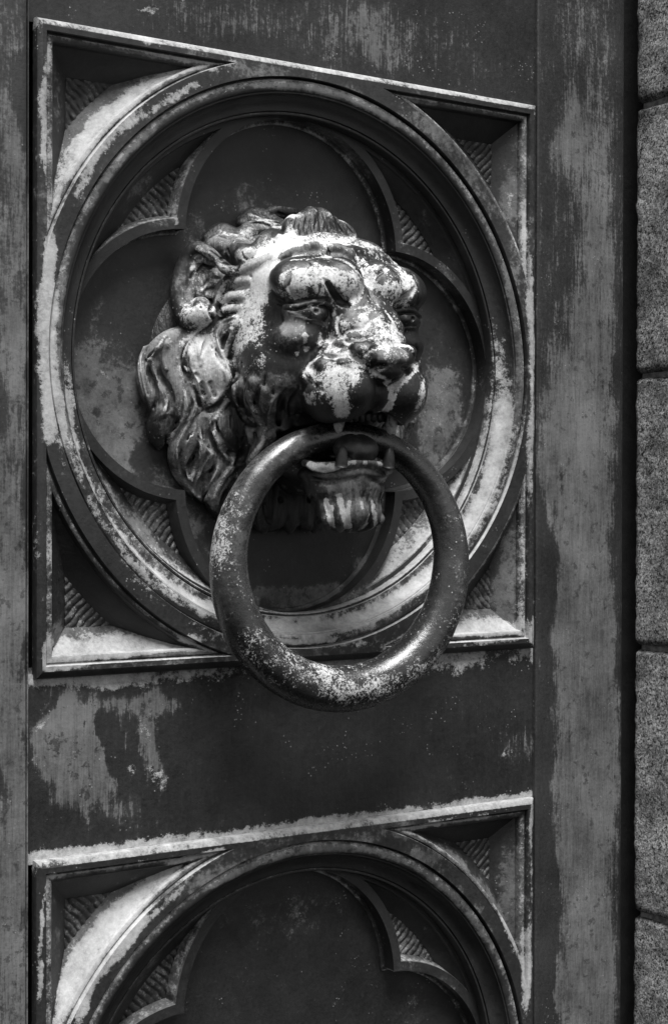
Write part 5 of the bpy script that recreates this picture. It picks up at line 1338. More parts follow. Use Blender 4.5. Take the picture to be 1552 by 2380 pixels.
 ('S',((-.017,.0664,-.1152,.0034),(-.017,.0665,-.1239,.0048),(-.0147,.0642,-.1326,.0048),(-.0102,.0567,-.1371,.0034)),.002,'add',6,6),
 ('S',((-.01,.069,-.1152,.0031),(-.01,.069,-.1239,.0043),(-.0061,.0644,-.1327,.0043),(-.0011,.0564,-.1372,.0031)),.002,'add',6,6),
 ('S',((-.0022,.0704,-.1152,.0041),(-.0029,.0716,-.1239,.0058),(.0014,.0664,-.1327,.0058),(.0036,.0624,-.1371,.0041)),.002,'add',6,6),
 ('S',((.0036,.0723,-.1152,.0031),(.002,.0746,-.1239,.0043),(.0056,.0706,-.1326,.0043),(.0114,.0615,-.1372,.0031)),.002,'add',6,6),
 ('S',((.0122,.0703,-.1152,.0034),(.0115,.0714,-.1239,.0048),(.015,.0674,-.1327,.0048),(.0164,.0646,-.1372,.0034)),.002,'add',6,6),
 ('S',((-.0402,.0568,-.0858,.0022),(-.0378,.0623,-.0887,.0022),(-.032,.0666,-.0901,.0022),(-.0253,.0733,-.088,.0022),(-.0153,.0765,-.0843,.0022),(-.0024,.0768,-.083,.0022),(.0094,.0766,-.084,.0022),(.0182,.0768,-.0846,.0022)),.0015,'add',5,6),
]
for op in OPS:
    if op[0] == 'E': ell(op[1], op[2], op[3], op[4], op[5], op[6])
    else: stroke(op[1], op[2], op[3], op[4], op[5])
LION_WEAR_LIGHT = [  # crust and film wear, with highlights painted in on cheek, nose and chin
 (-.0744,.0237,.0494,.016,.62,.5),
 (-.0782,.0197,.0368,.014,.6,.5),
 (-.0758,.0121,.0595,.012,.55,.4),
 (-.0703,.0325,.0632,.012,.75,.5),
 (-.0684,.0346,.0793,.012,.75,.5),
 (-.0579,.0381,.087,.012,.7,.5),
 (-.0423,.0305,.0992,.012,.8,.5),
 (-.0762,.0337,.0222,.012,.42,.4),
 (-.0804,.0164,.0189,.014,.42,.5),
 (-.0742,.0233,.0693,.01,.5,.4),
 (-.0796,.0044,.0472,.012,.5,.4),
 (-.0724,.031,.0362,.008,.3,.3),
 (-.0698,.0332,.0701,.012,.75,.5),
 (-.0683,.0344,.0589,.01,.55,.5),
 (-.0459,.041,.0937,.014,.8,.5),
 (-.0624,.0319,.0868,.012,.8,.5),
 (-.0073,.0344,.1027,.014,.6,.4),
 (-.0268,.0395,.1013,.01,.4,.3),
 (-.032,.0274,.1035,.012,.5,.4),
 (-.0235,.0384,.1004,.012,.45,.4),
 (-.0048,.0404,.0993,.012,.45,.4),
 (.0141,.0365,.0998,.01,.5,.4),
 (-.0134,.0142,.1236,.004,.35,.2),
 (.0081,.0153,.1264,.004,.45,.2),
 (-.0193,.011,.1235,.004,.3,.2),
 (-.0059,.0135,.1287,.003,.4,.2),
 (-.0565,.0274,.0938,.012,.45,.4),
 (-.0333,-.0007,.1143,.01,.55,.4),
 (-.0471,-.0137,.111,.012,.42,.4),
 (-.0341,-.017,.122,.01,.45,.3),
 (-.0236,.0084,.1242,.008,.5,.3),
 (-.0746,.0223,.0847,.008,.45,.3),
 (-.0566,-.0125,.1053,.01,.4,.4),
 (-.0765,-.0046,.0942,.01,.12,.4),
 (-.0764,-.0155,.1029,.012,.12,.5),
 (-.0763,-.0084,.0873,.008,.25,.4),
 (-.0963,-.0033,.0887,.006,.15,.3),
 (-.1154,-.0006,.0362,.012,.55,.5),
 (-.1088,.0041,.0345,.01,.45,.4),
 (-.1104,-.004,.0441,.01,.3,.4),
 (-.0986,-.0027,.0484,.008,.25,.5),
 (-.0908,-.0127,.0628,.012,.12,.55),
 (-.0946,-.017,.0758,.012,.2,.55),
 (-.1026,-.0178,.0533,.012,.08,.5),
 (-.1152,-.0196,.0653,.01,0,.25),
 (-.0851,-.0116,.0723,.01,.25,.5),
 (-.0953,-.014,.0708,.008,.25,.5),
 (-.0986,-.0138,.0568,.008,.35,.5),
 (-.1032,-.0168,.0787,.008,.1,.4),
 (-.1103,-.0115,.0466,.007,.3,.5),
 (-.1084,-.0186,.0657,.01,0,.4),
 (-.084,.0011,.0472,.01,.38,.4),
 (-.0959,.0035,.0371,.008,.45,.4),
 (-.1034,-.0015,.0099,.018,.52,.6),
 (-.1044,.0002,.004,.018,.66,.6),
 (-.0983,.0005,-.0085,.018,.66,.6),
 (-.0937,-.0038,-.0244,.014,.55,.5),
 (-.1111,-.0026,.0038,.012,.45,.5),
 (-.0856,.0074,.0057,.014,.28,.5),
 (-.0858,.0061,-.001,.012,.22,.4),
 (-.1304,-.0161,.0095,.016,.12,.72),
 (-.1337,-.0195,.0039,.016,.12,.7),
 (-.1243,-.0122,-.0107,.016,.2,.7),
 (-.1398,-.0271,-.0177,.014,.05,.55),
 (-.1315,-.0197,-.0287,.014,.1,.6),
 (-.1196,-.0096,-.0269,.012,.15,.62),
 (-.1205,-.0116,-.0377,.01,.18,.5),
 (-.1366,-.0236,-.0033,.012,.05,.6),
 (-.1116,-.0091,-.0175,.01,.05,.4),
 (-.125,-.022,-.0538,.01,0,.42),
 (-.1179,-.0235,-.0609,.005,.2,.5),
 (-.1202,-.0345,-.0643,.008,0,.35),
 (-.1023,-.0106,-.0481,.012,.15,.62),
 (-.1112,-.0187,-.0627,.014,.1,.62),
 (-.1115,-.0258,-.0762,.012,.1,.6),
 (-.1004,-.0138,-.0699,.012,.05,.55),
 (-.1042,-.0348,-.0926,.01,.22,.6),
 (-.0943,-.0317,-.1036,.01,.2,.6),
 (-.0935,-.0165,-.0807,.012,.08,.6),
 (-.0812,-.014,-.0843,.01,.12,.55),
 (-.0852,-.0217,-.099,.01,.12,.6),
 (-.077,-.0137,-.0925,.008,.18,.5),
 (-.0914,-.0075,-.0479,.01,.12,.5),
 (-.0888,-.0049,-.0406,.006,.35,.5),
 (-.0892,-.0112,-.0605,.006,.2,.5),
 (-.0812,.0161,-.0132,.012,.08,.5),
 (-.0803,.0234,-.0289,.012,0,.45),
 (-.0809,-.002,-.0487,.012,0,.22),
 (-.0754,.0291,-.0344,.012,0,.45),
 (-.0704,.0415,-.0366,.012,0,.45),
 (-.0601,.0303,-.0539,.012,.08,.5),
 (-.0623,.0149,-.0644,.012,.12,.55),
 (-.0644,.008,-.0789,.012,.1,.5),
 (-.0701,.0494,-.0245,.014,.05,.5),
 (-.0606,.0594,-.022,.01,.15,.5),
 (-.0757,.0432,-.0217,.01,.1,.5),
 (-.0735,-.016,-.0989,.012,.08,.5),
 (-.0813,-.0209,-.111,.01,.05,.5),
 (-.0636,.0735,.0643,.012,.3,.4),
 (-.0691,.0685,.0589,.007,.22,.2),
 (-.0577,.0795,.0568,.009,.5,.3),
 (-.0631,.0728,.0507,.008,.45,.3),
 (-.0692,.0601,.0506,.006,.35,.2),
 (-.0473,.0804,.0667,.006,.55,.3),
 (-.0456,.0844,.0526,.008,.5,.3),
 (-.031,.086,.0581,.01,.45,.3),
 (-.0186,.0891,.056,.01,.4,.3),
 (-.0199,.0862,.0478,.009,.55,.3),
 (-.0307,.0854,.0637,.008,.35,.3),
 (-.0087,.0864,.0486,.006,.4,.3),
 (-.0291,.0832,.0696,.009,.28,.2),
 (-.0422,.0794,.0718,.006,.35,.2),
 (-.0126,.087,.0659,.007,.3,.2),
 (-.0579,.0731,.0712,.009,.1,.1),
 (-.0258,.0483,.0908,.01,.22,.2),
 (-.0092,.0542,.0896,.008,.22,.2),
 (-.0306,.0721,.0782,.008,.28,.2),
 (.0054,.0581,.0828,.008,.28,.2),
 (.0026,.0753,.0712,.007,.42,.2),
 (.0057,.0822,.0613,.008,.6,.3),
 (.0113,.0824,.0729,.008,.62,.3),
 (.024,.0501,.0872,.008,.3,.2),
 (.0436,.0462,.0873,.009,.25,.2),
 (.0145,.0893,.0565,.008,.2,.4),
 (.0297,.0862,.0532,.01,.45,.4),
 (.0348,.0824,.0691,.01,.28,.3),
 (.0421,.0854,.0618,.008,.5,.3),
 (.0364,.0723,.078,.01,.25,.3),
 (.0222,.0883,.0638,.008,.1,.3),
 (-.0284,.0888,.0304,.006,.6,.3),
 (-.0272,.0934,.0227,.007,.6,.3),
 (-.0214,.0965,.0302,.006,0,.2),
 (-.0087,.0944,.0367,.007,.28,.2),
 (-.0063,.099,.0291,.009,.52,.3),
 (-.017,.0982,.023,.008,.55,.3),
 (.0005,.1054,.0216,.01,.42,.3),
 (-.0093,.1064,.0163,.007,.3,.5),
 (.0158,.0971,.0306,.009,.32,.2),
 (.0219,.0983,.0187,.009,.38,.3),
 (.003,.0941,.0394,.008,.22,.2),
 (-.0269,.0963,.0152,.006,.35,.3),
 (.0033,.1094,.0122,.008,.45,.2),
 (-.0068,.1092,.0116,.006,.42,.3),
 (-.0391,.075,.0125,.005,.5,.3),
 (-.0323,.0781,.0145,.006,.55,.3),
 (-.0285,.0922,.0117,.006,.55,.3),
 (-.0412,.0913,.001,.007,.62,.3),
 (-.0318,.1002,-.0009,.006,.62,.3),
 (-.0392,.1013,-.0077,.008,.62,.3),
 (-.0311,.1072,-.0123,.007,.58,.3),
 (-.0421,.1024,-.017,.009,.66,.3),
 (-.0373,.1082,-.0217,.007,.5,.3),
 (-.0443,.0959,-.0104,.006,.5,.3),
 (-.0432,.1023,-.0289,.008,.66,.3),
 (-.0398,.1024,-.0378,.008,.66,.3),
 (-.0359,.0983,-.0448,.006,.75,.3),
 (-.0482,.0952,-.0214,.006,.4,.3),
 (-.0301,.1106,-.0197,.006,.42,.2),
 (-.0523,.0751,-.0324,.007,.6,.3),
 (-.0512,.0834,-.0346,.006,.45,.3),
 (-.0523,.0816,-.0181,.005,.42,.2),
 (-.0554,.0763,-.0142,.004,.5,.2),
 (-.0491,.0882,-.0037,.005,0,.1),
 (-.0494,.0788,-.0031,.005,.55,.3),
 (-.0494,.0905,-.0276,.006,.1,.2),
 (-.008,.1172,.0037,.006,.15,.5),
 (-.0194,.1142,.0024,.006,.35,.2),
 (-.0214,.1107,-.0057,.004,.45,.2),
 (-.0131,.1103,-.0135,.005,.45,.2),
 (-.0002,.1081,-.0192,.0035,.8,.2),
 (.0069,.1031,-.0242,.0035,.85,.2),
 (.0087,.1031,-.0306,.0035,.85,.2),
 (.0088,.0991,-.0369,.0035,.85,.2),
 (.0063,.0962,-.0406,.004,.7,.2),
 (-.0014,.0926,-.0435,.003,.55,.2),
 (.0157,.1083,-.0176,.004,.6,.2),
 (.0117,.106,-.0232,.004,.75,.2),
 (.0297,.1052,-.0075,.004,.6,.2),
 (.0349,.1092,-.0187,.006,.55,.3),
 (.034,.1074,-.0374,.006,.5,.3),
 (-.0624,.0667,.0256,.01,.05,.78),  # grey highlight on the cheek, painted as film
 (-.0593,.0721,.0189,.008,.1,.4),
 (-.0551,.074,.0163,.0025,.75,.3),
 (-.0544,.0722,.0118,.0022,.7,.3),
 (-.0505,.0688,.0068,.003,.45,.3),
 (-.0576,.0662,.0029,.002,.7,.3),
 (-.0396,.0733,.0172,.003,.4,.3),
 (-.0704,.0622,.0117,.014,0,.22),
 (-.0557,.065,-.0043,.014,0,.12),
 (-.0777,.0391,.0131,.01,.22,.3),
 (-.0784,.0456,-.0032,.006,.35,.3),
 (-.0466,.0761,.0359,.004,0,.45),
 (-.064,.0692,.0391,.003,.5,.2),
 (-.0524,.0766,.0426,.003,.55,.2),
 (-.0428,.0804,.0431,.003,.5,.2),
 (-.0562,.0741,.0309,.002,.3,.2),
 (-.0313,.0783,.0312,.006,.05,.3),
 (-.0336,.0735,.024,.006,.08,.3),
 (-.0401,.0593,-.0851,.0035,1,.2),
 (-.0381,.0647,-.0877,.003,1,.2),
 (-.0319,.0702,-.0887,.003,1,.2),
 (-.0249,.0751,-.0862,.003,1,.2),
 (-.0162,.0777,-.0833,.0026,1,.2),
 (-.0404,.0623,-.0862,.0035,1,.2),
 (-.0354,.0678,-.0884,.0035,1.1,.2),
 (-.0288,.0733,-.0873,.0035,1.1,.2),
 (-.0205,.0764,-.0844,.0032,.85,.2),
 (-.0114,.0784,-.0825,.0026,1,.2),
 (.0003,.0793,-.083,.0026,1,.2),
 (.0147,.0779,-.0832,.0026,1,.2),
 (.0265,.0754,-.0848,.0024,.95,.2),
 (.0141,.0145,-.0768,.004,.6,.3),
 (-.035,.0672,-.0844,.004,.6,.3),
 (-.0267,.0621,-.1138,.0018,.85,.2),
 (-.0264,.0621,-.1151,.0018,.85,.2),
 (-.0264,.0627,-.1164,.0018,.85,.2),
 (-.0265,.0633,-.1177,.0018,.85,.2),
 (-.0261,.0633,-.119,.0018,.85,.2),
 (-.0262,.0639,-.1203,.0018,.85,.2),
 (-.0263,.0645,-.1217,.0018,.85,.2),
 (-.0261,.0645,-.1232,.0018,.85,.2),
 (-.0262,.0651,-.1246,.0018,.85,.2),
 (-.0259,.0651,-.126,.0018,.85,.2),
 (-.0257,.0651,-.1275,.0018,.85,.2),
 (-.026,.0663,-.1288,.0018,.85,.2),
 (-.0256,.0663,-.1301,.0018,.85,.2),
 (-.0244,.0651,-.1315,.0018,.85,.2),
 (-.0228,.0634,-.1328,.0018,.85,.2),
 (-.0208,.0611,-.1341,.0018,.85,.2),
 (-.0243,.0669,-.1188,.0016,.8,.2),
 (-.0244,.0669,-.1203,.0016,.8,.2),
 (-.0245,.0669,-.1217,.0016,.8,.2),
 (-.0242,.0663,-.1232,.0016,.8,.2),
 (-.0243,.0663,-.1246,.0016,.8,.2),
 (-.0243,.0663,-.126,.0016,.8,.2),
 (-.024,.0663,-.1273,.0016,.8,.2),
 (-.0237,.0663,-.1286,.0016,.8,.2),
 (-.0233,.0663,-.1299,.0016,.8,.2),
 (-.0222,.0652,-.1312,.0016,.8,.2),
 (-.0191,.0694,-.1095,.002,.85,.2),
 (-.0184,.0688,-.1109,.002,.85,.2),
 (-.0178,.0683,-.1123,.002,.85,.2),
 (-.0183,.0694,-.1138,.002,.85,.2),
 (-.018,.0694,-.1152,.002,.85,.2),
 (-.0182,.07,-.1167,.002,.85,.2),
 (-.0178,.07,-.1181,.002,.85,.2),
 (-.0172,.0701,-.1195,.002,.85,.2),
 (-.0175,.0712,-.121,.002,.85,.2),
 (-.017,.0712,-.1224,.002,.85,.2),
 (-.0165,.0713,-.1239,.002,.85,.2),
 (-.0159,.0713,-.1253,.002,.85,.2),
 (-.0157,.0713,-.1267,.002,.85,.2),
 (-.0145,.0701,-.1282,.002,.85,.2),
 (-.0142,.0701,-.1296,.002,.85,.2),
 (-.013,.069,-.1311,.002,.85,.2),
 (-.0124,.0684,-.1326,.002,.85,.2),
 (-.0112,.0673,-.134,.002,.85,.2),
 (-.0093,.065,-.1355,.002,.85,.2),
 (-.0108,.072,-.1152,.0018,.85,.2),
 (-.011,.072,-.1165,.0018,.85,.2),
 (-.0112,.072,-.1178,.0018,.85,.2),
 (-.0115,.072,-.1192,.0018,.85,.2),
 (-.0116,.072,-.1205,.0018,.85,.2),
 (-.0123,.0725,-.1218,.0018,.85,.2),
 (-.0125,.0725,-.1231,.0018,.85,.2),
 (-.012,.072,-.1244,.0018,.85,.2),
 (-.012,.072,-.1257,.0018,.85,.2),
 (-.0115,.0714,-.1271,.0018,.85,.2),
 (-.0114,.0714,-.1284,.0018,.85,.2),
 (-.0105,.0703,-.1297,.0018,.85,.2),
 (-.0104,.0703,-.1311,.0018,.85,.2),
 (-.0091,.0691,-.1326,.0018,.85,.2),
 (-.0077,.068,-.134,.0018,.85,.2),
 (-.0068,.0674,-.1355,.0018,.85,.2),
 (-.0003,.074,-.1152,.0015,.7,.2),
 (-.0009,.0752,-.1165,.0015,.7,.2),
 (-.0015,.0763,-.1178,.0015,.7,.2),
 (-.0014,.0763,-.1191,.0015,.7,.2),
 (-.0012,.0764,-.1204,.0015,.7,.2),
 (.0122,.0715,-.1152,.0022,.85,.2),
 (.012,.0721,-.1166,.0022,.85,.2),
 (.0123,.0721,-.1181,.0022,.85,.2),
 (.0125,.0721,-.1195,.0022,.85,.2),
 (.0119,.0732,-.121,.0022,.85,.2),
 (.0121,.0732,-.1225,.0022,.85,.2),
 (.0132,.0721,-.1239,.0022,.85,.2),
 (.0144,.071,-.1254,.0022,.85,.2),
 (.0153,.0704,-.1269,.0022,.85,.2),
 (.0157,.0704,-.1283,.0022,.85,.2),
 (.0162,.0705,-.1298,.0022,.85,.2),
 (.0166,.0705,-.1313,.0022,.85,.2),
 (.0175,.0693,-.1327,.0022,.85,.2),
 (.0183,.0682,-.1342,.0022,.85,.2),
 (.0994,-.0441,-.1379,.0022,.85,.2),
 (.0059,.076,-.126,.002,.75,.2),
 (.0053,.0759,-.1274,.002,.75,.2),
 (.0051,.0754,-.1287,.002,.75,.2),
 (.0053,.0742,-.13,.002,.75,.2),
 (.006,.0725,-.1313,.002,.75,.2),
 (.0078,.069,-.1327,.002,.75,.2),
 (.0066,.069,-.1341,.002,.75,.2),
 (.0066,.0673,-.1356,.002,.75,.2),
 (.1135,-.0443,-.1308,.0023,.95,.2),
 (.1135,-.0443,-.1326,.0023,.95,.2),
 (.1135,-.0443,-.1345,.0023,.95,.2),
 (.1135,-.0443,-.1364,.0023,.95,.2),
 (.1121,-.0444,-.1384,.0023,.95,.2),
 (-.0146,.0754,-.0915,.012,0,.3),
 (-.0071,.075,-.1238,.006,0,.35),
 (-.0548,.0721,-.0149,.0015,.66,.3),
 (-.0543,.0727,-.0134,.0015,.66,.3),
 (-.0543,.0739,-.012,.0015,.66,.3),
 (-.0522,.0722,-.0103,.0015,.66,.3),
 (-.0502,.0705,-.0087,.0015,.66,.3),
 (-.0494,.0705,-.0071,.0015,.66,.3),
 (-.0485,.0711,-.0061,.0015,.66,.3),
 (-.0484,.0729,-.0051,.0015,.66,.3),
 (-.0484,.0747,-.0042,.0015,.66,.3),
 (-.0502,.0794,-.0036,.0015,.66,.3),
 (-.0501,.0812,-.0026,.0015,.66,.3),
 (-.0489,.0812,-.0015,.0015,.66,.3),
 (-.0453,.0778,-0,.0015,.66,.3),
 (-.0449,.0784,.0012,.0015,.66,.3),
 (-.0424,.0761,.0028,.0015,.66,.3),
 (-.0424,.0773,.004,.0015,.66,.3),
 (-.0423,.0784,.0052,.0015,.66,.3),
 (-.0418,.079,.0065,.0015,.66,.3),
 (-.0415,.0802,.0079,.0015,.66,.3),
 (-.0404,.0803,.0095,.0015,.66,.3),
 (-.0381,.0786,.0112,.0015,.66,.3),
 (-.0335,.0734,.0134,.0015,.66,.3),
 (-.0323,.0746,.0134,.0015,.66,.3),
 (-.0323,.0776,.0133,.0015,.66,.3),
 (-.0335,.0822,.013,.0015,.66,.3),
 (-.0343,.0863,.0127,.0015,.66,.3),
 (-.0335,.088,.0127,.0015,.66,.3),
 (-.0331,.0904,.0121,.0015,.66,.3),
 (-.0324,.0921,.0115,.0015,.66,.3),
 (-.0312,.0933,.011,.0015,.66,.3),
 (-.0293,.0934,.0107,.0015,.66,.3),
 (-.0273,.0934,.0106,.0015,.66,.3),
 (-.0265,.0952,.0103,.0015,.66,.3),
 (-.0293,.102,.0095,.0015,.66,.3),
 (-.0289,.1044,.0091,.0015,.66,.3),
 (-.0282,.1061,.0089,.0015,.66,.3),
 (-.028,.1084,.0082,.0015,.66,.3),
 (-.0266,.109,.0077,.0015,.66,.3),
 (-.0257,.1101,.0071,.0015,.66,.3),
 (-.0247,.1113,.0065,.0015,.66,.3),
 (-.0237,.1125,.0059,.0015,.66,.3),
 (-.0225,.113,.0046,.0015,.66,.3),
 (-.0422,.0796,.0027,.0015,.66,.3),
 (-.0424,.0825,.0018,.0015,.66,.3),
 (-.0414,.0837,.001,.0015,.66,.3),
 (-.0412,.0861,.0001,.0015,.66,.3),
 (-.0402,.0873,-.0006,.0015,.66,.3),
 (-.0404,.0902,-.0016,.0015,.66,.3),
 (-.0394,.0914,-.0012,.0015,.66,.3),
 (-.0383,.0926,-.0008,.0015,.66,.3),
 (-.0372,.0938,-.0005,.0015,.66,.3),
 (-.0365,.0955,-.0002,.0015,.66,.3),
 (-.0354,.0967,.0002,.0015,.66,.3),
 (-.0339,.0973,.0006,.0015,.66,.3),
 (-.0328,.0985,.001,.0015,.66,.3),
 (-.0314,.0991,.0004,.0015,.66,.3),
 (-.0304,.1003,-.0002,.0015,.66,.3),
 (-.0293,.1014,-.0009,.0015,.66,.3),
 (-.0279,.102,-.0015,.0015,.66,.3),
 (-.0268,.1032,-.0021,.0015,.66,.3),
 (-.0258,.1044,-.0027,.0015,.66,.3),
 (-.0252,.1044,-.0043,.0015,.66,.3),
 (-.0251,.1049,-.0059,.0015,.66,.3),
 (-.0261,.1072,-.0077,.0015,.66,.3),
 (-.0244,.1055,-.0037,.0015,.66,.3),
 (-.0243,.1073,-.005,.0015,.66,.3),
 (-.0233,.1078,-.0063,.0015,.66,.3),
 (-.0224,.1084,-.0076,.0015,.66,.3),
 (-.0215,.109,-.0088,.0015,.66,.3),
 (-.0201,.109,-.0101,.0015,.66,.3),
 (-.0186,.109,-.0109,.0015,.66,.3),
 (-.0162,.1079,-.0116,.0015,.66,.3),
 (-.0146,.108,-.0125,.0015,.66,.3),
 (-.0139,.1091,-.0134,.0015,.66,.3),
 (-.0131,.1103,-.0144,.0015,.66,.3),
 (-.0113,.1103,-.015,.0015,.66,.3),
 (-.0103,.1114,-.0156,.0015,.66,.3),
 (-.0085,.1115,-.0162,.0015,.66,.3),
 (-.0067,.1115,-.0167,.0015,.66,.3),
 (-.0044,.1115,-.0173,.0015,.66,.3),
 (-.0028,.1104,-.0189,.0015,.66,.3),
 (.0003,.107,-.0203,.0015,.66,.3),
 (.0015,.1064,-.0219,.0015,.66,.3),
 (.0034,.1048,-.0235,.0015,.66,.3),
 (.0062,.1031,-.0245,.0015,.66,.3),
 (.0077,.1031,-.0257,.0015,.66,.3),
 (.0088,.1037,-.0269,.0015,.66,.3),
 (.0085,.1037,-.0286,.0015,.66,.3),
 (.0087,.1031,-.0301,.0015,.66,.3),
 (.0088,.1026,-.0317,.0015,.66,.3),
 (.0089,.102,-.0333,.0015,.66,.3),
 (.0086,.1014,-.0352,.0015,.66,.3),
 (.0087,.1003,-.037,.0015,.66,.3),
 (.0096,.098,-.0387,.0015,.66,.3),
 (.0083,.0974,-.0401,.0015,.66,.3),
 (.0088,.1037,-.0269,.0015,.66,.3),
 (.0097,.1043,-.0258,.0015,.66,.3),
 (.0102,.1054,-.0248,.0015,.66,.3),
 (.0111,.106,-.0237,.0015,.66,.3),
 (.0124,.106,-.0226,.0015,.66,.3),
 (.0129,.1072,-.0215,.0015,.66,.3),
 (.0143,.1072,-.0204,.0015,.66,.3),
 (.015,.1083,-.0195,.0015,.66,.3),
 (.0165,.1084,-.0185,.0015,.66,.3),
 (.0176,.1089,-.0176,.0015,.66,.3),
 (.0191,.109,-.0166,.0015,.66,.3),
 (.0206,.109,-.0156,.0015,.66,.3),
 (.0222,.109,-.0146,.0015,.66,.3),
 (.024,.1085,-.0132,.0015,.66,.3),
 (.0253,.1085,-.0118,.0015,.66,.3),
 (.0276,.1074,-.0104,.0015,.66,.3),
 (.0298,.1063,-.0089,.0015,.66,.3),
 (.032,.1052,-.0074,.0015,.66,.3),
 (.0326,.1052,-.0055,.0015,.66,.3),
 (-.0222,.1119,-.0003,.0015,.66,.3),
 (-.0213,.113,.0007,.0015,.66,.3),
 (-.0205,.1142,.0016,.0015,.66,.3),
 (-.0192,.1148,.0027,.0015,.66,.3),
 (-.0172,.1142,.0039,.0015,.66,.3),
 (-.016,.1154,.0043,.0015,.66,.3),
 (-.0132,.1143,.005,.0015,.66,.3),
 (-.012,.1154,.0054,.0015,.66,.3),
 (-.0099,.1155,.006,.0015,.66,.3),
 (-.0071,.1143,.0067,.0015,.66,.3),
 (-.0055,.1149,.007,.0015,.66,.3),
 (-.0034,.115,.0074,.0015,.66,.3),
 (-.0001,.1133,.008,.0015,.66,.3),
 (.002,.1133,.0084,.0015,.66,.3),
 (.0065,.11,.0092,.0015,.66,.3),
 (.009,.1094,.0097,.0015,.66,.3),
 (.0109,.1095,.0097,.0015,.66,.3),
 (.0128,.1095,.0096,.0015,.66,.3),
 (.0152,.109,.0096,.0015,.66,.3),
 (.0154,.1112,.0093,.0015,.66,.3),
 (.0173,.1112,.0093,.0015,.66,.3),
 (.0184,.1124,.0091,.0015,.66,.3),
 (.0194,.1129,.0079,.0015,.66,.3),
 (.0209,.113,.0069,.0015,.66,.3),
 (.0215,.1141,.0057,.0015,.66,.3),
 (-.0303,.0835,.0188,.0015,.66,.3),
 (-.0304,.0858,.0178,.0015,.66,.3),
 (-.0304,.0881,.0169,.0015,.66,.3),
 (-.0296,.0893,.0161,.0015,.66,.3),
 (-.0293,.0911,.0153,.0015,.66,.3),
 (-.0293,.0934,.0144,.0015,.66,.3),
 (-.0283,.0946,.014,.0015,.66,.3),
 (-.0276,.0963,.0136,.0015,.66,.3),
 (-.0266,.0975,.0133,.0015,.66,.3),
 (-.0251,.0981,.013,.0015,.66,.3),
 (-.0241,.0992,.0127,.0015,.66,.3),
 (-.0222,.0993,.0125,.0015,.66,.3),
 (-.0213,.1004,.0126,.0015,.66,.3),
 (-.0199,.101,.0128,.0015,.66,.3),
 (-.0181,.1011,.0131,.0015,.66,.3),
 (-.0184,.1039,.0131,.0015,.66,.3),
 (-.0182,.1062,.0131,.0015,.66,.3),
 (-.0164,.1068,.0137,.0015,.66,.3),
 (-.0146,.1074,.0144,.0015,.66,.3),
 (-.0303,.0835,.0188,.0015,.66,.3),
 (-.0306,.0835,.0204,.0015,.66,.3),
 (-.0301,.0823,.0221,.0015,.66,.3),
 (-.0304,.0823,.0237,.0015,.66,.3),
 (-.0299,.0812,.0254,.0015,.66,.3),
 (-.0295,.0812,.0273,.0015,.66,.3),
 (-.0292,.0812,.0292,.0015,.66,.3),
 (-.0284,.0807,.0311,.0015,.66,.3),
 (-.0285,.083,.0317,.0015,.66,.3),
 (-.0281,.0848,.0323,.0015,.66,.3),
 (-.0274,.0859,.033,.0015,.66,.3),
 (-.0274,.0883,.0335,.0015,.66,.3),
 (-.0263,.0889,.0342,.0015,.66,.3),
 (-.025,.0895,.0349,.0015,.66,.3),
 (-.0233,.0895,.0356,.0015,.66,.3),
 (-.0225,.0907,.0362,.0015,.66,.3),
 (-.0212,.0913,.0368,.0015,.66,.3),
 (-.0191,.0908,.0376,.0015,.66,.3),
 (-.0179,.0914,.0382,.0015,.66,.3),
 (-.016,.0914,.0388,.0015,.66,.3),
 (-.0142,.0915,.0394,.0015,.66,.3),
 (-.0123,.0915,.04,.0015,.66,.3),
 (-.0108,.0921,.0405,.0015,.66,.3),
 (-.009,.0921,.0411,.0015,.66,.3),
 (-.0464,.0758,.0742,.0015,.66,.3),
 (-.0473,.0775,.0722,.0015,.66,.3),
 (-.0473,.0781,.0704,.0015,.66,.3),
 (-.0477,.0792,.0685,.0015,.66,.3),
 (-.0482,.0804,.0666,.0015,.66,.3),
 (-.0484,.0804,.0651,.0015,.66,.3),
 (-.0494,.0815,.0633,.0015,.66,.3),
 (-.0496,.0815,.0618,.0015,.66,.3),
 (-.0498,.0815,.0603,.0015,.66,.3),
 (-.05,.0815,.0587,.0015,.66,.3),
 (-.0597,.0624,.0769,.0015,.66,.3),
 (-.0582,.0631,.0771,.0015,.66,.3),
 (-.0575,.0649,.077,.0015,.66,.3),
 (-.0563,.0661,.0771,.0015,.66,.3),
 (-.0552,.0673,.0772,.0015,.66,.3),
 (-.0537,.0679,.0773,.0015,.66,.3),
 (-.0514,.0674,.0777,.0015,.66,.3),
 (-.0514,.0704,.0775,.0015,.66,.3),
 (-.0488,.0693,.0779,.0015,.66,.3),
 (-.0469,.0693,.0784,.0015,.66,.3),
 (-.0404,.0624,.08,.0015,.66,.3),
 (-.0432,.0694,.0792,.0015,.66,.3),
 (-.0398,.0672,.08,.0015,.66,.3),
 (-.0383,.0678,.0803,.0015,.66,.3),
 (-.0341,.0644,.0813,.0015,.66,.3),
 (-.0225,.0501,.0843,.0015,.66,.3),
 (-.0213,.0513,.084,.0015,.66,.3),
 (-.0201,.0526,.0837,.0015,.66,.3),
 (-.0194,.0543,.0833,.0015,.66,.3),
 (-.0178,.055,.0831,.0015,.66,.3),
 (-.0264,.0705,.0804,.0015,.66,.3),
 (-.0213,.066,.0811,.0015,.66,.3),
 (-.0221,.07,.0803,.0015,.66,.3),
 (-.0213,.0718,.0799,.0015,.66,.3),
 (-.0215,.0747,.0788,.0015,.66,.3),
 (-.0212,.077,.0778,.0015,.66,.3),
 (-.0205,.0788,.0769,.0015,.66,.3),
 (-.0194,.08,.076,.0015,.66,.3),
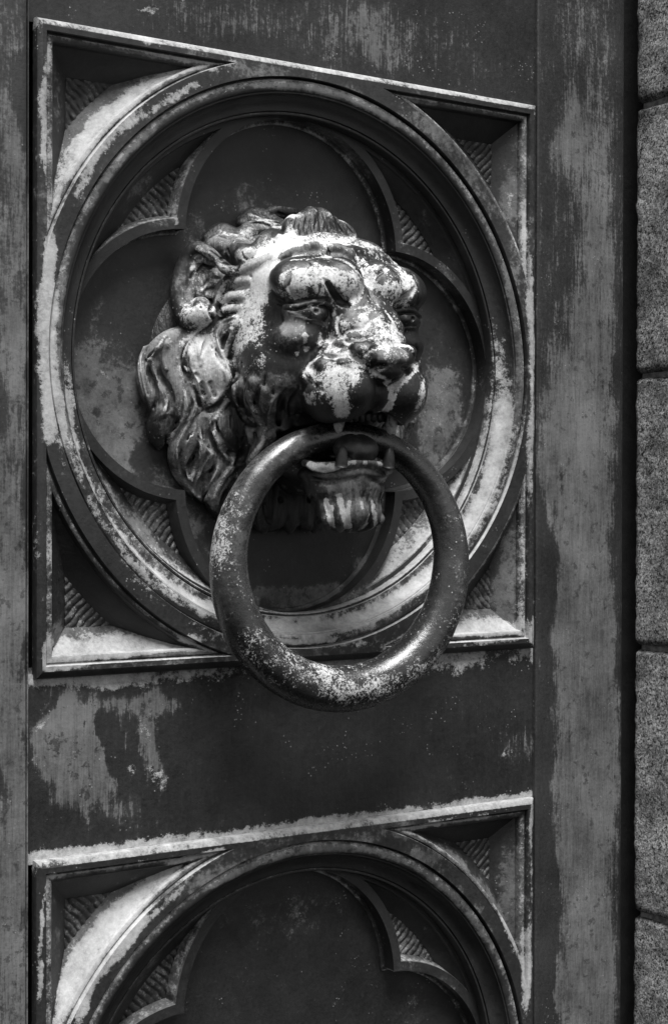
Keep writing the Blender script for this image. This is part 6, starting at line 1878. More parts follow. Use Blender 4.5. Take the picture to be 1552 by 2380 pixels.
 (-.0184,.0811,.0752,.0015,.66,.3),
 (-.0173,.0823,.0744,.0015,.66,.3),
 (-.016,.0823,.0733,.0015,.66,.3),
 (-.0147,.0824,.0722,.0015,.66,.3),
 (-.0162,.0864,.0704,.0015,.66,.3),
 (-.0149,.0864,.0694,.0015,.66,.3),
 (-.0137,.0864,.0683,.0015,.66,.3),
 (-.0124,.0864,.0672,.0015,.66,.3),
 (-.0111,.0865,.0661,.0015,.66,.3),
 (-.0098,.0865,.0651,.0015,.66,.3),
 (-.0077,.0854,.0643,.0015,.66,.3),
 (-.0007,.0775,.0646,.0015,.66,.3),
 (.001,.0769,.0637,.0015,.66,.3),
 (.0015,.0781,.0625,.0015,.66,.3),
 (.0104,.0543,.0904,.0015,.66,.3),
 (.0114,.0543,.089,.0015,.66,.3),
 (.0124,.0543,.0876,.0015,.66,.3),
 (.0133,.0543,.0863,.0015,.66,.3),
 (.0139,.0549,.0848,.0015,.66,.3),
 (.0133,.0572,.0831,.0015,.66,.3),
 (.0086,.0651,.0804,.0015,.66,.3),
 (.0065,.0697,.0784,.0015,.66,.3),
 (.0065,.0714,.0769,.0015,.66,.3),
 (.0056,.0743,.0753,.0015,.66,.3),
 (.0055,.076,.0738,.0015,.66,.3),
 (.0059,.0771,.0725,.0015,.66,.3),
 (.0058,.0788,.071,.0015,.66,.3),
 (.0054,.08,.0693,.0015,.66,.3),
 (.0058,.08,.0678,.0015,.66,.3),
 (.0058,.0805,.0661,.0015,.66,.3),
 (.0057,.0811,.0645,.0015,.66,.3),
 (.0053,.0822,.0628,.0015,.66,.3),
 (.0057,.0822,.0613,.0015,.66,.3),
 (.0048,.0828,.0595,.0015,.66,.3),
 (.0046,.0822,.0579,.0015,.66,.3),
 (.0036,.0827,.0562,.0015,.66,.3),
 (.0348,.0824,.0691,.0015,.66,.3),
 (.0357,.083,.0681,.0015,.66,.3),
 (.0371,.083,.0671,.0015,.66,.3),
 (.0376,.0841,.0659,.0015,.66,.3),
 (.0389,.0842,.0649,.0015,.66,.3),
 (.0403,.0842,.0639,.0015,.66,.3),
 (.0408,.0853,.0628,.0015,.66,.3),
 (.0421,.0854,.0618,.0015,.66,.3),
 (.043,.0842,.0604,.0015,.66,.3),
 (.0438,.0831,.059,.0015,.66,.3),
 (.0438,.0831,.0574,.0015,.66,.3),
 (.043,.0842,.0556,.0015,.66,.3),
 (.0426,.0848,.054,.0015,.66,.3),
 (.0422,.0853,.0523,.0015,.66,.3),
 (.0417,.0842,.0511,.0015,.66,.3),
 (.0403,.0841,.0497,.0015,.66,.3),
 (.0398,.083,.0485,.0015,.66,.3),
 (.0401,.0807,.0475,.0015,.66,.3),
 (.0383,.0812,.0461,.0015,.66,.3),
 (.0388,.0461,.0918,.0015,.66,.3),
 (.0408,.0462,.0912,.0015,.66,.3),
 (.0436,.0451,.0907,.0015,.66,.3),
 (.0455,.0452,.0901,.0015,.66,.3),
 (.0475,.0452,.0894,.0015,.66,.3),
 (.0494,.0453,.0888,.0015,.66,.3),
 (.1176,-.0444,.104,.0015,.66,.3),
 (.0714,.0203,.0914,.0015,.66,.3),
 (.0729,.0204,.0903,.0015,.66,.3),
 (.0744,.0205,.0892,.0015,.66,.3),
 (.0392,.0701,.0794,.0015,.66,.3),
 (.039,.0723,.078,.0015,.66,.3),
 (.0384,.0752,.0764,.0015,.66,.3),
 (.039,.0763,.0751,.0015,.66,.3),
 (.0397,.0774,.0739,.0015,.66,.3),
 (.0396,.0791,.0725,.0015,.66,.3),
 (.04,.0803,.0712,.0015,.66,.3),
 (.0403,.0814,.0699,.0015,.66,.3),
 (.0415,.0814,.0688,.0015,.66,.3),
 (.0414,.0831,.0674,.0015,.66,.3),
 (.0426,.0831,.0663,.0015,.66,.3),
 (.0438,.0832,.0652,.0015,.66,.3),
 (.0087,.0942,.0379,.0015,.66,.3),
 (.009,.0953,.0363,.0015,.66,.3),
 (.0101,.0953,.0349,.0015,.66,.3),
 (.0105,.0965,.0333,.0015,.66,.3),
 (.0112,.0971,.0318,.0015,.66,.3),
 (.0123,.0971,.0304,.0015,.66,.3),
 (.0125,.0982,.0288,.0015,.66,.3),
 (.0134,.0982,.0273,.0015,.66,.3),
 (.0144,.0982,.0258,.0015,.66,.3),
 (.0154,.0982,.0243,.0015,.66,.3),
 (.0163,.0983,.0228,.0015,.66,.3),
 (-.0043,.028,-.0503,.0014,.95,.3),
 (-.0017,.0263,-.0507,.0014,.95,.3),
 (-.0003,.0264,-.0512,.0014,.95,.3),
 (.0035,.023,-.0515,.0014,.95,.3),
 (.0053,.0225,-.0519,.0014,.95,.3),
 (.0063,.0231,-.0524,.0014,.95,.3),
 (.0077,.0232,-.0521,.0014,.95,.3),
 (.009,.0232,-.0517,.0014,.95,.3),
 (.0092,.025,-.0515,.0014,.95,.3),
 (.009,.0274,-.0512,.0014,.95,.3),
 (.01,.028,-.0509,.0014,.95,.3),
 (.0114,.0281,-.0506,.0014,.95,.3),
 (.0112,.0305,-.0503,.0014,.95,.3),
 (.0126,.0305,-.0498,.0014,.95,.3),
 (.0127,.0323,-.0494,.0014,.95,.3),
 (.0137,.033,-.0489,.0014,.95,.3),
 (.0143,.0342,-.0484,.0014,.95,.3),
 (.0148,.0354,-.0479,.0014,.95,.3),
 (.015,.0372,-.0475,.0014,.95,.3),
 (.0164,.0372,-.047,.0014,.95,.3),
 (.0169,.0384,-.0465,.0014,.95,.3),
 (-.0215,.0951,-.0493,.0014,.95,.3),
 (.0186,.0403,-.0457,.0014,.95,.3),
 (.0192,.0415,-.0453,.0014,.95,.3),
 (.0203,.0421,-.045,.0014,.95,.3),
 (.0218,.0422,-.0446,.0014,.95,.3),
 (.0225,.0434,-.0443,.0014,.95,.3),
 (.0239,.0434,-.0439,.0014,.95,.3),
 (.0254,.0435,-.0435,.0014,.95,.3),
 (.0224,.0498,-.0435,.0014,.95,.3),
 (.0215,.0533,-.0433,.0014,.95,.3),
 (.0217,.055,-.043,.0014,.95,.3),
 (.0227,.0557,-.0427,.0014,.95,.3),
 (.0221,.0585,-.0425,.0014,.95,.3),
 (.0215,.0614,-.0423,.0014,.95,.3),
 (.0217,.0632,-.042,.0014,.95,.3),
 (.0019,.0927,-.0435,.0014,.95,.3),
 (.0008,.0961,-.0433,.0014,.95,.3),
 (.0081,.0905,-.0425,.0016,.95,.3),
 (.0188,.0775,-.0422,.0016,.95,.3),
 (.0118,.0889,-.0434,.0016,.95,.3),
 (.0205,.0787,-.0433,.0016,.95,.3),
 (.0247,.0748,-.0436,.0016,.95,.3),
 (.0226,.0794,-.0444,.0016,.95,.3),
 (.0256,.0771,-.0448,.0016,.95,.3),
 (.0256,.0789,-.0455,.0016,.95,.3),
 (.0248,.0817,-.0463,.0016,.95,.3),
 (.0195,.0907,-.0475,.0016,.95,.3),
 (.0275,.0818,-.0476,.0016,.95,.3),
 (.0255,.0863,-.0485,.0016,.95,.3),
 (.0227,.092,-.0495,.0016,.95,.3),
 (.0249,.0909,-.05,.0016,.95,.3),
 (.0279,.0886,-.0505,.0016,.95,.3),
 (-.1301,-.0179,.018,.0027,.36,.8),
 (-.1327,-.0168,.015,.0027,.36,.8),
 (-.1347,-.017,.0121,.0027,.36,.8),
 (-.1364,-.0177,.0093,.0027,.36,.8),
 (-.1384,-.0185,.0065,.0027,.36,.8),
 (-.1394,-.0211,.0039,.0027,.36,.8),
 (-.1404,-.0238,.0013,.0027,.36,.8),
 (-.1419,-.0307,.01,.0027,.36,.8),
 (-.1428,-.0308,.0066,.0027,.36,.8),
 (-.1438,-.0309,.0032,.0027,.36,.8),
 (-.1455,-.0298,-.0004,.0027,.36,.8),
 (-.1452,-.0298,-.0031,.0027,.36,.8),
 (-.1456,-.0286,-.006,.0027,.36,.8),
 (-.1453,-.0286,-.0087,.0027,.36,.8),
 (-.1397,-.0231,.0004,.0027,.36,.8),
 (-.139,-.0231,-.0023,.0027,.36,.8),
 (-.138,-.0237,-.005,.0027,.36,.8),
 (-.1373,-.0237,-.0077,.0027,.36,.8),
 (-.1363,-.023,-.0108,.0027,.36,.8),
 (-.1356,-.0217,-.0139,.0027,.36,.8),
 (-.1345,-.0211,-.017,.0027,.36,.8),
 (-.1325,-.021,-.0199,.0027,.36,.8),
 (-.1311,-.0196,-.023,.0027,.36,.8),
 (-.1301,-.0177,-.0261,.0027,.36,.8),
 (-.1298,-.0171,-.0292,.0027,.36,.8),
 (-.1292,-.0171,-.0323,.0027,.36,.8),
 (-.1292,-.0158,-.0354,.0027,.36,.8),
 (-.1304,-.0159,-.0391,.0027,.36,.8),
 (-.1218,-.012,.0005,.0027,.36,.8),
 (-.1213,-.0114,-.0026,.0027,.36,.8),
 (-.1208,-.0107,-.0058,.0027,.36,.8),
 (-.12,-.0107,-.0088,.0027,.36,.8),
 (-.1192,-.0107,-.0119,.0027,.36,.8),
 (-.1187,-.0101,-.0151,.0027,.36,.8),
 (-.1186,-.0088,-.0181,.0027,.36,.8),
 (-.1184,-.0076,-.0211,.0027,.36,.8),
 (-.118,-.007,-.024,.0027,.36,.8),
 (-.1172,-.0069,-.0269,.0027,.36,.8),
 (-.1171,-.0057,-.0299,.0027,.36,.8),
 (-.1171,-.0057,-.0327,.0027,.36,.8),
 (-.1164,-.0069,-.0354,.0027,.36,.8),
 (-.1164,-.007,-.0381,.0027,.36,.8),
 (-.1153,-.0088,-.0407,.0027,.36,.8),
 (-.1159,-.0101,-.0432,.0027,.36,.8),
 (-.116,-.012,-.0457,.0027,.36,.8),
 (-.1162,-.0139,-.0482,.0027,.36,.8),
 (-.1177,-.0229,-.0597,.0027,.36,.8),
 (-.1191,-.0249,-.062,.0027,.36,.8),
 (-.1192,-.0293,-.0642,.0027,.36,.8),
 (-.1199,-.0326,-.0664,.0027,.36,.8),
 (-.1146,-.0099,-.0204,.0027,.36,.8),
 (-.1135,-.0086,-.0232,.0027,.36,.8),
 (-.1121,-.0079,-.026,.0027,.36,.8),
 (-.1111,-.0066,-.0287,.0027,.36,.8),
 (-.11,-.0066,-.0324,.0027,.36,.8),
 (-.1081,-.0078,-.036,.0027,.36,.8),
 (-.1082,-.009,-.0387,.0027,.36,.8),
 (-.1082,-.0103,-.0414,.0027,.36,.8),
 (-.1086,-.011,-.0441,.0027,.36,.8),
 (-.1105,-.0123,-.0467,.0027,.36,.8),
 (-.1054,-.0002,.0262,.0027,.36,.8),
 (-.1074,-.0016,.0238,.0027,.36,.8),
 (-.1084,-.0048,.0215,.0027,.36,.8),
 (-.1108,-.0056,.019,.0027,.36,.8),
 (-.1121,-.0069,.016,.0027,.36,.8),
 (-.1141,-.0071,.0128,.0027,.36,.8),
 (-.1165,-.0066,.0096,.0027,.36,.8),
 (-.1164,-.0079,.0063,.0027,.36,.8),
 (-.1168,-.0085,.003,.0027,.36,.8),
 (-.1167,-.0098,-.0003,.0027,.36,.8),
 (-.1147,-.0116,-.0031,.0027,.36,.8),
 (-.1123,-.014,-.006,.0027,.36,.8),
 (-.1153,-.0067,-.0096,.0027,.36,.8),
 (-.1104,-.0121,-.0114,.0027,.36,.8),
 (-.1103,-.009,-.0139,.0027,.36,.8),
 (-.1092,-.0077,-.0162,.0027,.36,.8),
 (-.1014,-.0105,-.0402,.0027,.36,.8),
 (-.1033,-.0119,-.0428,.0027,.36,.8),
 (-.1066,-.0109,-.0455,.0027,.36,.8),
 (-.1088,-.0116,-.048,.0027,.36,.8),
 (-.1103,-.0136,-.0505,.0027,.36,.8),
 (-.1114,-.0149,-.0535,.0027,.36,.8),
 (-.1128,-.0157,-.0565,.0027,.36,.8),
 (-.1139,-.017,-.0595,.0027,.36,.8),
 (-.1147,-.0189,-.0625,.0027,.36,.8),
 (-.1152,-.0196,-.0657,.0027,.36,.8),
 (-.1154,-.0209,-.0689,.0027,.36,.8),
 (-.1159,-.0216,-.0722,.0027,.36,.8),
 (-.1161,-.0229,-.0754,.0027,.36,.8),
 (-.1148,-.0241,-.0786,.0027,.36,.8),
 (-.1114,-.0289,-.0817,.0027,.36,.8),
 (-.1098,-.0307,-.0849,.0027,.36,.8),
 (-.1081,-.0325,-.0882,.0027,.36,.8),
 (-.1058,-.0337,-.0909,.0027,.36,.8),
 (-.1036,-.0348,-.0937,.0027,.36,.8),
 (-.1024,-.0341,-.0965,.0027,.36,.8),
 (-.1008,-.034,-.0993,.0027,.36,.8),
 (-.0994,-.0326,-.1017,.0027,.36,.8),
 (-.0973,-.0325,-.104,.0027,.36,.8),
 (-.0956,-.0318,-.1063,.0027,.36,.8),
 (-.0921,-.0341,-.1087,.0027,.36,.8),
 (-.09,-.034,-.1109,.0027,.36,.8),
 (-.0872,-.035,-.1131,.0027,.36,.8),
 (-.1038,-.012,-.0541,.0027,.36,.8),
 (-.1055,-.0127,-.0572,.0027,.36,.8),
 (-.1065,-.0147,-.0603,.0027,.36,.8),
 (-.1092,-.0136,-.0635,.0027,.36,.8),
 (-.1093,-.0161,-.0664,.0027,.36,.8),
 (-.1095,-.0187,-.0693,.0027,.36,.8),
 (-.11,-.0206,-.0723,.0027,.36,.8),
 (-.1098,-.0238,-.0753,.0027,.36,.8),
 (-.1095,-.0244,-.078,.0027,.36,.8),
 (-.1084,-.0262,-.0808,.0027,.36,.8),
 (-.1064,-.0299,-.0835,.0027,.36,.8),
 (-.106,-.0305,-.0863,.0027,.36,.8),
 (-.1045,-.0304,-.0891,.0027,.36,.8),
 (-.1032,-.0297,-.0919,.0027,.36,.8),
 (-.102,-.029,-.0947,.0027,.36,.8),
 (-.1024,-.0106,-.0477,.0027,.36,.8),
 (-.1022,-.0106,-.0509,.0027,.36,.8),
 (-.1019,-.0106,-.0541,.0027,.36,.8),
 (-.1016,-.0106,-.0574,.0027,.36,.8),
 (-.1013,-.0106,-.0606,.0027,.36,.8),
 (-.1002,-.0112,-.0639,.0027,.36,.8),
 (-.0998,-.0106,-.0673,.0027,.36,.8),
 (-.099,-.0106,-.0707,.0027,.36,.8),
 (-.0991,-.0118,-.0735,.0027,.36,.8),
 (-.0991,-.0131,-.0762,.0027,.36,.8),
 (-.0985,-.0156,-.079,.0027,.36,.8),
 (-.0954,-.0242,-.0818,.0027,.36,.8),
 (-.0962,-.0261,-.0848,.0027,.36,.8),
 (-.0969,-.0281,-.0878,.0027,.36,.8),
 (-.0994,-.027,-.0909,.0027,.36,.8),
 (-.0994,-.027,-.0937,.0027,.36,.8),
 (-.0991,-.0276,-.0965,.0027,.36,.8),
 (-.0965,-.0117,-.0697,.0027,.36,.8),
 (-.0939,-.0109,-.0729,.0027,.36,.8),
 (-.0918,-.0095,-.0762,.0027,.36,.8),
 (-.0923,-.0121,-.0789,.0027,.36,.8),
 (-.0931,-.014,-.0817,.0027,.36,.8),
 (-.0933,-.0172,-.0844,.0027,.36,.8),
 (-.0939,-.0191,-.0872,.0027,.36,.8),
 (-.0943,-.0216,-.09,.0027,.36,.8),
 (-.0949,-.0235,-.0928,.0027,.36,.8),
 (-.0945,-.026,-.0959,.0027,.36,.8),
 (-.0941,-.0285,-.099,.0027,.36,.8),
 (-.0944,-.0298,-.1021,.0027,.36,.8),
 (-.0915,-.0328,-.1052,.0027,.36,.8),
 (-.0896,-.0339,-.1084,.0027,.36,.8),
 (-.0827,-.0141,-.0881,.0027,.36,.8),
 (-.0835,-.016,-.0912,.0027,.36,.8),
 (-.0843,-.0179,-.0943,.0027,.36,.8),
 (-.0852,-.0198,-.0974,.0027,.36,.8),
 (-.0852,-.0236,-.1005,.0027,.36,.8),
 (-.0852,-.0274,-.1036,.0027,.36,.8),
 (-.0911,-.01,-.0399,.0027,.36,.8),
 (-.0932,-.007,-.0432,.0027,.36,.8),
 (-.0931,-.0076,-.0463,.0027,.36,.8),
 (-.0938,-.0071,-.0494,.0027,.36,.8),
 (-.0913,-.01,-.0525,.0027,.36,.8),
 (-.0905,-.01,-.0557,.0027,.36,.8),
 (-.0914,-.007,-.0591,.0027,.36,.8),
 (-.0907,-.0069,-.0623,.0027,.36,.8),
 (-.0885,-.0075,-.0653,.0027,.36,.8),
 (-.0863,-.008,-.0682,.0027,.36,.8),
 (-.0837,-.0091,-.0712,.0027,.36,.8),
 (-.0819,-.009,-.0742,.0027,.36,.8),
 (-.0791,-.0101,-.0766,.0027,.36,.8),
 (-.0766,-.0106,-.079,.0027,.36,.8),
 (-.0703,-.0121,-.0758,.0027,.36,.8),
 (-.0713,-.0096,-.079,.0027,.36,.8),
 (-.071,-.0096,-.0821,.0027,.36,.8),
 (-.0706,-.0096,-.0852,.0027,.36,.8),
 (-.0723,-.011,-.0875,.0027,.36,.8),
 (-.0743,-.0117,-.0899,.0027,.36,.8),
 (-.0759,-.013,-.0922,.0027,.36,.8),
 (-.0779,-.0138,-.0946,.0027,.36,.8),
 (-.0795,-.0158,-.0967,.0027,.36,.8),
 (-.081,-.0177,-.0988,.0027,.36,.8),
 (-.0822,-.0203,-.1009,.0027,.36,.8),
 (-.0834,-.0229,-.103,.0027,.36,.8),
 (-.0843,-.0242,-.1058,.0027,.36,.8),
 (-.0848,-.0261,-.1087,.0027,.36,.8),
 (-.0853,-.028,-.1115,.0027,.36,.8),
 (-.0882,-.0067,-.039,.0027,.36,.8),
 (-.0898,-.0049,-.0419,.0027,.36,.8),
 (-.0904,-.005,-.0447,.0027,.36,.8),
 (-.091,-.005,-.0475,.0027,.36,.8),
 (-.0905,-.0069,-.0502,.0027,.36,.8),
 (-.0902,-.0056,-.0535,.0027,.36,.8),
 (-.0895,-.005,-.0568,.0027,.36,.8),
 (-.0866,-.008,-.0599,.0027,.36,.8),
 (-.0856,-.0079,-.0631,.0027,.36,.8),
 (-.0844,-.0066,-.0661,.0027,.36,.8),
 (-.081,-.0089,-.069,.0027,.36,.8),
 (-.078,-.0106,-.0719,.0027,.36,.8),
 (-.0819,-.0001,-.0326,.0027,.36,.8),
 (-.0832,-.002,-.035,.0027,.36,.8),
 (-.0853,-.0028,-.0376,.0027,.36,.8),
 (-.0873,-.0035,-.0401,.0027,.36,.8),
 (-.0891,-.0037,-.0438,.0027,.36,.8),
 (-.0864,.0183,-.0245,.0027,.36,.8),
 (-.0845,.0165,-.0275,.0027,.36,.8),
 (-.0816,.0129,-.0305,.0027,.36,.8),
 (-.0786,.0093,-.0334,.0027,.36,.8),
 (-.076,.0064,-.0364,.0027,.36,.8),
 (-.0703,.0005,-.0391,.0027,.36,.8),
 (-.0674,-.0006,-.042,.0027,.36,.8),
 (-.0653,-.0005,-.0451,.0027,.36,.8),
 (-.0672,.008,-.047,.0027,.36,.8),
 (-.0673,.0135,-.0488,.0027,.36,.8),
 (-.0806,.035,-.0288,.0027,.36,.8),
 (-.08,.0344,-.0315,.0027,.36,.8),
 (-.0783,.0321,-.034,.0027,.36,.8),
 (-.0769,.0303,-.0366,.0027,.36,.8),
 (-.0755,.0285,-.0392,.0027,.36,.8),
 (-.073,.0274,-.0421,.0027,.36,.8),
 (-.0705,.0262,-.0451,.0027,.36,.8),
 (-.0684,.0257,-.0481,.0027,.36,.8),
 (-.0663,.0258,-.0501,.0027,.36,.8),
 (-.0638,.0253,-.0522,.0027,.36,.8),
 (-.061,.026,-.0552,.0027,.36,.8),
 (-.062,.026,-.0586,.0027,.36,.8),
 (-.0627,.0253,-.062,.0027,.36,.8),
 (-.063,.0241,-.0653,.0027,.36,.8),
 (-.0644,.0234,-.0681,.0027,.36,.8),
 (-.0652,.0215,-.0708,.0027,.36,.8),
 (-.0655,.019,-.0736,.0027,.36,.8),
 (-.0655,.016,-.0763,.0027,.36,.8),
 (-.0643,.0105,-.0787,.0027,.36,.8),
 (-.0624,.0038,-.0811,.0027,.36,.8),
 (-.0605,-.0029,-.0835,.0027,.36,.8),
 (-.0649,.0374,-.0475,.0027,.36,.8),
 (-.0634,.035,-.0504,.0027,.36,.8),
 (-.0612,.0315,-.0533,.0027,.36,.8),
 (-.0741,-.0111,-.088,.0027,.36,.8),
 (-.0754,-.0118,-.0907,.0027,.36,.8),
 (-.0764,-.0131,-.0933,.0027,.36,.8),
 (-.0777,-.0138,-.0959,.0027,.36,.8),
 (-.0787,-.0151,-.0985,.0027,.36,.8),
 (-.08,-.0158,-.1012,.0027,.36,.8),
 (-.0803,-.0177,-.104,.0027,.36,.8),
 (-.0811,-.019,-.1068,.0027,.36,.8),
 (-.0814,-.0209,-.1096,.0027,.36,.8),
 (-.0839,.0102,.034,.0027,.36,.8),
 (-.0852,.0071,.0327,.0027,.36,.8),
 (-.0855,.0021,.0315,.0027,.36,.8),
 (-.0872,-.0005,.0301,.0027,.36,.8),
 (-.089,0,.0272,.0027,.36,.8),
 (-.0906,-.0001,.0243,.0027,.36,.8),
 (-.0925,.0004,.0214,.0027,.36,.8),
 (-.0923,.001,.018,.0027,.36,.8),
 (-.0924,.0022,.0145,.0027,.36,.8),
 (-.0922,.0028,.0111,.0027,.36,.8),
 (-.0912,.0034,.008,.0027,.36,.8),
 (-.0901,.0041,.005,.0027,.36,.8),
 (-.04,-.0326,.1283,.0024,.48,.65),
 (-.0375,-.0312,.1274,.0024,.48,.65),
 (-.0357,-.0286,.1263,.0024,.48,.65),
 (-.0336,-.0267,.1253,.0024,.48,.65),
 (-.0351,-.0189,.1231,.0024,.48,.65),
 (-.0333,-.0164,.1217,.0024,.48,.65),
 (-.0305,-.0156,.1207,.0024,.48,.65),
 (-.0291,-.0125,.1193,.0024,.48,.65),
 (-.059,-.0157,.1092,.0024,.48,.65),
 (-.0563,-.0149,.1104,.0024,.48,.65),
 (-.0531,-.0147,.1117,.0024,.48,.65),
 (-.0496,-.0151,.1131,.0024,.48,.65),
 (-.0472,-.0137,.1142,.0024,.48,.65),
 (-.0434,-.0141,.1145,.0024,.48,.65),
 (-.0399,-.0139,.1147,.0024,.48,.65),
 (-.0368,-.0131,.1148,.0024,.48,.65),
 (-.0753,-.0246,.1093,.0024,.48,.65),
 (-.0733,-.0208,.1081,.0024,.48,.65),
 (-.0989,-.0097,.0819,.0024,.48,.65),
 (-.1012,-.013,.0812,.0024,.48,.65),
 (-.1032,-.0168,.0806,.0024,.48,.65),
 (-.1042,-.0175,.0781,.0024,.48,.65),
 (-.1055,-.0176,.0756,.0024,.48,.65),
 (-.0864,-.0129,.0723,.0024,.48,.65),
 (-.0902,-.0137,.0712,.0024,.48,.65),
 (-.0943,-.014,.07,.0024,.48,.65),
 (-.0961,-.0135,.067,.0024,.48,.65),
 (-.0969,-.0148,.0644,.0024,.48,.65),
 (-.0984,-.015,.0615,.0024,.48,.65),
 (-.0877,-.0106,.0637,.0024,.48,.65),
 (-.0898,-.0126,.0625,.0024,.48,.65),
 (-.0921,-.014,.0613,.0024,.48,.65),
 (-.0959,-.013,.0597,.0024,.48,.65),
 (-.0965,-.0149,.0574,.0024,.48,.65),
 (-.0982,-.015,.0548,.0024,.48,.65),
 (-.0904,-.0096,.0542,.0024,.48,.65),
 (-.0914,-.0128,.053,.0024,.48,.65),
 (-.099,-.0046,.0501,.0024,.48,.65),
 (-.1034,-.0017,.048,.0024,.48,.65),
 (-.1078,.0024,.0446,.0024,.48,.65),
 (-.1034,-.011,.0917,.0024,.48,.65),
 (-.1024,-.0085,.0899,.0024,.48,.65),
 (-.1012,-.0066,.0882,.0024,.48,.65),
 (-.0992,-.0059,.0867,.0024,.48,.65),
 (-.0973,-.0052,.0852,.0024,.48,.65),
 (-.0952,-.0052,.0835,.0024,.48,.65),
 (-.0952,-.0015,.0813,.0024,.48,.65),
 (-.0953,.0022,.079,.0024,.48,.65),
 (-.0943,.0041,.0771,.0024,.48,.65),
 (-.0928,.006,.0757,.0024,.48,.65),
 (-.0909,.0073,.0745,.0024,.48,.65),
 (-.0887,.008,.0733,.0024,.48,.65),
 (-.08,.0121,.0701,.0024,.48,.65),
 (-.0805,.009,.0686,.0024,.48,.65),
 (-.0813,.0064,.0669,.0024,.48,.65),
 (-.0825,.0045,.0652,.0024,.48,.65),
 (-.0829,.0014,.0637,.0024,.48,.65),
 (-.0834,-.0017,.0622,.0024,.48,.65),
 (-.0841,-.003,.0599,.0024,.48,.65),
 (-.0852,-.0037,.0575,.0024,.48,.65),
 (-.0866,-.0039,.055,.0024,.48,.65),
 (-.088,-.004,.0526,.0024,.48,.65),
 (-.0891,-.0047,.0502,.0024,.48,.65),
 (-.089,-.0059,.047,.0024,.48,.65),
 (-.0897,-.006,.0436,.0024,.48,.65),
 (-.0645,.0384,.0801,.0024,.48,.65),
 (-.0662,.0365,.0793,.0024,.48,.65),
 (-.0684,.0352,.0783,.0024,.48,.65),
 (-.0702,.0333,.0775,.0024,.48,.65),
 (-.072,.0314,.0767,.0024,.48,.65),
 (-.0737,.0295,.0758,.0024,.48,.65),
 (-.0752,.027,.0748,.0024,.48,.65),
 (-.0762,.0239,.0738,.0024,.48,.65),
 (-.0773,.0208,.0728,.0024,.48,.65),
 (-.0783,.0177,.0718,.0024,.48,.65),
 (-.0632,.0729,.0662,.008,.25,.3),
 (-.0387,.0841,.0642,.01,.3,.3),
 (-.0252,.0872,.052,.01,.35,.3),
 (-.059,.0783,.0523,.009,.3,.3),
 (-.0145,.0881,.0545,.008,.35,.3),
 (.0231,.0871,.0508,.009,.3,.3),
 (.0403,.083,.0562,.008,.3,.3),
 (-.0029,.0584,.0868,.008,.25,.3),
 (-.0207,.0474,.0952,.01,.35,.3),
 (.0246,.0392,.1002,.009,.35,.3),
 (.0283,.0474,.0908,.007,.3,.3),
 (-.0103,.1171,.0031,.008,.1,.35),
 (-.0495,.0905,-.0148,.005,-0,.35),
 (-.0535,.0751,-.0242,.006,.25,.35),
 (-.0245,.109,-.0148,.006,.35,.35),
 (.0341,.1103,-.0282,.006,.45,.35),
 (.0333,.1052,-.0401,.006,.35,.35),
 (-.0055,.1183,.0028,.01,.34,.62),  # soft grey highlight on the nose, painted as film and crust
 (.0058,.1184,.0034,.008,.34,.6),
 (-.0653,.0711,.0635,.011,.4,.4),
 (-.0573,.0789,.0633,.01,.48,.4),
 (-.0417,.0852,.062,.012,.5,.4),
 (-.026,.0884,.0601,.012,.5,.4),
 (-.0156,.088,.0526,.01,.52,.4),
 (-.0618,.074,.0507,.01,.45,.4),
 (-.0274,.0808,.0497,.01,.5,.4),
 (.0179,.0893,.0586,.01,.42,.4),
 (.0371,.0841,.0653,.01,.45,.4),
 (-.0085,.099,.0289,.012,.46,.4),
 (.0062,.1055,.02,.01,.45,.4),
 (-.0404,.0834,.0568,.0026,-1,0),
 (-.0395,.0834,.0558,.0026,-1,0),
 (-.0378,.0823,.055,.0026,-1,0),
 (-.0368,.0823,.054,.0026,-1,0),
 (-.0351,.0812,.0532,.0026,-1,0),
 (-.0334,.0801,.0524,.0026,-1,0),
 (-.0316,.0789,.0516,.0026,-1,0),
 (-.0307,.079,.0506,.0026,-1,0),
 (-.0297,.079,.0496,.0026,-1,0),
 (-.0284,.0784,.0487,.0026,-1,0),
 (-.0274,.0784,.0477,.0026,-1,0),
 (-.0265,.0785,.0467,.0026,-1,0),
 (-.0255,.0785,.0457,.0026,-1,0),
 (-.0246,.0785,.0447,.0026,-1,0),
 (-.024,.0791,.0436,.0026,-1,0),
 (-.0232,.0803,.0429,.0026,-1,0),
 (-.0225,.0814,.0422,.0026,-1,0),
 (-.0221,.0832,.0414,.0026,-1,0),
 (-.0213,.0844,.0407,.0026,-1,0),
 (-.0662,.0399,.0575,.0034,-.34,0),
 (-.0724,.0511,.058,.0034,-.34,0),
 (-.0734,.0541,.0596,.0034,-.34,0),
 (-.0733,.0553,.0615,.0034,-.34,0),
 (-.0732,.0565,.0634,.0034,-.34,0),
 (-.0724,.0566,.0655,.0034,-.34,0),
 (-.0716,.0584,.0666,.0034,-.34,0),
 (-.0704,.0596,.0679,.0034,-.34,0),
 (-.0693,.0609,.0691,.0034,-.34,0),
 (-.0685,.0627,.0703,.0034,-.34,0),
 (-.0662,.0622,.0718,.0034,-.34,0),
 (-.0654,.0652,.0721,.0034,-.34,0),
 (-.0634,.0664,.0727,.0034,-.34,0),
 (-.0611,.0671,.0734,.0034,-.34,0),
 (-.0592,.0683,.074,.0034,-.34,0),
 (-.0584,.0713,.0732,.0034,-.34,0),
 (-.0561,.072,.0729,.0034,-.34,0),
 (-.0549,.0744,.0722,.0034,-.34,0),
 (-.0655,.0405,.051,.0028,-.4,0),
 (-.0644,.0423,.0494,.0028,-.4,0),
 (-.0634,.0441,.0478,.0028,-.4,0),
 (-.0623,.0459,.0461,.0028,-.4,0),
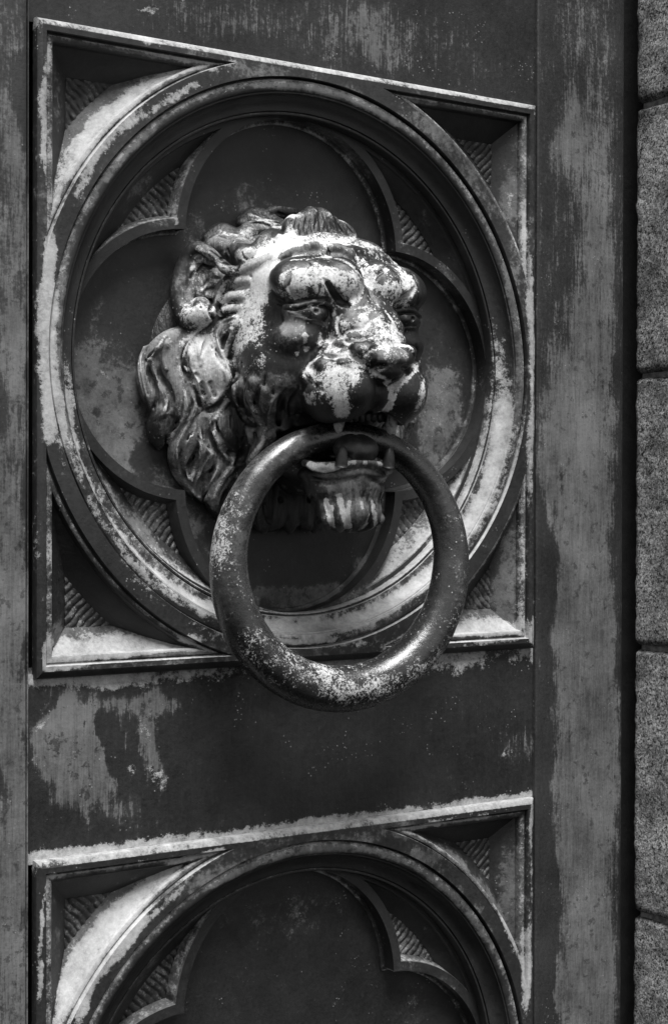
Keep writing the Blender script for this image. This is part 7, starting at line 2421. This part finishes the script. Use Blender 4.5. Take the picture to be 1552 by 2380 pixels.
 (-.0613,.0478,.0445,.0028,-.4,0),
 (-.0603,.0508,.0441,.0028,-.4,0),
 (-.0613,.0567,.0433,.0028,-.4,0),
 (-.0619,.0621,.0426,.0028,-.4,0),
 (-.0613,.0657,.0421,.0028,-.4,0),
 (-.0619,.071,.0413,.0028,-.4,0),
 (-.0593,.0705,.042,.0028,-.4,0),
 (-.0589,.0735,.0422,.0028,-.4,0),
 (-.0562,.073,.0429,.0028,-.4,0),
 (-.0554,.0753,.0432,.0028,-.4,0),
 (-.0531,.0754,.0438,.0028,-.4,0),
 (-.0511,.076,.0443,.0028,-.4,0),
 (-.0496,.0773,.0448,.0028,-.4,0),
 (-.0476,.0785,.0453,.0028,-.4,0),
 (-.0453,.0791,.0458,.0028,-.4,0),
 (-.0426,.0792,.0465,.0028,-.4,0),
 (-.0578,.0422,.0804,.0036,-.3,0),
 (-.056,.0429,.0815,.0036,-.3,0),
 (-.0539,.043,.0828,.0036,-.3,0),
 (-.0525,.0443,.0839,.0036,-.3,0),
 (-.0507,.0449,.0851,.0036,-.3,0),
 (-.0485,.045,.0864,.0036,-.3,0),
 (-.0469,.0463,.0868,.0036,-.3,0),
 (-.0445,.0464,.0874,.0036,-.3,0),
 (-.0422,.0465,.088,.0036,-.3,0),
 (-.0394,.046,.0887,.0036,-.3,0),
 (-.037,.0461,.0892,.0036,-.3,0),
 (-.0346,.0462,.0898,.0036,-.3,0),
 (-.0325,.0474,.0898,.0036,-.3,0),
 (-.0293,.047,.09,.0036,-.3,0),
 (-.0272,.0482,.0899,.0036,-.3,0),
 (-.0243,.0483,.0901,.0036,-.3,0),
 (-.0162,.051,.0885,.0034,-.3,0),
 (-.0152,.0534,.0878,.0034,-.3,0),
 (-.0129,.054,.0874,.0034,-.3,0),
 (-.0103,.0541,.0872,.0034,-.3,0),
 (-.0085,.0553,.0867,.0034,-.3,0),
 (-.0062,.056,.0863,.0034,-.3,0),
 (-.0044,.0572,.0859,.0034,-.3,0),
 (-.0032,.0584,.0844,.0034,-.3,0),
 (-.0016,.059,.0831,.0034,-.3,0),
 (-.0096,.0733,.0793,.0034,-.3,0),
 (-.0407,.0771,.0745,.0026,-.25,0),
 (-.0381,.0772,.0744,.0026,-.25,0),
 (-.0355,.0772,.0744,.0026,-.25,0),
 (-.0334,.0779,.0743,.0026,-.25,0),
 (-.0312,.0785,.0742,.0026,-.25,0),
 (-.029,.0791,.074,.0026,-.25,0),
 (-.0272,.0803,.0738,.0026,-.25,0),
 (-.0262,.0821,.0728,.0026,-.25,0),
 (-.0247,.0833,.0718,.0026,-.25,0),
 (-.0237,.085,.0708,.0026,-.25,0),
 (-.0223,.0862,.0698,.0026,-.25,0),
 (.0116,.0543,.0876,.0032,-.3,0),
 (.0149,.0533,.0874,.0032,-.3,0),
 (.0191,.0511,.0874,.0032,-.3,0),
 (.0216,.0512,.0871,.0032,-.3,0),
 (.0249,.0501,.0869,.0032,-.3,0),
 (.0283,.0491,.0867,.0032,-.3,0),
 (.0144,.0722,.0813,.0032,-.3,0),
 (.0142,.0762,.0792,.0032,-.3,0),
 (-.0018,.0832,.0541,.0026,-.35,0),
 (-.0038,.0854,.0515,.0026,-.35,0),
 (-.0054,.0871,.0491,.0026,-.35,0),
 (-.0066,.0882,.0467,.0026,-.35,0),
 (-.0092,.0893,.0449,.0026,-.35,0),
 (-.0119,.0904,.0431,.0026,-.35,0),
 (-.0252,.0906,.0323,.005,-.45,0),
 (-.0238,.0924,.0319,.005,-.45,0),
 (-.0224,.0941,.0316,.005,-.45,0),
 (-.0261,.0952,.0181,.0028,-.4,0),
 (-.0246,.0969,.018,.0028,-.4,0),
 (-.0226,.0981,.018,.0028,-.4,0),
 (-.0206,.0993,.0181,.0028,-.4,0),
 (-.0412,.0814,.0077,.003,-.5,0),
 (-.035,.0903,.0088,.0034,-.55,0),
 (-.0304,.1061,.006,.0034,-.5,0),
 (-.0293,.1078,.0046,.0034,-.5,0),
 (-.0505,.087,-.0055,.004,-.6,0),
 (-.0505,.0876,-.0077,.004,-.6,0),
 (-.0505,.0882,-.0098,.004,-.6,0),
 (-.0398,.0989,-.0053,.0024,-.5,0),
 (-.0388,.1013,-.0056,.0024,-.5,0),
 (-.0375,.103,-.0058,.0024,-.5,0),
 (-.0542,.0745,-.0205,.004,-.35,0),
 (-.0534,.0745,-.0229,.004,-.35,0),
 (-.0535,.0757,-.0254,.004,-.35,0),
 (-.0674,.0692,.0636,.0026,-.3,0),
 (-.0683,.0698,.0612,.0026,-.3,0),
 (-.0684,.0692,.0589,.0026,-.3,0),
 (-.0682,.068,.0568,.0026,-.3,0),
 (-.0483,.0769,.0707,.002,.3,0),
 (-.0485,.078,.0678,.002,.3,0),
 (.0114,.0824,.0692,.0034,-.4,0),
 (.0097,.0852,.0663,.0034,-.4,0),
 (.0097,.0858,.0637,.0034,-.4,0),
 (.0764,.0183,.0903,.0028,-.3,0),
 (.0451,.0634,.0812,.0028,-.3,0),
 (.0431,.0691,.0791,.0028,-.3,0),
 (.0423,.073,.0772,.0028,-.3,0),
 (.0419,.0764,.0755,.0028,-.3,0),
 (-.0096,.0973,.0309,.003,-.25,0),
 (-.0073,.0973,.0322,.003,-.25,0),
 (-.0055,.0979,.0334,.003,-.25,0),
 (-.0028,.0974,.0347,.003,-.25,0),
 (-.018,.1154,.0015,.004,-.2,0),
 (-.0161,.1159,-.0003,.004,-.2,0),
 (-.0147,.1171,-.0021,.004,-.2,0),
 (-.0472,.097,-.0242,.01,.45,.4),
 (-.0495,.0905,-.0148,.008,.35,.4),
 (-.0362,.1065,-.0152,.01,.5,.4),
 (-.0381,.0868,.0061,.008,.5,.4),
 (-.0254,.1101,.0014,.008,.4,.4),
 (-.0525,.0769,-.0123,.006,.5,.4),
 (.0047,.0901,.0454,.008,.3,.4),
 (-.0193,.0982,.0247,.01,.5,.4),
 (.0392,.083,.0485,.006,.4,.4),
 (-.1214,-.0138,.0098,.008,.35,.6),
 (-.1128,-.007,.0152,.01,.4,.6),
 (-.0733,-.0098,.1016,.01,.35,.6),
 (-.0628,.0029,.0991,.01,.35,.6),
 (-.0802,.0141,.0843,.008,.3,.6),
 (-.0997,-.0156,.0661,.01,.3,.6),
 (-.0764,-.0155,.1048,.008,.25,.6),
 (-.0137,.0743,-.095,.014,0,.52),  # lit grey of the chin, painted as film
 (-.0269,.068,-.0922,.01,0,.45),
 (.0063,.0771,-.092,.01,0,.5),
 (-.0121,.072,-.1058,.012,0,.5),
 (.0136,.0733,-.1042,.01,0,.48),
 (-.0225,.0693,-.1051,.008,0,.4),
 (-.0062,.0762,-.1202,.012,0,.42),
 (.021,.0694,-.124,.008,0,.42),
 (-.0267,.0621,-.1138,.0024,.9,.3),
 (-.0263,.0621,-.1152,.0024,.9,.3),
 (-.0263,.0627,-.1167,.0024,.9,.3),
 (-.0262,.0633,-.1181,.0024,.9,.3),
 (-.0262,.0639,-.1196,.0024,.9,.3),
 (-.0262,.0645,-.121,.0024,.9,.3),
 (-.0259,.0645,-.1224,.0024,.9,.3),
 (-.026,.0651,-.1239,.0024,.9,.3),
 (-.0257,.0651,-.1253,.0024,.9,.3),
 (-.0254,.0651,-.1268,.0024,.9,.3),
 (-.0259,.0663,-.1282,.0024,.9,.3),
 (-.0256,.0663,-.1296,.0024,.9,.3),
 (-.024,.0651,-.1311,.0024,.9,.3),
 (-.0219,.0634,-.1326,.0024,.9,.3),
 (-.0203,.0623,-.134,.0024,.9,.3),
 (-.0191,.0694,-.1102,.0026,.9,.3),
 (-.0179,.0683,-.1116,.0026,.9,.3),
 (-.0184,.0694,-.1131,.0026,.9,.3),
 (-.018,.0694,-.1145,.0026,.9,.3),
 (-.018,.07,-.1159,.0026,.9,.3),
 (-.0177,.07,-.1174,.0026,.9,.3),
 (-.0173,.0701,-.1188,.0026,.9,.3),
 (-.0172,.0706,-.1201,.0026,.9,.3),
 (-.0171,.0712,-.1213,.0026,.9,.3),
 (-.0166,.0712,-.1225,.0026,.9,.3),
 (-.0161,.0713,-.1238,.0026,.9,.3),
 (-.0156,.0713,-.125,.0026,.9,.3),
 (-.0151,.0713,-.1262,.0026,.9,.3),
 (-.0143,.0707,-.1275,.0026,.9,.3),
 (-.0135,.0702,-.1288,.0026,.9,.3),
 (-.0131,.0702,-.1301,.0026,.9,.3),
 (-.012,.069,-.1315,.0026,.9,.3),
 (-.0112,.0685,-.1328,.0026,.9,.3),
 (-.01,.0673,-.1342,.0026,.9,.3),
 (.0123,.0721,-.1166,.0024,.85,.3),
 (.0133,.0709,-.1181,.0024,.85,.3),
 (.0127,.0721,-.1195,.0024,.85,.3),
 (.0121,.0732,-.121,.0024,.85,.3),
 (.0124,.0732,-.1225,.0024,.85,.3),
 (.0134,.0721,-.1239,.0024,.85,.3),
 (.0144,.071,-.1254,.0024,.85,.3),
 (.0153,.0704,-.1269,.0024,.85,.3),
 (.0157,.0704,-.1283,.0024,.85,.3),
 (.0162,.0705,-.1298,.0024,.85,.3),
 (.0166,.0705,-.1313,.0024,.85,.3),
 (.0187,.0682,-.1328,.0024,.85,.3),
]
RING_FILM_SHEEN = [  # grey film; soft highlights painted in at upper left and lower right
 (-.116,-.1431,.0194,.0603,.35),
 (.0988,-.2076,.0279,.0366,.3),
 (-.0705,-.0855,.0364,.0205,.75),
 (-.1023,-.1196,.0197,.0404,.7),
 (-.042,-.0627,.029,.0138,.65),
 (-.114,-.1666,.0156,.0402,.25),
 (.1034,-.1748,.028,.0587,.3),
 (.0846,-.1015,.0275,.0364,.15),
 (.018,-.2544,.1306,.0177,.25),
]
RING_CRUST = [
 (-.0035,-.2532,.0856,.0176,.12),
 (-.1178,-.1933,.0155,.0402,.06),
 (.018,-.2402,.0871,.0142,.12),
 (-.0456,-.2371,.0413,.0207,.14),
 (.0851,-.2363,.0276,.0292,.16),
 (-.1121,-.1196,.0101,.0201,.38),
 (-.116,-.1397,.0093,.0201,.42),
 (-.1198,-.1597,.0078,.0201,.36),
 (-.1024,-.1095,.0079,.0101,.3),
 (-.1081,-.17,.0078,.0134,.3),
 (-.1061,-.1936,.0118,.0202,.24),
 (-.0922,-.2212,.0119,.0169,.26),
 (-.0701,-.2358,.0243,.0171,.3),
 (-.0373,-.2583,.0374,.0139,.36),
 (-.0035,-.2638,.0385,.0155,.34),
 (-.0162,-.2735,.0296,.0056,.3),
 (.0312,-.2587,.0264,.0143,.34),
 (.0668,-.2427,.0226,.0145,.4),
 (.0942,-.2184,.0185,.0219,.38),
 (.1081,-.2006,.0122,.0147,.32),
 (.1152,-.2156,.0085,.0148,.34),
]
# ------------------------------------------------------------------ lion head
FV = np.concatenate([V, V[-2::-1]], 0)
FL = np.concatenate([LAB, LAB[-2::-1]], 0)
VP, VQ = surfnet(FV)
VQ = VQ[:, ::-1].copy()
ii = np.clip(np.round(VP).astype(int), 0, np.array(FV.shape) - 1)
def samp(A, p):
    p = np.clip(p, 0, np.array(A.shape) - 1.001); i = p.astype(int); f = (p - i)
    r = 0
    for a in (0, 1):
        for b in (0, 1):
            for c in (0, 1):
                wgt = (f[:, 0] if a else 1 - f[:, 0]) * (f[:, 1] if b else 1 - f[:, 1]) * (f[:, 2] if c else 1 - f[:, 2])
                r = r + wgt * A[i[:, 0] + a, i[:, 1] + b, i[:, 2] + c]
    return r
def lapl(k):
    s = 0
    for ax in range(3):
        for sg in (-k, k):
            q = VP.copy(); q[:, ax] += sg; s = s + samp(FV, q)
    return (s / 6 - samp(FV, VP)) / (k * H)
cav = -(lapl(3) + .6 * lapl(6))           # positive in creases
co = VP * H + np.array([X0, D0, Z0])
lab = FL[ii[:, 0], ii[:, 1], ii[:, 2]]
lab[lab == 0] = 2
e = .6
nrm = np.stack([samp(FV, VP + e * np.eye(3)[a]) - samp(FV, VP - e * np.eye(3)[a]) for a in range(3)], 1)
nrm /= np.maximum(np.linalg.norm(nrm, axis=1), 1e-9)[:, None]
# the far side of the casting is a little narrower
far = co[:, 0] > .075
co[far, 0] = .075 + (co[far, 0] - .075) * .86
wc = np.zeros(len(co)); wf = np.zeros(len(co))
for x, d, z, r, c, f in LION_WEAR_LIGHT:
    for sx in ((1, -1) if (abs(x) > .012 and d < .04 and r > .003) else (1,)):
        R_ = r * 1.7
        m_ = np.nonzero((np.abs(co[:, 0] - sx * x) < R_) & (np.abs(co[:, 2] - z) < R_) & (np.abs(co[:, 1] - d) < R_))[0]
        p_ = co[m_]
        q = np.sqrt((p_[:, 0] - sx * x) ** 2 + (p_[:, 1] - d) ** 2 + (p_[:, 2] - z) ** 2) / (r * 1.15)
        g = S1(np.clip(1.45 - q, 0, 1))
        if c < 0:
            wc[m_] += g * c; continue
        wc[m_] = np.maximum(wc[m_], (wc[m_] * .35 if r > .003 else 0) + g * c)
        wf[m_] = np.maximum(wf[m_], g * f)
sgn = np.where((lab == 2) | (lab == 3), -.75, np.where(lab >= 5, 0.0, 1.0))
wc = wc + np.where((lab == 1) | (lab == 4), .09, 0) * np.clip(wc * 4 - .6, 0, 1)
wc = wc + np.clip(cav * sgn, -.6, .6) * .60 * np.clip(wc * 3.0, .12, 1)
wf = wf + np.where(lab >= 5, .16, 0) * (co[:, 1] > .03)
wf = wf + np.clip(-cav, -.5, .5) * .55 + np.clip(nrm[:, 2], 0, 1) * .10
head = empty('lion_head', (0, -DP, 0), 'weathered bronze lion head with open jaws holding a heavy ring', 'door knocker')
NAMES = {1: ['face'], 2: ['mane'], 3: ['ear', 'ear'], 4: ['muzzle'], 5: ['lower_jaw'], 6: ['beard']}
# smooth the label map a little by majority over each face
fl = lab[VQ]
facelab = np.where(fl[:, 1] == fl[:, 2], fl[:, 1], fl[:, 0])
def submesh(name, fm):
    q = VQ[fm]
    u, inv = np.unique(q, return_inverse=True)
    q = inv.reshape(q.shape)
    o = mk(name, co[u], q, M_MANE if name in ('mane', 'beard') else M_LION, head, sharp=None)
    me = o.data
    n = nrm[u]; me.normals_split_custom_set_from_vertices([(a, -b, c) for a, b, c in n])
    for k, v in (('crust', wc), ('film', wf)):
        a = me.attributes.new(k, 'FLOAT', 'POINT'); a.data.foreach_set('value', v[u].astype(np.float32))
    return o
cx_ = co[VQ].mean(1)[:, 0]
for k, ns in NAMES.items():
    m = facelab == k
    if len(ns) == 2:
        submesh(ns[0], m & (cx_ < 0)); submesh(ns[1], m & (cx_ >= 0))
    else: submesh(ns[0], m)
def pt(c, f):
    return lambda P, N: dict(crust=np.full(len(P), c) + .35 * np.clip(N[:, 2], 0, 1), film=np.full(len(P), f))
def tooth(name, base, tip, r0, bend, n=14, m=9, flat=1.0, c=.0, f=.2, pw=2.2):
    base = np.array(base); tip = np.array(tip); V = []; F = []
    ax = tip - base; L = np.linalg.norm(ax); ax = ax / L
    u = np.cross(ax, [0, 1, 0]); u /= np.linalg.norm(u); v = np.cross(ax, u)
    for i in range(m):
        t = i / (m - 1); r = r0 * math.sqrt(max(1 - t ** pw, 0.0)) * (1 - .15 * t)
        c0 = base + ax * L * t + np.array(bend) * t * t
        for j in range(n):
            a = 2 * math.pi * j / n; V.append(c0 + u * r * math.cos(a) + v * r * flat * math.sin(a))
    for i in range(m - 1):
        for j in range(n): F.append((i * n + j, i * n + (j + 1) % n, (i + 1) * n + (j + 1) % n, (i + 1) * n + j))
    F.append(tuple(range(n)))
    return mk(name, V, F, M_TOOTH, head, sharp=None, paint=pt(c, f))
for s in (-1, 1):
    tooth('lower_canine', (s * .0232, .078, -.0865), (s * .0232, .0820, -.0690), .0052, (0, -.002, 0), pw=3.2)
    tooth('upper_canine', (s * .0262, .080, -.0440), (s * .0256, .0775, -.0605), .0054, (0, 0, 0), c=.52, pw=3.0)
for x in (-.0138, -.0047, .0047, .0138):
    tooth('incisor', (x, .0725, -.089), (x, .0750, -.0785), .0046, (0, 0, 0), flat=.7, c=.0, f=.1, pw=7)
for x in (-.0155, -.0092, -.0030, .0032, .0094, .0156):
    tooth('upper_incisor', (x, .078, -.0435), (x, .0775, -.0510), .0034, (0, 0, 0), flat=.8, c=.0, f=.0, pw=5)
def blob_mesh(c, r, nu=32, nv=18, tilt=0.0):
    V = []; F = []
    for i in range(nv + 1):
        t = math.pi * i / nv
        for j in range(nu):
            a = 2 * math.pi * j / nu
            x = r[0] * math.sin(t) * math.cos(a); d = r[1] * math.sin(t) * math.sin(a); z = r[2] * math.cos(t)
            z += tilt * d - .12 * r[2] * math.exp(-(x / .003) ** 2) * (1 if z > 0 else 0)
            V.append((c[0] + x, c[1] + d, c[2] + z))
    for i in range(nv):
        for j in range(nu): F.append((i * nu + j, i * nu + (j + 1) % nu, (i + 1) * nu + (j + 1) % nu, (i + 1) * nu + j))
    return V, F
V_, F_ = blob_mesh((0, .0655, -.0720), (.0200, .0165, .0130), tilt=-.10)
mk('tongue', V_, F_, M_TOOTH, head, sharp=None, paint=pt(0, .25))

# ------------------------------------------------------------------ the ring
ring = empty('knocker_ring', (-.0027, -.0527, -.0607), 'thick worn bronze ring hanging from the jaws of the lion head', 'ring')
rx0, ry0, rz0, ryaw, rtilt, RRx, RRz, rr0, rr1 = -.0027, -.0527, -.1644, -.1071, .009, .1034, .1037, .0152, .0038
V_ = []; NA, NB = 420, 56
for i in range(NA):
    a = 2 * math.pi * i / NA; r = rr0 - rr1 * math.sin(a)
    for j in range(NB):
        b = 2 * math.pi * j / NB
        rad = r + .00045 * noise.noise(Vector((math.cos(a) * 5, math.sin(a) * 5, math.cos(b) * 1.5 + math.sin(b)))) + .00015 * noise.noise(Vector((math.cos(a) * 30, math.sin(a) * 30, b * 3)))
        # the fine crack near the jaw
        u = (a - math.radians(110.5)) * RRx; vv = (b - math.radians(292)) * r
        if abs(u) < .011: 
            cr = vv - (.35 * u + .0006 * math.sin(u * 900)); rad -= .0010 * math.exp(-(cr / .0006) ** 2) * min(1, (.011 - abs(u)) / .004)
        uu = (RRx + rad * math.cos(b)) * math.cos(a); ww = (RRz + rad * math.cos(b)) * math.sin(a); n_ = rad * math.sin(b)
        V_.append((rx0 + uu * math.cos(ryaw) - n_ * math.sin(ryaw), -(ry0 + uu * math.sin(ryaw) + n_ * math.cos(ryaw)), rz0 + ww))
F_ = [(i * NB + j, ((i + 1) % NA) * NB + j, ((i + 1) % NA) * NB + (j + 1) % NB, i * NB + (j + 1) % NB) for i in range(NA) for j in range(NB)]
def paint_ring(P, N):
    f = .20 + blobs(P, RING_FILM_SHEEN); c = blobs(P, RING_CRUST)
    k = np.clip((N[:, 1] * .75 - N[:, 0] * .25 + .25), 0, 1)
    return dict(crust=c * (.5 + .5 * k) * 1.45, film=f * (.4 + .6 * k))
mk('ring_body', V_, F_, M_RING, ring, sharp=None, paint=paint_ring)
# the jaw strap that the ring turns in, hidden inside the mouth
print('script', time.time() - _T0)
